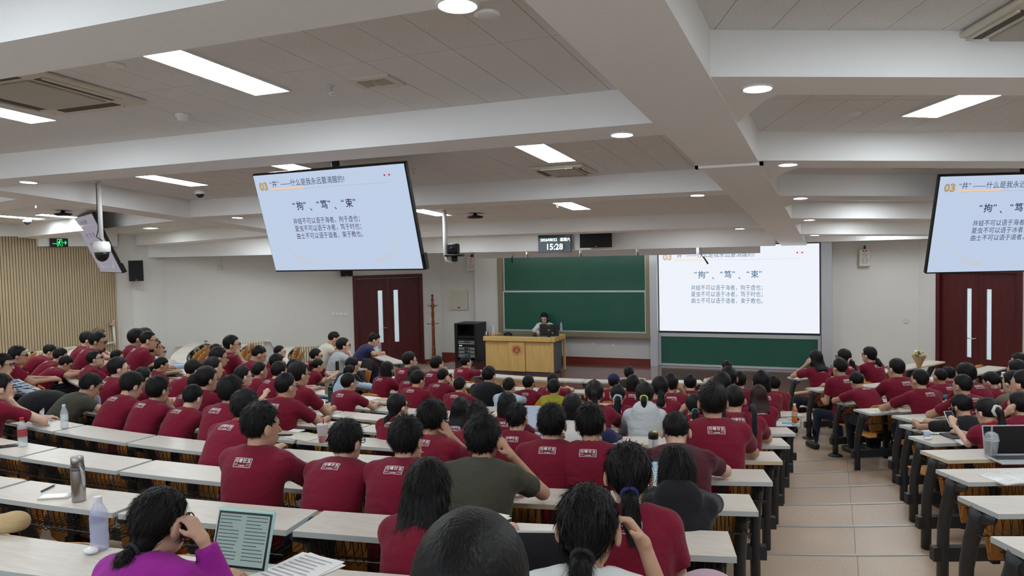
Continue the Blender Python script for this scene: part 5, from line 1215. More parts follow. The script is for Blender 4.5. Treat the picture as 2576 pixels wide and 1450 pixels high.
    top = N+ft[2]*0.03+np.array([0, 0.02, 0])
    C.seg(N+ft[2]*0.028*s+ft[1]*0.012, H+HR@np.array([0, -0.01, -0.04])*s, 0.064*s, 0.075*s, 0, cut=True)
    if g('hood'):
        C.ell(N-ft[1]*0.085*s-ft[2]*0.03*s, np.array((0.13, 0.060, 0.115))*s, ft, 0.03)
    sm_ = C.mesh('shirt', CL[g('c', 'maroon')]); so = link('shirt', sm_, root)
    if g('collar'):
        K = Field(N-0.13, N+0.16, min(res, 0.010)); ax = (H-N); ax = ax/np.linalg.norm(ax); c0 = N+ax*0.010*s
        K.seg(c0, c0+ax*0.030*s, 0.073*s, 0.066*s, 0); K.seg(c0-ax*0.05, c0+ax*0.10, 0.061*s, 0.057*s, 0, cut=True)
        K.d = np.maximum(K.d, 0+((K.ax[0][:, None, None]-c0[0])*ax[0]+(K.ax[1][None, :, None]-c0[1])*ax[1]+(K.ax[2][None, None, :]-c0[2])*ax[2])-0.036*s)
        km = K.mesh('collar', g('collarm') or CL[g('c', 'maroon')]); 
        if km: link('collar', km, so)
    if g('lany'):
        mb = MB(); n = 16; ax = (H-N); ax = ax/np.linalg.norm(ax); f_ = np.cross(ax, [1, 0, 0]); f_ /= np.linalg.norm(f_); ra = np.cross(f_, ax); cc = N+ax*0.022*s+ft[1]*0.006
        vs = []
        for j in range(n):
            a = 2*math.pi*j/n; dr_ = ra*math.cos(a)+f_*math.sin(a); c_ = cc-ax*0.02*math.sin(a)
            for r_, h_ in ((0.071, -0.008), (0.076, -0.008), (0.070, 0.009), (0.0655, 0.009)): vs.append(c_+dr_*r_*s+ax*h_)
        mb.add(vs, [(4*j+q, 4*((j+1) % n)+q, 4*((j+1) % n)+(q+1) % 4, 4*j+(q+1) % 4) for j in range(n) for q in range(4)]); mb.obj('lanyard', LANT if g('lany') == 'teal' else LANY, root, True)
    # ---- trousers, shoes
    if g('legs', 0 <= k < 99 or True):
        T = Field((-0.34, -0.22, -0.02), (0.34, 0.66, P[2]+0.16), 0.03 if not g('stand') else 0.025)
        T.ell(P-np.array([0, 0, 0.02]), (0.175*w_, 0.135*w_, 0.115), None, 0.05)
        for sg in (-1, 1):
            sh = MB()
            hip = P+np.array([sg*0.09, 0.02, -0.03])
            if g('stand'): kn, an = np.array([sg*0.10, 0.01, 0.48]), np.array([sg*0.11, -0.01, 0.08])
            else:
                kn = np.array([sg*0.13, 0.40, 0.47]); an = np.array([sg*0.13, 0.34 if not g('legout') or sg > 0 else 0.42, 0.09])
                if g('legout') and sg < 0: kn = np.array([-0.24, 0.30, 0.46]); an = np.array([-0.42, 0.10, 0.09])
            T.seg(hip, kn, 0.082, 0.062, 0.05); T.seg(kn, an, 0.062, 0.048, 0.03)
            sh.bbox(an[0]-0.045, an[0]+0.045, an[1]-0.08, an[1]+0.18, 0.0, 0.085, 0.03); sh.obj('shoe', SHOEW if spec.get('_i', 0) % 4 == 0 else SHOE, root, True)
        tm = T.mesh('trousers', TROU[spec.get('_i', 0) % 2]); link('trousers', tm, root)
    # ---- hair
    st = g('hair', 'short'); hres = max(0.007, min(res, 0.016)); hm = {'brown': HAIRB, 'dyed': HAIRD}.get(g('hc'), HAIR)
    ext = 0.36 if st in ('long', 'pony', 'longpony') else 0.19
    A = Field(H-np.array([0.19, 0.24, ext])*hs, H+np.array([0.19, 0.19, 0.19])*hs, hres)
    ph = NR.rand(6)*6.28; amp = g('spiky', 0.0025 if res < 0.014 else 0.0)
    def nz(u, v, w2):
        a = np.arctan2(u, v+0.03); return amp*(np.sin(a*23+ph[0]+w2*30)+0.7*np.sin(a*37+ph[1]-w2*45)+0.8*np.sin(w2*160+a*9+ph[2])*np.clip(w2*14, 0, 1))
    def cap(front, back, dv):
        def post(d, u, v, w2):
            v = v/hs; w2 = w2/hs; u = u/hs
            zl = np.interp(v, [-0.05, -0.022, 0.0, 0.032, 0.055, 0.085], [back, back*0.8, dv, dv+0.012, front*0.75, front]).astype(np.float32)
            return np.maximum(d-nz(u, v, w2)*hs, (zl-w2)*0.75*hs)
        return post
    er = {'crew': (0.078, 0.097, 0.094), 'fade': (0.081, 0.100, 0.100)}.get(st, (0.086, 0.107, 0.104))
    big = g('big', 1.0)
    c0 = hp_((0, -0.013, 0.026))
    if st in ('short', 'crew', 'fade', 'cap'):
        A.ell(c0, np.array(er)*hs*big, MT, 0, post=cap(0.040, {'short': -0.118, 'crew': -0.100, 'fade': -0.092}.get(st, -0.1), -0.055 if st == 'short' else -0.030))
    else:
        A.ell(c0, np.array((0.086, 0.105, 0.100))*hs*big, MT, 0.0, post=cap(0.030, -0.120, -0.06))
    if st in ('bob', 'long'):
        lowz = -0.165 if st == 'bob' else -0.12
        def post(d, u, v, w2): return np.maximum(np.maximum(d-nz(u/hs, v/hs, w2/hs)*hs, (lowz*hs-w2)), np.where(w2 < 0.03*hs, v-0.040*hs, -1))
        A.ell(hp_((0, -0.020, -0.045)), np.array((0.094, 0.092, 0.165))*hs*big, MT, 0.02, post=post)
        if st == 'long':
            Lh = g('hl', 0.26)
            for x_ in (-0.055, 0.0, 0.055):
                b0 = hp_((x_, -0.06, -0.06)); b1 = np.array([b0[0]*0.9+N[0]*0.1, min(N[1]-0.085*s, b0[1]-0.02), b0[2]-0.10]); b2 = b1+np.array([x_*0.15, -0.02, -Lh+0.06]); A.seg(b0, b1, 0.042*s, 0.046*s, 0.03); A.seg(b1, b2, 0.046*s, 0.026*s, 0.03)
    if st in ('pony', 'longpony'):
        tz = g('tz', -0.02); tie = hp_((g('tx', 0), -0.105, tz)); b1 = tie+HR@np.array([0, -0.035, -0.02])*s; Lp = g('hl', 0.20)
        b2 = b1+np.array([g('tx', 0)*0.2+0.01*math.sin(ph[0]), -0.02, -Lp*0.55]); b3 = b2+np.array([0.02*math.sin(ph[1]), 0.01, -Lp*0.45])
        b2[1] = min(b2[1], N[1]-0.11*s+0.25*max(0, b2[2]-N[2])); b3[1] = min(b3[1], N[1]-0.13*s)
        tr = g('tr', 1.0)
        A.seg(hp_((0, -0.07, tz+0.015)), tie, 0.05*s, 0.022*s, 0.03); A.seg(tie, b1, 0.020*s, 0.026*s, 0.012); A.seg(b1, b2, 0.027*s*tr, 0.034*s*tr, 0.02); A.seg(b2, b3, 0.034*s*tr, 0.010*s, 0.02)
        if g('tie'):
            tm_ = mat('tie_'+str(g('tie')), g('tie'), 0.7); mb = MB(); dirv = b1-hp_((0, -0.07, tz)); dirv = Vector(dirv).normalized()
            ringp = []; up = Vector((1, 0, 0)); v1 = dirv.cross(up).normalized(); v2 = dirv.cross(v1); rr_ = 0.030*s*g('tiew', 1.0)
            for j in range(13): a = 2*math.pi*j/12; ringp.append(Vector(tie)+(v1*math.cos(a)+v2*math.sin(a))*rr_*(1+0.12*math.sin(j*2.6)*(g('tiew', 1.0) > 1.1)))
            mb.tube(ringp, 0.010*s*g('tiew', 1.0), 7); mb.obj('hair_tie', tm_, root, True)
    if st == 'updo':
        A.ell(hp_((0, -0.09, 0.03)), np.array((0.05, 0.04, 0.045))*hs, MT, 0.02); A.seg(hp_((-0.08, 0.03, -0.02)), hp_((-0.075, 0.05, -0.10)), 0.014*s, 0.006, 0.01); A.seg(hp_((0.06, -0.08, -0.05)), hp_((0.03, -0.09, -0.12)), 0.016*s, 0.006, 0.01)
    if g('fem') and st in ('pony', 'longpony', 'updo'):
        for sg in (-1, 1): A.seg(hp_((sg*0.072, 0.055, 0.02)), hp_((sg*0.074, 0.045, -0.07)), 0.010*s, 0.004*s, 0.012)
    hme = A.mesh('hair', hm)
    if hme:
        ho = link('hair', hme, root)
        if res < 0.0125 and st != 'cap': strands(hme, ho, hm, hp_, HR, hs, st, g, 5200 if res < 0.0096 else 2200)
    if st == 'cap' or g('cap'):
        K = Field(H-0.17, H+0.22, max(0.010, res*0.7)); K.ell(hp_((0, -0.012, 0.035)), np.array((0.096, 0.115, 0.105))*hs, MT, 0, post=lambda d, u, v, w2: np.maximum(d, 0.0*s-w2)); K.seg(hp_((-0.045, 0.10, 0.035)), hp_((0.045, 0.10, 0.035)), 0.02, 0.02, 0.02)
        link('cap', K.mesh('cap', CL['navy']), root)
    # ---- glasses, eyes
    if g('gl'):
        mb = MB()
        for sg in (-1, 1):
            rp = []
            for j in range(13): a = 2*math.pi*j/12; rp.append(hp_((sg*0.033+0.024*math.cos(a), 0.104-0.006*abs(math.cos(a)), 0.002+0.019*math.sin(a))))
            mb.tube(rp, 0.0026 if res < 0.014 else 0.0034, 5, caps=False); mb.tube([hp_((sg*0.057, 0.098, 0.008)), hp_((sg*0.078, 0.065, 0.009)), hp_((sg*0.084, 0.0, 0.004)), hp_((sg*0.083, -0.02, -0.012))], 0.003 if res < 0.014 else 0.0036, 5)
        mb.tube([hp_((-0.010, 0.106, 0.006)), hp_((0.010, 0.106, 0.006))], 0.0026, 5); mb.obj('glasses', GLM if g('gl') == 2 else (mat('glasses_red', (0.25, 0.03, 0.04), 0.3) if g('gl') == 3 else GLB), root, True)
    if g('face', True):
        for sg in (-1, 1):
            mb = MB(); mb.lathe([(0.001, -0.006), (0.008, -0.003), (0.0085, 0.0), (0.008, 0.003), (0.001, 0.006)], n=8)
            o = mb.obj('eye', EYEW, root, True); o.location = hp_((sg*0.032, 0.0865, -0.003)); o.rotation_euler = Matrix(HR.tolist()).to_euler()
            mb = MB(); mb.tube([hp_((sg*0.018, 0.094, 0.018)), hp_((sg*0.034, 0.092, 0.022)), hp_((sg*0.050, 0.080, 0.017))], 0.0035, 5); mb.obj('eyebrow', HAIR, root, True)
        mb = MB(); mb.tube([hp_((-0.020, 0.094, -0.074)), hp_((0, 0.100, -0.0725)), hp_((0.020, 0.094, -0.074))], [0.003, 0.0055, 0.003], 6); mb.obj('lips', LIPS, root, True)
    # ---- print on the shirt back
    if g('c', 'maroon') == 'maroon' and g('print', True):
        bv = BVHTree.FromPolygons([v.co for v in sm_.vertices], [tuple(p.vertices) for p in sm_.polygons])
        t_ = 0.90; c_ = bez(t_); f3 = frame(0.85); sc = s*1.0
        dirv = Vector((f3[1]*0.97-f3[2]*0.10)); vs = []; ok = True
        for x, y, z in PV:
            o_ = Vector(c_+f3[0]*x*sc+f3[2]*(y*sc+0.012)-f3[1]*0.34); hit_ = bv.ray_cast(o_, dirv, 0.6)
            if hit_[0] is None: ok = False; break
            vs.append(hit_[0]+hit_[1]*0.0022)
        if ok:
            pm_ = bpy.data.meshes.new('shirt_print'); pm_.from_pydata(vs, [], PF); pm_.materials.append(PRINT); pm_.update(); link('shirt_print', pm_, so)
    if g('strap'):
        pass
    return root, dict(N=N, H=H, base=base, ang=ang, s=s, armL=armL, armR=armR, HR=HR, ft=ft, bez=bez, frame=frame)
def to_world(info, v):
    c, s_ = math.cos(info['ang']), math.sin(info['ang']); b = info['base']; return (b[0]+v[0]*c-v[1]*s_, b[1]+v[0]*s_+v[1]*c, b[2]+v[2])
# ------------------------------------------------------------ who sits where (head centre in photo pixels, row counted from the front = -3)
PEOPLE = []
def pp(x, y, k=None, **kw): kw.update(x=x, y=y, k=k); PEOPLE.append(kw)
# left wing and left part of the hall
pp(8, 917, 4, c='plaid', gl=1, sleeve=1.9, R='chin', L='fold', lean=14, hy=-25, tw=-8, d='plaid shirt')
pp(46, 894, hd=46, gl=1, lean=18, hy=-14)
pp(125, 885, 3, lean=40, hp=-30, hunch=0.08, L='fold', R='fold', d='leaning forward')
pp(152, 896, 3, lean=36, hp=-20, hunch=0.08, st2=1, hair='fade', d='cropped hair')
pp(165, 915, 3, lean=44, hp=-38, hunch=0.08, gl=1, R='write', L='fold', d='head bowed')
pp(221, 855, hd=35, lean=18, hp=-12, gl=0)
pp(250, 845, hd=32.5, hc='dyed', big=1.08, lean=16, c='black', d='dyed hair')
pp(246, 859, hd=38.5, gl=1, lean=24, hp=-14, R='write', hy=-20)
pp(239, 903, hd=41, gl=1, lean=12, hp=8, hy=-20)
pp(295, 899, 2, hair='fade', lean=24, hp=-8, d='cropped hair')
pp(345, 851, hd=36.5, lean=16, hair='short', big=1.08, hp=-5)
pp(366, 847, hd=33.5, lean=14, big=1.06, d='big hair')
pp(374, 857, hd=39, hair='crew', gl=1, lean=26, R='desk', hy=-15)
pp(390, 875, hd=36, fem=True, hair='pony', tz=-0.02, tie=(0.55, 0.5, 0.46), tiew=1.5, lean=22, d='scrunchie')
pp(403, 885, 1, fem=True, hair='pony', tz=-0.04, gl=1, c='lightblue', sleeve=1.9, lean=22, hy=-25, d='glasses')
pp(372, 911, hd=39, fem=True, hair='pony', tz=-0.05, gl=2, c='lightblue', lean=14, hp=6, hy=-25, d='face turned')
pp(407, 918, hd=41, fem=True, hair='pony', tz=-0.06, lean=24, hp=-18, hy=-10, d='ponytail')
pp(299, 927, 3, gl=2, lean=14, hy=-20, d='glasses')
pp(332, 970, 4, lean=28, hp=-24, hunch=0.07, hy=-5, d='head bowed')
pp(227, 970, 4, c='olive', gl=1, lean=40, hp=-32, hunch=0.09, collar=1, hy=-8, L='fold', R='write', d='head bowed')
pp(3, 976, 5, lean=16, hy=-18, R='chin', w=1.05)
pp(360, 951, 3, lean=22, hp=-10)
pp(398, 981, 4, lean=22, hp=-6, R='chin', hunch=0.06, gl=2, big=1.04, d='hand at chin')
pp(485, 1001, 4, hair='fade', gl=1, lean=26, hp=-22, hunch=0.07, d='cropped hair')
pp(487, 931, 2, lean=34, hp=-22, hunch=0.08, d='leaning forward')
pp(521, 955, 3, gl=2, lean=14, hy=-12, big=1.05)
pp(497, 967, 3, lean=24, hp=-14, gl=1)
pp(537, 926, 2, lean=16, hy=-12, hair='fade', d='cropped hair')
pp(551, 899, 1, gl=1, lean=14, hy=-18, R='phone', L='phone', fat=1.15, d='holding phone')
pp(545, 882, 0, lean=20)
pp(584, 867, 0, gl=1, lean=8, R='chin', hy=-22, s=1.03, d='hand at chin')
pp(582, 985, 4, lean=18, hp=-4, big=1.06, hunch=0.06)
pp(612, 947, 2, gl=1, lean=18, hy=-18, hp=-2, R='phone', hair='fade', d='glasses')
pp(617, 1026, 5, s=0.93, lean=30, hp=-6, lany='red', d='red lanyard')
pp(651, 892, 0, hair='crew', lean=34, hp=-28, hunch=0.07, hy=-12, d='crew cut')
pp(704, 886, -1, gl=2, lean=16, hy=-16, hair='fade')
pp(697, 912, 0, gl=1, lean=26, hp=-10)
pp(654, 934, 1, hair='fade', lean=16, hy=-8)
pp(703, 935, 1, lean=26, hp=-12, hunch=0.06)
pp(741, 925, 0, lean=24, hp=-10)
pp(752, 942, 2, s=0.95, gl=1, lean=12, hy=-14)
pp(795, 895, hd=34, gl=1, lean=16, hy=-16, hp=-8)
pp(800, 920, -1, fem=True, hair='longpony', tz=0.01, hl=0.18, lean=24, hp=-18, R='phone', hy=-12, d='ponytail')
pp(840, 854, hd=30, c='cream', hair='crew', lean=30, hp=-26, R='phone', L='phone', hunch=0.07, d='crew cut')
pp(864, 870, hd=32, c='grey', gl=1, lean=16, R='chin', hy=-14, collar=1, d='hand at chin')
pp(941, 855, -3, c='navy', lean=34, hp=-28, hunch=0.07, R='write', L='fold', collar=1, d='writing')
pp(887, 920, hd=38, lean=26, hp=-10, c='black', d='reaching to tablet')
pp(881, 937, -1, lean=26, c='lightblue', sleeve=1.9, hood=1, d='hooded jacket')
pp(878, 963, 1, gl=2, lean=14, hy=-16, d='glasses')
# middle block, front half
pp(975, 930, -1, fem=True, hair='bob', lean=20, hp=-8, d='bobbed hair')
pp(1031, 907, -2, gl=1, lean=12, hy=-24, d='glasses')
pp(1043, 940, -1, fem=True, hair='long', hl=0.22, hc='brown', lean=26, hp=-10, d='long hair')
pp(1052, 956, 0, gl=1, lean=22, hp=-14, hy=-18)
pp(1100, 917, -2, lean=16, hy=-16, d='short hair')
pp(1115, 948, -1, hair='fade', lean=24, hp=-12, R='temple', hy=-10, d='hand on face')
pp(1158, 970, 0, hair='fade', lean=20, R='chin', hy=-6, d='hand at chin')
pp(1173, 912, -3, gl=2, lean=14, R='chin', hy=-22, d='hand at chin')
pp(1231, 945, -1, c='black', lean=26, R='chin', hy=-14, w=1.06, hunch=0.07, d='hand at chin')
pp(720, 972, 3, gl=1, lany='red', lean=8, hy=-14, hair='fade', d='red lanyard')
pp(1002, 1022, 3, fem=True, hair='pony', tz=-0.08, hl=0.14, gl=1, lean=14, hy=-24, d='low ponytail')
pp(1281, 972, -1, c='lightblue', gl=1, lean=20, hy=-10, sleeve=1.9, d='glasses')
pp(1330, 965, -1, lany='red', lean=14, hy=-14, d='red lanyard')
pp(1391, 958, -2, lean=22, w=1.05)
pp(1394, 976, -1, c='yellowgreen', fem=True, hair='short', big=1.05, lean=18, hy=-10, collar=1, sleeve=1.9, d='collared shirt')
pp(1277, 1020, 3, fem=True, hair='bob', lean=14, hp=-8, d='bobbed hair')
pp(1440, 1026, 3, fem=True, c='white', hair='bob', hp=-6, lean=16, big=1.04, d='bobbed hair')
pp(1495, 990, 2, fem=True, hair='longpony', tz=0.03, hl=0.25, lean=14, R='edge', d='ponytail')
pp(1544, 962, -2, cap=1, lean=10, d='navy cap')
pp(1554, 995, 1, fem=True, hair='longpony', tz=-0.03, hl=0.24, tr=1.5, tie=(0.42, 0.60, 0.66), tiew=1.5, lean=12, d='blue scrunchie')
pp(1582, 940, -3, c='darkblack', big=1.04, lean=12, d='short hair')
pp(1592, 965, -1, fem=True, hair='bob', lean=14, d='bobbed hair')
pp(1622, 995, 2, fem=True, c='hoodie', hood=1, sleeve=1.9, hair='longpony', tz=-0.02, hl=0.24, tie=(0.55, 0.7, 0.2), tiew=1.1, lean=14, d='hood down')
pp(1660, 977, 1, fem=True, hair='longpony', tz=-0.03, hl=0.16, tr=1.3, lean=16, R='edge', d='ponytail')
pp(1687, 967, 0, lean=18, R='temple', hy=-14)
pp(1736, 965, -1, lean=14, d='short hair')
pp(1745, 1020, 2, fem=True, hair='longpony', tz=-0.04, hl=0.18, tr=1.3, tie=(0.10, 0.42, 0.38), lean=18, L='temple', d='teal hair tie')
pp(1793, 1011, 4, lean=12, s=1.06, R='edge', L='fold', w=1.04, d='tall, upright')
pp(1828, 925, -3, c='khaki', hair='crew', lean=8, d='crew cut')
pp(1832, 952, 0, lany='red', lean=10, hair='fade', d='red lanyard')
pp(1816, 969, 1, lean=16, d='short hair')
pp(1860, 958, -1, lean=12)
pp(1915, 961, 0, fem=True, hair='bob', lean=14, d='hair clip')
pp(1907, 996, 1, fem=True, hair='long', hl=0.34, hc='brown', lean=10, R='edge', d='long brown hair')
pp(1946, 967, -1, lean=12, hy=6, R='edge', d='short hair')
pp(1846, 1007, 3, hair='crew', lean=18, R='edge', collar=1, collarm='khaki', w=1.06, hp=-8, pack=1, d='black backpack')
# middle block, near rows
pp(657, 1070, 6, lean=6, hy=-26, hair='fade', s=1.0, R='desk', res=0.0085, d='face turned right')
pp(872, 1110, 6, gl=1, lean=22, hy=-12, hp=-8, hunch=0.08, R='fold', L='fold', w=1.06, res=0.0085, d='broad back')
pp(1022, 1105, 6, lean=18, R='chin', L='fold', hy=-3, hp=-4, hunch=0.06, res=0.0085, d='hand at jaw')
pp(1087, 1057, 5, lean=26, hp=-26, R='temple', L='fold', hy=-8, res=0.009, big=1.05, gl=1, d='head on hand')
pp(1160, 1031, 3, fem=True, hair='long', hl=0.26, lean=12, hp=4, d='long hair')
pp(1200, 1050, 4, lean=14, spiky=0.005, w=1.05, d='bristly hair')
pp(1216, 1103, 6, c='olive', collar=1, gl=1, lean=16, R='temple', L='fold', hy=-6, hunch=0.05, w=1.05, res=0.0085, d='hand at temple')
pp(1300, 1053, 4, spiky=0.006, lean=16, hp=-4, hair='fade', d='spiky hair')
pp(1388, 1066, 5, lean=18, R='chin', L='fold', hp=-6, w=1.02, res=0.009, d='elbow on desk')
pp(1485, 1067, 5, lean=14, hp=-10, res=0.009, d='short hair')
pp(1700, 1085, 5, c='darkmaroon', hair='crew', lean=34, hp=-30, hunch=0.09, R='edge', L='edge', w=1.12, collar=1, res=0.009, gl=1, d='polo shirt')
pp(1581, 1193, 7, fem=True, hair='longpony', tz=-0.05, hl=0.26, tr=1.25, tie=(0.02, 0.025, 0.14), lean=10, R='down', L='down', res=0.0085, d='ponytail')
pp(1702, 1182, 6, fem=True, c='black', hood=1, sleeve=1.9, hair='bob', gl=2, lean=24, hp=-16, s=0.97, res=0.0085, d='hood down')
pp(1078, 1228, 7, fem=True, hair='long', hl=0.16, lean=20, hp=-14, R='edge', L='edge', hunch=0.06, big=1.05, res=0.0085, print=False, d='long hair')
pp(405, 1312, 8, fem=True, c='magenta', sleeve=1.9, hair='pony', tz=-0.09, hl=0.17, lean=26, hy=-12, hp=-10, R='raise', L='fold', gl=3, tie=(0.012, 0.012, 0.014), res=0.008, hood=0, d='hand raised')
pp(1480, 1326, 8, fem=True, c='white', hair='pony', tz=-0.06, hl=0.24, tr=1.2, lean=20, R='raise', L='desk', hp=-6, tie=(0.012, 0.012, 0.014), res=0.008, sleeve=0.8, d='hand in hair')
pp(1190, 1495, 9, c='black', hair='short', lean=14, spiky=0.0008, res=0.0126, s=0.9, d='short hair')
# right wing
pp(2051, 903, -3, fem=True, hair='long', hl=0.28, lean=12, hy=8, L='temple', legout=1, d='long hair')
pp(2122, 899, -3, fem=True, hair='longpony', tz=-0.05, hl=0.24, tr=1.4, tie=(0.60, 0.42, 0.42), tiew=1.4, gl=1, lean=18, L='chin', hy=14, d='pink scrunchie')
pp(2186, 893, -3, fem=True, hair='pony', tz=-0.05, hl=0.10, lean=12, hy=12, tr=1.3, d='short ponytail')
pp(2112, 925, -2, lany='teal', gl=1, hair='fade', lean=10, hy=10, L='down', legout=1, d='teal lanyard')
pp(2155, 960, -1, lean=36, hp=-34, hunch=0.09, L='edge', R='fold', side=-0.04, d='head down')
pp(2254, 928, -1, gl=1, lean=10, hy=8, hair='fade', w=1.08, d='glasses')
pp(2313, 956, 0, lean=14, hy=10, hair='fade', w=1.04, L='edge', d='cropped hair')
pp(2364, 948, -1, hair='crew', lean=12, d='crew cut')
pp(2389, 943, -2, gl=2, lean=14, hy=16)
pp(2428, 943, 0, lean=26, hy=6, big=1.06, w=1.05, d='broad back')
pp(2420, 971, 1, lean=22, hy=14, hair='fade', L='fold', d='cropped hair')
pp(2493, 960, 0, fem=True, hair='longpony', tz=0.0, hl=0.2, lean=32, hp=-26, hunch=0.07, hy=16, d='ponytail')
pp(2563, 911, -1, gl=2, lean=14, hy=20, d='glasses')
pp(2557, 933, 0, lean=16, hy=8)
pp(2546, 962, 1, lean=16, hy=8, c='khaki', d='khaki shirt')
pp(2574, 966, 2, lean=10, hy=20, hair='fade')
pp(2418, 1023, 2, fem=True, hair='updo', c='black', gl=2, lean=28, hp=-26, hy=18, hunch=0.08, s=0.98, d='messy updo')
pp(2482, 1036, 3, fem=True, hair='longpony', tz=-0.01, hl=0.18, tie=(0.62, 0.60, 0.55), tiew=1.5, gl=2, lean=22, hp=-20, hy=14, L='phone', lany='red', d='pale scrunchie')
pp(2563, 1019, 2, lean=14, hy=14, L='temple', s=1.0, d='hand at face')
SEEN = []
def prep():
    for i, sp in enumerate(PEOPLE):
        sp['_i'] = i
        if 'res' not in sp:
            kk = sp['k'] if sp['k'] is not None else 1
            sp['res'] = 0.011 if kk >= 4 else (0.0135 if kk >= 2 else 0.0165)
        if 'hd' in sp:
            d = 0.235*FPX/sp['hd']; Q = GD(sp['x'], sp['y'], d); Rh = math.hypot(Q[0]-CX, Q[1]-CY)
            k = min(range(-3, 6), key=lambda q: abs(Rh+0.17-(RK(q)+0.36)))
            sp['k'] = k; sp['_Q'] = Q
        if isinstance(sp.get('collarm'), str): sp['collarm'] = CL[sp['collarm']]
        if 'hy' not in sp: sp['hy'] = -6+12*NR.rand()
        if 'hp' not in sp: sp['hp'] = -7+8*NR.rand()
        if 's' not in sp: sp['s'] = 0.95+0.05*NR.rand()
prep()
CLW = {'plaid': 'blue plaid shirt', 'maroon': 'maroon T-shirt', 'olive': 'olive polo', 'black': 'black top', 'white': 'white shirt', 'cream': 'cream shirt', 'grey': 'grey polo', 'navy': 'navy polo', 'lightblue': 'light blue jacket',
       'yellowgreen': 'yellow-green shirt', 'hoodie': 'pale grey hoodie', 'magenta': 'magenta jacket', 'khaki': 'khaki shirt', 'greyshirt': 'grey shirt', 'darkmaroon': 'dark maroon polo', 'darkblack': 'charcoal shirt'}
BUILT = []
def build_people():
    for sp in PEOPLE:
        if '_Q' in sp:
            Q = sp['_Q']; k = sp['k']; lean = math.radians(sp.get('lean', 16)); tp = lean*0.55+0.25
            a = math.atan2(Q[0]-CX, CY-Q[1]); s = (Q[2]-SEATZ(k)-0.47)/(0.5*math.cos(lean)+0.160*math.cos(tp)); dz = 0
            if s > 1.10: dz = (s-1.10)*0.62; s = 1.10
            if s < 0.84: dz = (s-0.84)*0.62; s = 0.84
            hy_ = s*(0.5*math.sin(lean)+0.160*math.sin(tp)); sp['s'] = s
            x, y = Q[0]+hy_*math.sin(a), Q[1]-hy_*math.cos(a); sp['at'] = (x, y, SEATZ(k)+dz, a); sp['_a'] = a; sp['_rr'] = math.hypot(x-CX, y-CY)-RK(k); sp['_s'] = s
        root, info = person(sp); info['sp'] = sp; BUILT.append((root, info)); sp['_root'] = root
    groups = {}
    for sp in PEOPLE:
        a = sp['_a']; x = POL(RK(sp['k']), a)[0]-CX
        bl = 'middle block' if abs(x) < 4.1 else ('right wing' if x > 0 else 'left wing')
        if sp['k'] >= 0 and 3.91 < x: bl = 'right wing'
        groups.setdefault((sp['k'], bl), []).append(sp)
    for (k, bl), L in groups.items():
        L.sort(key=lambda q: -q['_a'] if bl != 'right wing' else q['_a'])
        for i, sp in enumerate(L):
            aisle = 'left aisle' if bl == 'left wing' else 'right aisle'
            d = sp.get('d') or ('glasses' if sp.get('gl') else 'short hair')
            lab = f"person in {CLW[sp.get('c', 'maroon')]}, {d}, {'nearest' if i == 0 else ORD[i] + ' from'} {aisle}, {rowword(k)} row, {bl}"
            tag(sp['_root'], lab, 'person', 'seated audience')
build_people()
# black backpack straps on the crew-cut sitter
def strap_of(info, m, name='backpack'):
    f3 = info['frame'](0.6); c = info['bez'](0.6); s = info['s']; mb = MB(); N = info['N']
    t = empty(name, to_world(info, c-f3[1]*0.20), info['ang'], label='small black backpack worn by the crew-cut sitter in the middle block', cat='backpack')
    F_ = Field((-0.2, -0.2, -0.28), (0.2, 0.2, 0.2), 0.014); F_.ell((0.0, 0.03, -0.10), (0.13, 0.06, 0.15), None, 0.02); link('bag', F_.mesh('bag', m), t)
    for sg in (-1, 1):
        mb = MB(); mb.tube([(sg*0.08, 0.06, -0.12), (sg*0.11, 0.05, 0.02), (sg*0.12, 0.10, 0.17), (sg*0.12, 0.19, 0.23), (sg*0.12, 0.27, 0.16)], 0.022, 8, flat=(1.0, 0.35)); mb.obj('strap', m, t, True)
for root, info in BUILT:
    if info['sp'].get('pack'): strap_of(info, CL['black'])
# lecturer behind the lectern
lx, ly = lect_px(1372, 0.80)
Q = GD(1371, 806, 0.27*FPX/33)
lec = dict(x=1371, y=806, k=-3, c='white', fem=True, hair='bob', hp=-20, hy=0, lean=14, R='desk', L='desk', res=0.0125, hs=1.05, face=True, at=None, sleeve=1.9)
hz = ZAT((lx, ly), 1371, 803); sN = 0.98
Pz = hz-0.47-(0.5*math.cos(0.244)+0.155)*sN
lec['at'] = (lx, ly, max(0.147, Pz), LRZ+math.pi+0.15)
lroot, linfo = person(lec); tag(lroot, 'person in white shirt reading behind the lectern monitor', 'person')
b = MB(); b.box(-0.22, 0.22, -0.2, 0.24, 0.40, 0.44); b.box(-0.2, 0.2, -0.24, -0.20, 0.44, 0.85)
for sx in (-0.19, 0.19):
    for sy in (-0.18, 0.2): b.tube([(sx, sy, 0.0), (sx, sy, 0.40)], 0.014, 6)
o = b.obj('chair', BLACK, label='black chair under the person at the lectern', cat='chair'); o.location = (lx, ly, max(0.147, Pz)); o.rotation_euler = (0, 0, LRZ+math.pi)
build_rows([(sp['k'], sp['_a']) for sp in PEOPLE])
for sp in PEOPLE: print('P', sp['x'], sp['y'], sp['k'], 'rr %.2f s %.2f' % (sp['_rr'], sp['_s']))
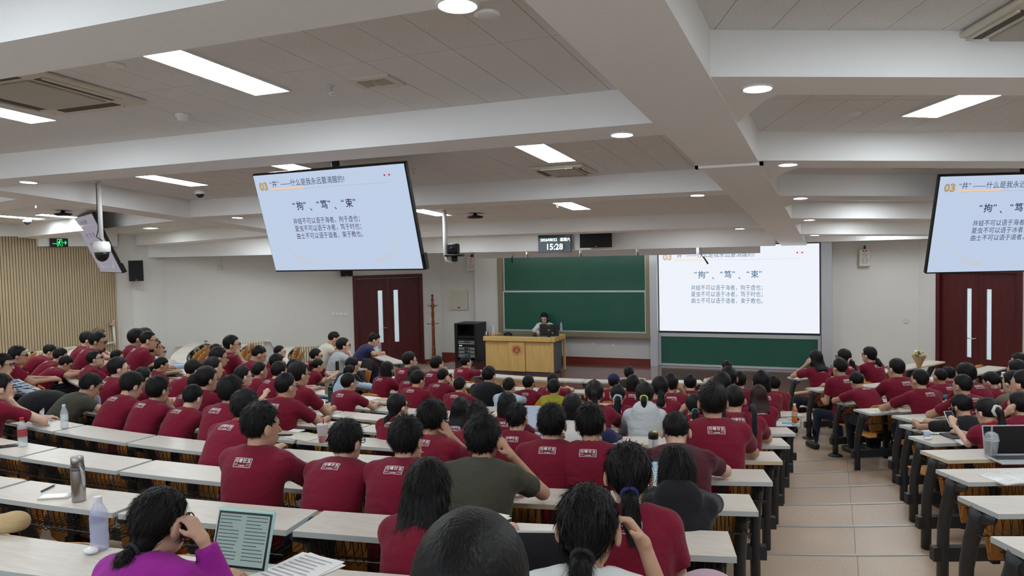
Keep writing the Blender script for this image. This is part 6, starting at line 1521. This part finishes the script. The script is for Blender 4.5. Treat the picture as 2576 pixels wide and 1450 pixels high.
# ------------------------------------------------------------ things on the desks
def on(px, py, k): return tuple(GZ(px, py, DTOP(k)))
def desk_dir(p): return math.atan2(p[0]-CX, CY-p[1])
PET = mat('clear_plastic', (0.80, 0.84, 0.88), 0.08, alpha=0.32)
FROST = mat('frosted_plastic', (0.74, 0.76, 0.78), 0.3, alpha=0.5)
WATER = mat('water', (0.75, 0.80, 0.85), 0.05, alpha=0.25)
STEEL = mat('brushed_steel', (0.42, 0.41, 0.40), 0.33, 1.0, bump=(120, 0.15, (1, 1, 0.02)))
def cm(name, c, r=0.5, **k): return mat(name, c, r, **k)
def bottle(px, py, k, pyt, r, cap, label, lab, liquid=None, fill=0.5, tint=None):
    p = on(px, py, k); h = ZAT(p, px, pyt)-p[2]; h = max(0.12, min(h, 0.29))
    t = empty('bottle', p, label=lab, cat='bottle')
    b = MB(); b.lathe([(r*0.86, 0.0), (r, 0.012), (r, h*0.30), (r*0.95, h*0.34), (r, h*0.38), (r, h*0.62), (r*0.93, h*0.72), (r*0.55, h*0.86), (r*0.40, h*0.90), (r*0.40, h*0.93)], n=20); b.obj('body', tint or PET, t, True)
    b = MB(); b.lathe([(r*0.46, h*0.90), (r*0.46, h), (r*0.40, h)], n=16); b.obj('cap', cap, t)
    if label is not None:
        b = MB(); b.lathe([(r*1.012, h*0.36), (r*1.012, h*0.62)], n=20); b.f = b.f[:-2]; b.mi = b.mi[:-2]; b.obj('label', label, t, True)
    if liquid is not None:
        b = MB(); b.lathe([(r*0.80, 0.006), (r*0.94, 0.014), (r*0.94, h*fill)], n=18); b.obj('drink', liquid, t, True)
    return t
RED = cm('cap_red', (0.45, 0.01, 0.02)); BLUEC = cm('cap_blue', (0.04, 0.10, 0.5)); WHT = WHITEP
bottle(252, 1383, 8, 1249, 0.034, WHT, None, 'tall clear water bottle with white cap on the nearest desk row', WATER, 0.45, cm('blue_clear', (0.55, 0.60, 0.86), 0.08, alpha=0.38))
bottle(58, 1124, 6, 1051, 0.032, RED, cm('label_redwhite', (0.36, 0.05, 0.06)), 'water bottle with red cap and red label at the left end of a desk', WATER, 0.3)
bottle(163, 1079, 5, 1018, 0.031, cm('cap_pale', (0.55, 0.7, 0.75)), cm('label_palegreen', (0.62, 0.74, 0.74)), 'clear bottle with pale label beside the blue tissue packet', WATER, 0.35)
bottle(246, 1030, 4, 988, 0.032, RED, cm('label_bluewhite', (0.25, 0.38, 0.5)), 'bottle with blue and red label before the olive polo sitter', None)
bottle(1999, 1064, 1, 1016, 0.030, WHT, cm('label_orange', (0.62, 0.42, 0.30)), 'orange tea bottle at the aisle end of a desk', cm('orange_tea', (0.75, 0.20, 0.01), 0.2), 0.30, cm('orange_clear', (0.9, 0.45, 0.2), 0.1, trans=0.8, ior=1.1))
bottle(1775, 974, -3, 950, 0.032, RED, cm('label_green', (0.65, 0.72, 0.68)), 'white bottle with red cap on the front desk row', None, 0.5, WHITEP)
bottle(1602, 1042, 1, 1022, 0.030, BLUEC, None, 'clear bottle with blue cap behind the hooded sitter', WATER, 0.4)
bottle(280, 905, 2, 887, 0.032, cm('cap_violet', (0.5, 0.45, 0.7)), cm('label_violet', (0.3, 0.2, 0.5)), 'violet bottle on the left wing desk by the slat wall', None)
bottle(291, 902, 2, 880, 0.032, RED, cm('label_bluewhite', (0.25, 0.38, 0.5)), 'red-capped bottle on the left wing desk by the slat wall', None)
bottle(473, 932, 1, 908, 0.032, BLUEC, cm('label_blue2', (0.1, 0.2, 0.5)), 'blue-capped bottle on a left wing desk before the diagonal wall', None)
bottle(478, 930, 1, 911, 0.032, RED, None, 'red-capped bottle on a left wing desk before the diagonal wall', WATER, 0.4)
bottle(947, 886, -3, 863, 0.030, WHT, None, 'small clear bottle before the navy polo sitter', WATER, 0.4)
bottle(956, 885, -3, 858, 0.032, WHT, cm('label_violet', (0.3, 0.2, 0.5)), 'violet labelled bottle before the navy polo sitter', WATER, 0.4)
bottle(1074, 975, -2, 952, 0.030, cm('cap_white2', (0.75, 0.78, 0.75)), cm('label_green', (0.5, 0.66, 0.6)), 'clear bottle with green label among the front rows', WATER, 0.4)
bottle(1411, 838, -3, 818, 0.030, WHT, None, 'clear water bottle beside the monitor on the lectern', WATER, 0.5).location = (*lect_px(1411, 0.30), lz-0.03)
bottle(1239, 835, -3, 815, 0.030, WHT, None, 'clear water bottle at the left corner of the lectern', WATER, 0.5).location = (*lect_px(1240, 0.25), lz)
def thermos(px, py, k, pyt, r, m, capm, lab, strap=False):
    p = on(px, py, k); h = max(0.14, min(ZAT(p, px, pyt)-p[2], 0.28)); t = empty('thermos', p, label=lab, cat='flask')
    b = MB(); b.lathe([(r*0.94, 0), (r, 0.008), (r, h*0.72), (r*0.96, h*0.745)], n=24); b.obj('body', m, t, True)
    b = MB(); b.lathe([(r*0.97, h*0.745), (r*0.93, h*0.90), (r*0.90, h*0.975), (r*0.80, h)], n=24); b.obj('lid', capm, t, True)
    if strap:
        b = MB(); b.tube([(r*0.8, -0.01, h*0.80), (r*1.5, -0.01, h*0.7), (r*1.75, -0.01, h*0.4), (r*1.6, -0.01, h*0.36), (r*1.3, -0.01, h*0.62), (r*1.02, -0.01, h*0.75)], 0.004, 6); b.obj('strap', GREYP, t)
        b = MB(); b.lathe([(r*1.03, h*0.70), (r*1.03, h*0.77)], n=24); b.obj('band', cm('band', (0.12, 0.12, 0.14)), t, True)
thermos(199, 1261, 7, 1148, 0.034, STEEL, STEEL, 'brushed steel thermos with wrist strap on a near desk', True)
thermos(832, 1012, 1, 973, 0.035, cm('dark_green_metal', (0.02, 0.055, 0.06), 0.35), BLACK, 'dark green thermos with black lid on an empty desk')
thermos(823, 992, 0, 953, 0.030, cm('bronze_metal', (0.30, 0.22, 0.15), 0.35), cm('bronze_metal', (0.30, 0.22, 0.15), 0.35), 'bronze thermos beside the light blue jacket')
thermos(849, 940, -2, 909, 0.033, BLACK, BLACK, 'black sports flask with loop before the grey polo sitter')
thermos(1352, 1024, -1, 994, 0.030, STEEL, WHITEP, 'steel flask with white lid beside the yellow-green shirt')
thermos(2525, 960, -1, 940, 0.035, WHITEP, WHITEP, 'white cylinder flask on the right wing before the right door')
# sports bottle with yellow lid
p = on(1644, 1150, 4); t = empty('sports_bottle', p, label='clear sports bottle with black and yellow lid on the desk', cat='bottle')
b = MB(); b.lathe([(0.034, 0), (0.037, 0.01), (0.037, 0.13), (0.034, 0.14)], n=20); b.obj('body', FROST, t, True)
b = MB(); b.lathe([(0.038, 0.14), (0.038, 0.175), (0.030, 0.19)], n=20); b.obj('lid', BLACK, t, True); b = MB(); b.bbox(-0.004, 0.03, -0.02, 0.02, 0.175, 0.197, 0.006); b.obj('spout_cover', cm('yellow', (0.75, 0.6, 0.02)), t); b = MB(); b.tube([(0, 0, 0.02), (0, 0, 0.15)], 0.004); b.obj('straw', BLACK, t)
# cups
p = on(812, 1113, 4); t = empty('drink_cup', p, label='pink iced drink in a white paper sleeve with red straw', cat='cup')
b = MB(); b.lathe([(0.032, 0), (0.044, 0.14)], n=20); b.obj('cup', cm('pink_cup', (0.75, 0.35, 0.36), 0.25), t, True); b = MB(); b.lathe([(0.041, 0.06), (0.049, 0.15), (0.046, 0.155)], n=14); b.obj('bag_sleeve', cm('white_bag', (0.78, 0.72, 0.72), 0.5, trans=0.2), t); b = MB(); b.tube([(0.01, 0, 0.1), (0.012, 0, 0.20)], 0.005); b.obj('straw', RED, t)
p = on(2494, 1152, 4); t = empty('drink_cup', p, label='clear plastic cup with domed lid and white straw', cat='cup')
b = MB(); b.lathe([(0.033, 0), (0.046, 0.12), (0.050, 0.125), (0.050, 0.135)], n=24); b.obj('cup', FROST, t, True); b = MB(); b.lathe([(0.049, 0.136), (0.048, 0.15), (0.040, 0.175), (0.02, 0.188), (0.005, 0.19)], n=24); b.obj('lid', PET, t, True); b = MB(); b.tube([(0, 0.01, 0.02), (0, -0.015, 0.24)], 0.006); b.obj('straw', FROST, t)
# phones
def phone(px, py, k, rz, lab, case=BLACK, tilt=(0, 0), dz=0.0):
    p = on(px, py, k); t = empty('phone', (p[0], p[1], p[2]+dz), label=lab, cat='phone'); t.rotation_euler = (tilt[0], tilt[1], desk_dir(p)+rz)
    b = MB(); b.bbox(-0.037, 0.037, -0.077, 0.077, 0.0, 0.009, 0.004); b.obj('case', case, t, True); b = MB(); b.box(-0.033, 0.033, -0.072, 0.072, 0.009, 0.0098); b.obj('display', mat('phone_glass', (0.02, 0.022, 0.025), 0.1), t)
phone(140, 1252, 7, R_(-62), 'grey phone lying beside the steel thermos', CREAMP)
phone(716, 1098, 4, R_(-70), 'phone in mint case beside an open notebook', cm('mint', (0.45, 0.7, 0.66)))
phone(933, 1219, 6, R_(-30), 'black phone beside the broad-backed sitter')
phone(1165, 1179, 5, R_(-40), 'black phone on papers before the head-on-hand sitter')
phone(15, 1125, 6, R_(-30), 'black phone at the left end of a near desk')
phone(2316, 1080, 2, R_(60), 'black phone lying on white papers, right wing')
phone(662, 912, 0, R_(-30), 'phone before the crew-cut sitter, left side', GREYP)
def held_phone(info, lab, case=BLACK):
    W = (info['armL'][2]+info['armR'][2])/2+np.array([0, 0.09, 0.06]); q = to_world(info, W); t = empty('phone', q, info['ang'], label=lab, cat='phone'); t.rotation_euler = (R_(50), 0, info['ang'])
    b = MB(); b.bbox(-0.037, 0.037, -0.077, 0.077, 0.0, 0.009, 0.004); b.obj('case', case, t, True); b = MB(); b.box(-0.033, 0.033, -0.072, 0.072, 0.009, 0.0098); b.obj('display', mat('phone_glass', (0.02, 0.022, 0.025), 0.1), t)
for root, info in BUILT:
    sp = info['sp']
    if sp.get('R') == 'phone' and sp.get('L') == 'phone': held_phone(info, f'phone held by the person in {CLW[sp.get("c", "maroon")]} near the left wall')
    elif sp.get('L') == 'phone': held_phone(info, 'phone held by the sitter with the pale scrunchie', WHITEP)
# books and papers
def book(px, py, k, rz, lab, w_=0.15, l_=0.21, cover=None, lines=True, cat='notebook', paper=None):
    p = on(px, py, k); t = empty('open_notebook', p, desk_dir(p)+rz, label=lab, cat=cat)
    for sg in (-1, 1):
        b = MB(); n = 6; vs = []
        for i in range(n+1):
            u = i/n; x = sg*u*w_; z = 0.006+0.012*math.sin(math.pi*min(u*1.05, 1))*(1-u*0.4)
            vs += [(x, -l_/2, z), (x, l_/2, z), (x, -l_/2, 0.0), (x, l_/2, 0.0)]
        fs = []
        for i in range(n):
            a, c = 4*i, 4*(i+1); q = [(a, c, c+1, a+1), (a+2, a+3, c+3, c+2), (a, a+2, c+2, c), (a+1, c+1, c+3, a+3)]; fs += q if sg > 0 else [x_[::-1] for x_ in q]
        fs += [(4*n, 4*n+2, 4*n+3, 4*n+1), (0, 1, 3, 2)]
        b.add(vs, fs); pg = b.obj('pages', paper or PAPER, t, True)
        if lines:
            b = MB()
            for r in range(7):
                y = l_*0.36-r*l_*0.11; L = w_*(0.5+0.35*rnd.random())
                for q in range(5):
                    u0 = 0.12+q*L/w_/5*0.95; u1 = u0+L/w_/5*0.8
                    z = lambda u: 0.0072+0.012*math.sin(math.pi*min(u*1.05, 1))*(1-u*0.4)
                    xs = sorted((sg*u0*w_, sg*u1*w_)); b.add([(xs[0], y-0.002, z(abs(xs[0])/w_)), (xs[1], y-0.002, z(abs(xs[1])/w_)), (xs[1], y+0.002, z(abs(xs[1])/w_)), (xs[0], y+0.002, z(abs(xs[0])/w_))], [(0, 1, 2, 3)])
            b.obj('handwriting', INKP, pg, kind='stuff')
    if cover: b = MB(); b.box(-w_-0.004, w_+0.004, -l_/2-0.003, l_/2+0.003, -0.0005, 0.0015); b.obj('cover', cover, t)
def sheets(px, py, k, rz, lab, w_=0.21, l_=0.29, n=2, m=None, lines=False):
    p = on(px, py, k); t = empty('paper_sheets', p, desk_dir(p)+rz, label=lab, cat='papers')
    for i in range(n):
        b = MB(); b.box(-w_/2, w_/2, -l_/2, l_/2, 0.001+0.0025*i, 0.003+0.0025*i); o = b.obj('sheet', m or PAPER, t); o.rotation_euler = (0, 0, (i-0.5)*0.16)
    if lines:
        b = MB(); z = 0.0035+0.0025*n
        for r in range(9): b.box(-w_*0.4, w_*(0.1+0.3*rnd.random()), l_*0.4-r*l_*0.085-0.002, l_*0.4-r*l_*0.085+0.002, z-0.0005, z)
        b.obj('print', INKP, t, kind='stuff')
book(765, 1101, 4, R_(-10), 'open cream notebook with a black pen beside the pink drink', paper=CREAMPAPER)
book(2322, 1057, 1, R_(5), 'open notebook with curled page, right wing', paper=CREAMPAPER)
book(2545, 1206, 5, R_(12), 'open book at the nearest right wing desks', paper=PAPER, w_=0.14)
book(2232, 1036, 0, R_(10), 'notebook pages jutting over a right wing desk', w_=0.10, l_=0.18)
sheets(1192, 1314, 7, R_(-25), 'printed sheets beside the long-haired sitter on a near desk', lines=True)
sheets(742, 1441, 8, R_(-20), 'printed sheet beside the mint tablet', lines=True)
sheets(930, 1003, 0, R_(-6), 'white sheets on the desk right of the dark green thermos', w_=0.26, l_=0.2)
sheets(972, 1006, 0, R_(-6), 'peach folder with a black pen on the middle desks', w_=0.24, l_=0.16, m=cm('peach', (0.62, 0.40, 0.27)))
sheets(1093, 1020, 0, R_(5), 'stack of white sheets with mint tabs on the middle desks', w_=0.30, l_=0.2, n=4)
sheets(2352, 1084, 2, R_(20), 'white sheets under a black phone, right wing', w_=0.32, l_=0.22, n=3)
sheets(2435, 1110, 3, R_(-8), 'white pages before the scrunchie sitter, right wing', lines=True)
sheets(2068, 954, -3, R_(10), 'cream notebook at the aisle end, right wing front desk', w_=0.18, l_=0.16, m=CREAMPAPER)
sheets(1968, 1068, 1, R_(0), 'white pad beside the orange tea bottle', w_=0.16, l_=0.2)
sheets(1485, 1092, 2, R_(10), 'white sheet before the ponytailed sitter', w_=0.2, l_=0.2)
sheets(1262, 1042, 0, R_(0), 'white sheets before the bobbed sitter', w_=0.22, l_=0.16)
sheets(800, 1012, 1, R_(-10), 'open pad with black pens beside the dark green thermos', w_=0.24, l_=0.15)
sheets(745, 1085, 4, R_(0), 'loose white sheet on the middle desks', w_=0.12, l_=0.1)
sheets(1000, 968, -1, R_(0), 'cream book on the front middle desks', w_=0.2, l_=0.14, m=CREAMPAPER, n=5)
sheets(1165, 1182, 5, R_(-15), 'papers under a phone before the head-on-hand sitter', w_=0.2, l_=0.18)
sheets(480, 985-45, 1, R_(0), 'pile of papers before the light blue jacket, left side', w_=0.3, l_=0.2, n=5)
p = on(795, 985, -1); t = empty('rolled_paper', p, desk_dir(p), label='rolled white drawing paper beside the bronze thermos', cat='paper roll')
b = MB(); b.tube([(-0.2, 0, 0.03), (0.2, 0.06, 0.03)], 0.03, 14); b.obj('roll', PAPER, t, True)
def pen(a, c, k, lab, m=INK, r=0.005):
    A, C = on(*a, k), on(*c, k); t = empty('pen', A, label=lab, cat='pen'); d = Vector(C)-Vector(A)
    if d.length > 0.16: d *= 0.15/d.length
    b = MB(); b.tube([(0, 0, r+0.001), tuple(d*0.85+Vector((0, 0, r+0.001)))], r, 8); b.obj('barrel', m, t, True); b = MB(); b.tube([tuple(d*0.85+Vector((0, 0, r+0.001))), tuple(d+Vector((0, 0, r+0.001)))], [r*0.9, r*0.25], 8); b.obj('tip', CHROME, t, True)
pen((104, 1240), (141, 1222), 7, 'black pen beside the grey phone on a near desk')
pen((545, 1447), (596, 1443), 8, 'pale lilac pen lying before the mint tablet', cm('lilac', (0.55, 0.55, 0.7)))
# tissue packet, tissues, earbuds
p = on(102, 1068, 5); t = empty('tissue_packet', p, desk_dir(p), label='blue and white tissue packet with a tissue pulled up', cat='tissue packet')
b = MB(); b.bbox(-0.075, 0.075, -0.045, 0.045, 0, 0.055, 0.012); b.obj('packet', cm('tissue_white', (0.75, 0.78, 0.82)), t, True); b = MB(); b.bbox(-0.072, 0.072, -0.046, 0.046, 0.035, 0.062, 0.012); b.obj('blue_top', cm('tissue_blue', (0.10, 0.34, 0.70)), t, True)
b = MB(); b.add([(-0.04, 0.0, 0.058), (0.035, 0.01, 0.058), (0.04, 0.02, 0.12), (0.055, 0.01, 0.155), (0.0, 0.0, 0.12)], [(0, 1, 2, 3, 4)]); b.obj('tissue', PAPER, t)
def crumple(px, py, k, r, lab):
    p = on(px, py, k); F_ = Field((-r*1.4, -r*1.4, -0.005), (r*1.4, r*1.4, r*1.6), r/9)
    q = np.random.RandomState(int(px))
    for i in range(6): F_.ell((q.uniform(-.6, .6)*r, q.uniform(-.5, .5)*r, r*(0.35+0.3*q.rand())), r*(0.28+0.3*q.rand(3)), None, r*0.1)
    o = link('crumpled_tissue', F_.mesh('crumpled_tissue', PAPER), None, p, label=lab, cat='tissue')
crumple(119, 1071, 5, 0.035, 'crumpled white tissue beside the blue tissue packet'); crumple(815, 1037, 2, 0.035, 'crumpled tissue on an empty middle desk'); crumple(1987, 1057, 1, 0.03, 'crumpled tissue beside the orange tea bottle'); crumple(2574, 1385, 6, 0.04, 'crumpled tissue on the nearest right wing desk')
p = on(229, 1394, 8); F_ = Field((-0.05, -0.04, 0), (0.05, 0.04, 0.04), 0.004); F_.ell((0, 0, 0.014), (0.032, 0.024, 0.013), None, 0); o = link('earbud_case', F_.mesh('earbud_case', cm('gloss_white', (0.82, 0.82, 0.82), 0.2)), None, p, label='rounded white earbud case beside the tall water bottle', cat='earbud case')
p = on(2335, 1107, 3); t = empty('earbud_case', p, desk_dir(p), label='open white earbud case with blue lid, right wing', cat='earbud case'); b = MB(); b.bbox(-0.03, 0.03, -0.014, 0.014, 0, 0.024, 0.010, n=3); b.obj('case', cm('gloss_white', (0.82, 0.82, 0.82), 0.2), t, True); b = MB(); b.bbox(-0.03, 0.03, 0.012, 0.026, 0.024, 0.062, 0.010, n=3); b.obj('lid', cm('pale_blue', (0.45, 0.6, 0.75), 0.3), t, True)
b = MB(); b.lathe([(0.03, 0), (0.036, 0.01), (0.036, 0.03), (0.028, 0.036)], n=18); o = b.obj('round_case', BLACK, smooth=True, label='black round case on a desk near the sports bottle', cat='case'); o.location = on(1560, 1146, 4)
b = MB(); b.bbox(-0.04, 0.04, -0.03, 0.03, 0, 0.008, 0.002); o = b.obj('card_holder', cm('dark_card', (0.06, 0.06, 0.065)), label='flat dark card holder beside the black round case', cat='card holder'); o.location = on(1587, 1152, 4)
b = MB(); b.bbox(-0.06, 0.06, -0.035, 0.035, 0, 0.012, 0.004); o = b.obj('tissue_pouch', cm('sky', (0.15, 0.42, 0.6)), label='small sky blue tissue pouch beside the orange tea bottle', cat='tissue pouch'); o.location = on(1982, 1067, 1)
b = MB(); b.lathe([(0.018, 0), (0.018, 0.02), (0.015, 0.022), (0.015, 0.03)], n=14); o = b.obj('jar', cm('amber', (0.22, 0.10, 0.02), 0.3), smooth=True, label='tiny amber jar beside the dark green thermos', cat='jar'); o.location = on(822, 1015, 1)
# cloth things from smooth fields
def blob(name, p, rz, prims, m, lab, cat, res=0.012, extra=None):
    a = np.array([[c[i]-max(r)-0.03 for i in range(3)] for c, r in prims]).min(0); z = np.array([[c[i]+max(r)+0.03 for i in range(3)] for c, r in prims]).max(0)
    F_ = Field(a, z, res)
    for c, r in prims: F_.ell(c, r, None, 0.03)
    if extra: extra(F_)
    t = empty(name, p, rz, label=lab, cat=cat); link('body', F_.mesh('body', m), t); return t
p = on(1527, 1110, 3); t = empty('baseball_cap', p, desk_dir(p)-0.5, label='navy baseball cap lying on a middle desk', cat='cap'); F_ = Field((-0.12, -0.14, 0.0), (0.12, 0.14, 0.15), 0.008); F_.ell((0, 0, 0.0), (0.095, 0.11, 0.115), None, 0); link('crown', F_.mesh('crown', CL['navy']), t)
F_ = Field((-0.1, 0.02, -0.01), (0.1, 0.22, 0.05), 0.006); F_.ell((0, 0.11, 0.012), (0.082, 0.085, 0.010), None, 0); link('brim', F_.mesh('brim', CL['navy']), t)
x, y = POL(RK(7)+0.52, a_of_x(7, 3.72)); pk = cloth('pink_cloth', (0.52, 0.36, 0.42))
t = blob('backpack', (x, y, TIERZ(8)+0.38), a_of_x(7, 3.72), [((0, 0, 0.15), (0.16, 0.11, 0.20)), ((0.02, 0.02, 0.32), (0.12, 0.08, 0.10)), ((0, -0.06, 0.1), (0.12, 0.08, 0.12))], pk, 'pale pink backpack on a seat at the aisle end of a near row', 'backpack')
b = MB(); b.tube([(0.08, -0.1, 0.36), (0.14, -0.13, 0.25), (0.16, -0.12, 0.1), (0.13, -0.10, 0.0)], 0.022, 8, flat=(1, 0.35)); b.obj('strap', pk, t, True)
x, y = POL(RK(-1)+0.5, a_of_x(-1, 0.74)); blob('backpack', (x, y, SEATZ(-1)+0.42), a_of_x(-1, 0.7), [((0, 0, 0.22), (0.20, 0.09, 0.24))], cloth('orange_cloth', (0.62, 0.24, 0.01)), 'orange backpack behind the sitter with red lanyard, front rows', 'backpack', 0.016)
p = on(15, 1338, 8); blob('pencil_case', p, 0.3, [((0, 0, 0.035), (0.10, 0.05, 0.04)), ((0.05, 0, 0.05), (0.05, 0.045, 0.035))], cloth('tan_cloth', (0.50, 0.36, 0.18)), 'tan cloth pencil case at the left end of the nearest desk', 'pencil case', 0.008)
p = on(810, 1004, 0); blob('pouch', p, -0.2, [((0, 0, 0.018), (0.11, 0.05, 0.02))], cloth('slate_cloth', (0.03, 0.05, 0.09)), 'slate blue pouch behind the dark green thermos', 'pouch')
p = on(1318, 1013, -1); blob('pouch', p, 0.1, [((0, 0, 0.02), (0.10, 0.035, 0.022))], CL['black'], 'black pencil pouch before the red-lanyard sitter, front rows', 'pouch')
p = on(1338, 1010, -1); b = MB(); b.tube([(0.07*math.cos(a), 0.07*math.sin(a), 0.03) for a in np.linspace(0.4, 2.8, 9)], 0.008, 6); b.lathe([(0.03, 0), (0.034, 0.02), (0.03, 0.045)], (0.07, 0.02, 0), 12); b.lathe([(0.03, 0), (0.034, 0.02), (0.03, 0.045)], (-0.07, 0.02, 0), 12); o = b.obj('headphones', BLACK, smooth=True, label='black headphones beside the steel flask with white lid', cat='headphones'); o.location = p
p = on(2382, 1006, 0); blob('pouch', p, 0.3, [((0, 0, 0.03), (0.10, 0.045, 0.035))], cloth('teal_cloth', (0.02, 0.22, 0.26)), 'teal pouch on a right wing desk behind the crew-cut sitter', 'pouch')
p = on(1697, 1006, 0); blob('pouch', p, 0.2, [((0, 0, 0.06), (0.06, 0.04, 0.07)), ((0.06, 0, 0.10), (0.05, 0.02, 0.02))], cloth('offwhite_cloth', (0.62, 0.60, 0.55)), 'off-white drawstring pouch among the front middle desks', 'pouch')
# black jacket heap left of the olive polo sitter
x, y = POL(RK(4)+0.30, -0.30); q = GZ(112, 1010, DTOP(4)+0.12); blob('jacket', (q[0], q[1], DTOP(4)-0.02), 0.4, [((0, 0, 0.10), (0.28, 0.20, 0.16)), ((-0.15, -0.12, 0.0), (0.22, 0.15, 0.14)), ((0.2, 0.1, 0.02), (0.18, 0.14, 0.10))], CL['black'], 'black jacket heaped beside the olive polo sitter', 'jacket', 0.018)
# bouquet
p = on(2312, 925, -3); t = empty('bouquet', (p[0], p[1], p[2]), 0.2, label='paper-wrapped bouquet of small flowers on the front right wing desk', cat='bouquet')
b = MB(); b.lathe([(0.03, 0.0), (0.06, 0.08), (0.12, 0.20), (0.115, 0.20), (0.02, 0.02)], n=9); b.obj('wrapping', cm('kraft', (0.50, 0.33, 0.16), 0.8), t)
for i in range(16):
    a, r_ = rnd.random()*6.28, rnd.random()*0.11; c = [(0.75, 0.62, 0.12), (0.8, 0.8, 0.75), (0.10, 0.18, 0.06)][i % 3]
    b = MB(); b.lathe([(0.004, -0.03), (0.022, 0.0), (0.018, 0.014), (0.004, 0.02)], (r_*math.cos(a), r_*math.sin(a), 0.20+0.07*rnd.random()), 7); b.obj('flower', mat(f'petal{i % 3}', c, 0.7), t)
# tablets and laptops
def laptop(px, py, k, rz, lab, screen, w_=0.31, open_=100, body=ALU):
    p = on(px, py, k); t = empty('laptop', p, desk_dir(p)+rz, label=lab, cat='laptop')
    b = MB(); b.bbox(-w_/2, w_/2, -0.11, 0.11, 0, 0.014, 0.004, n=1); b.obj('base', body, t); b = MB(); b.box(-w_*0.45, w_*0.45, -0.02, 0.09, 0.014, 0.0148); b.obj('keyboard', cm('keys', (0.05, 0.05, 0.055), 0.6), t)
    a = R_(open_); b = MB(); b.bbox(-w_/2, w_/2, 0.0, 0.007, 0, 0.215, 0.003, n=1); lid = b.obj('lid', body, t); lid.location = (0, 0.11, 0.012); lid.rotation_euler = (R_(90-open_)*-1*-1 if False else -R_(open_-90), 0, 0)
    b = MB(); b.box(-w_/2+0.008, w_/2-0.008, -0.0012, 0.0, 0.01, 0.207); b.obj('display', screen, lid)
    return t
DK = mat('dark_display', (0.008, 0.008, 0.010), 0.12); LIT = emat('lit_display', (0.55, 0.65, 0.8), 0.55)
laptop(2555, 1160, 4, R_(-4), 'open silver laptop with dark screen beside the clear cup', DK)
laptop(1392, 1560, 8, R_(6), 'open laptop with dark screen before the white-shirted sitter', DK, open_=118)
laptop(1345, 1090, 3, R_(0), 'laptop with lit pale blue screen among the middle desks', LIT)
laptop(2462, 985, -1, R_(8), 'open laptop on the right wing before the right door', mat('grey_display', (0.25, 0.30, 0.32), 0.2))
p = on(2425, 1099, 3); b = MB(); b.bbox(-0.16, 0.16, -0.1, 0.1, 0, 0.016, 0.004); o = b.obj('closed_laptop', cm('dark_shell', (0.03, 0.032, 0.036), 0.4), label='closed dark laptop before the messy-updo sitter', cat='laptop'); o.location = p; o.rotation_euler = (0, 0, desk_dir(p))
def tablet(A, B, k, h, tilt, case, screen, lab, ink=True):
    A, B = Vector(on(*A, k)), Vector(on(*B, k)); w_ = (B-A).length; d = B-A; rz = math.atan2(d.y, d.x)
    t = empty('tablet', A, rz, label=lab, cat='tablet')
    hold = bpy.data.objects.new('tablet_case', None)
    b = MB(); b.bbox(0, w_, 0.0, 0.012, 0, h, 0.008); c = b.obj('case', case, t, True); c.rotation_euler = (-R_(tilt), 0, 0)
    b = MB(); b.box(0.008, w_-0.008, -0.0015, 0.0, 0.008, h-0.012); b.obj('bezel', BLACK, c); b = MB(); b.box(0.016, w_-0.016, -0.0025, -0.0015, 0.016, h-0.020); s_ = b.obj('display', screen, c)
    if ink:
        b = MB()
        for col in (0.08, 0.54):
            for r in range(13):
                z = h*(0.86-0.058*r); L = w_*(0.20+0.18*rnd.random()) if r % 5 > 1 else w_*0.36; x = w_*col
                while x < w_*col+L: q = w_*(0.008+0.014*rnd.random()); b.box(x, x+q, -0.0032, -0.0026, z, z+h*0.014); x += q+w_*0.004
        b.obj('page_print', INK, s_, kind='stuff')
    b = MB(); b.box(w_*0.2, w_*0.8, 0.012, 0.09, 0.0, 0.006); b.obj('kickstand', case, t)
tablet((524, 1428), (668, 1444), 8, 0.215, 20, cm('mint', (0.45, 0.70, 0.66)), emat('epaper', (0.23, 0.30, 0.29), 1.0), 'tablet in a mint case showing a page of notes')
tablet((1624, 1246), (1668, 1246), 6, 0.20, 25, BLACK, emat('page_display', (0.42, 0.58, 0.68), 1.0), 'tablet showing a white page before the black hoodie')
tablet((905, 926), (932, 929), -2, 0.19, 25, BLACK, DK, 'black tablet on a stand among the left front desks', False)
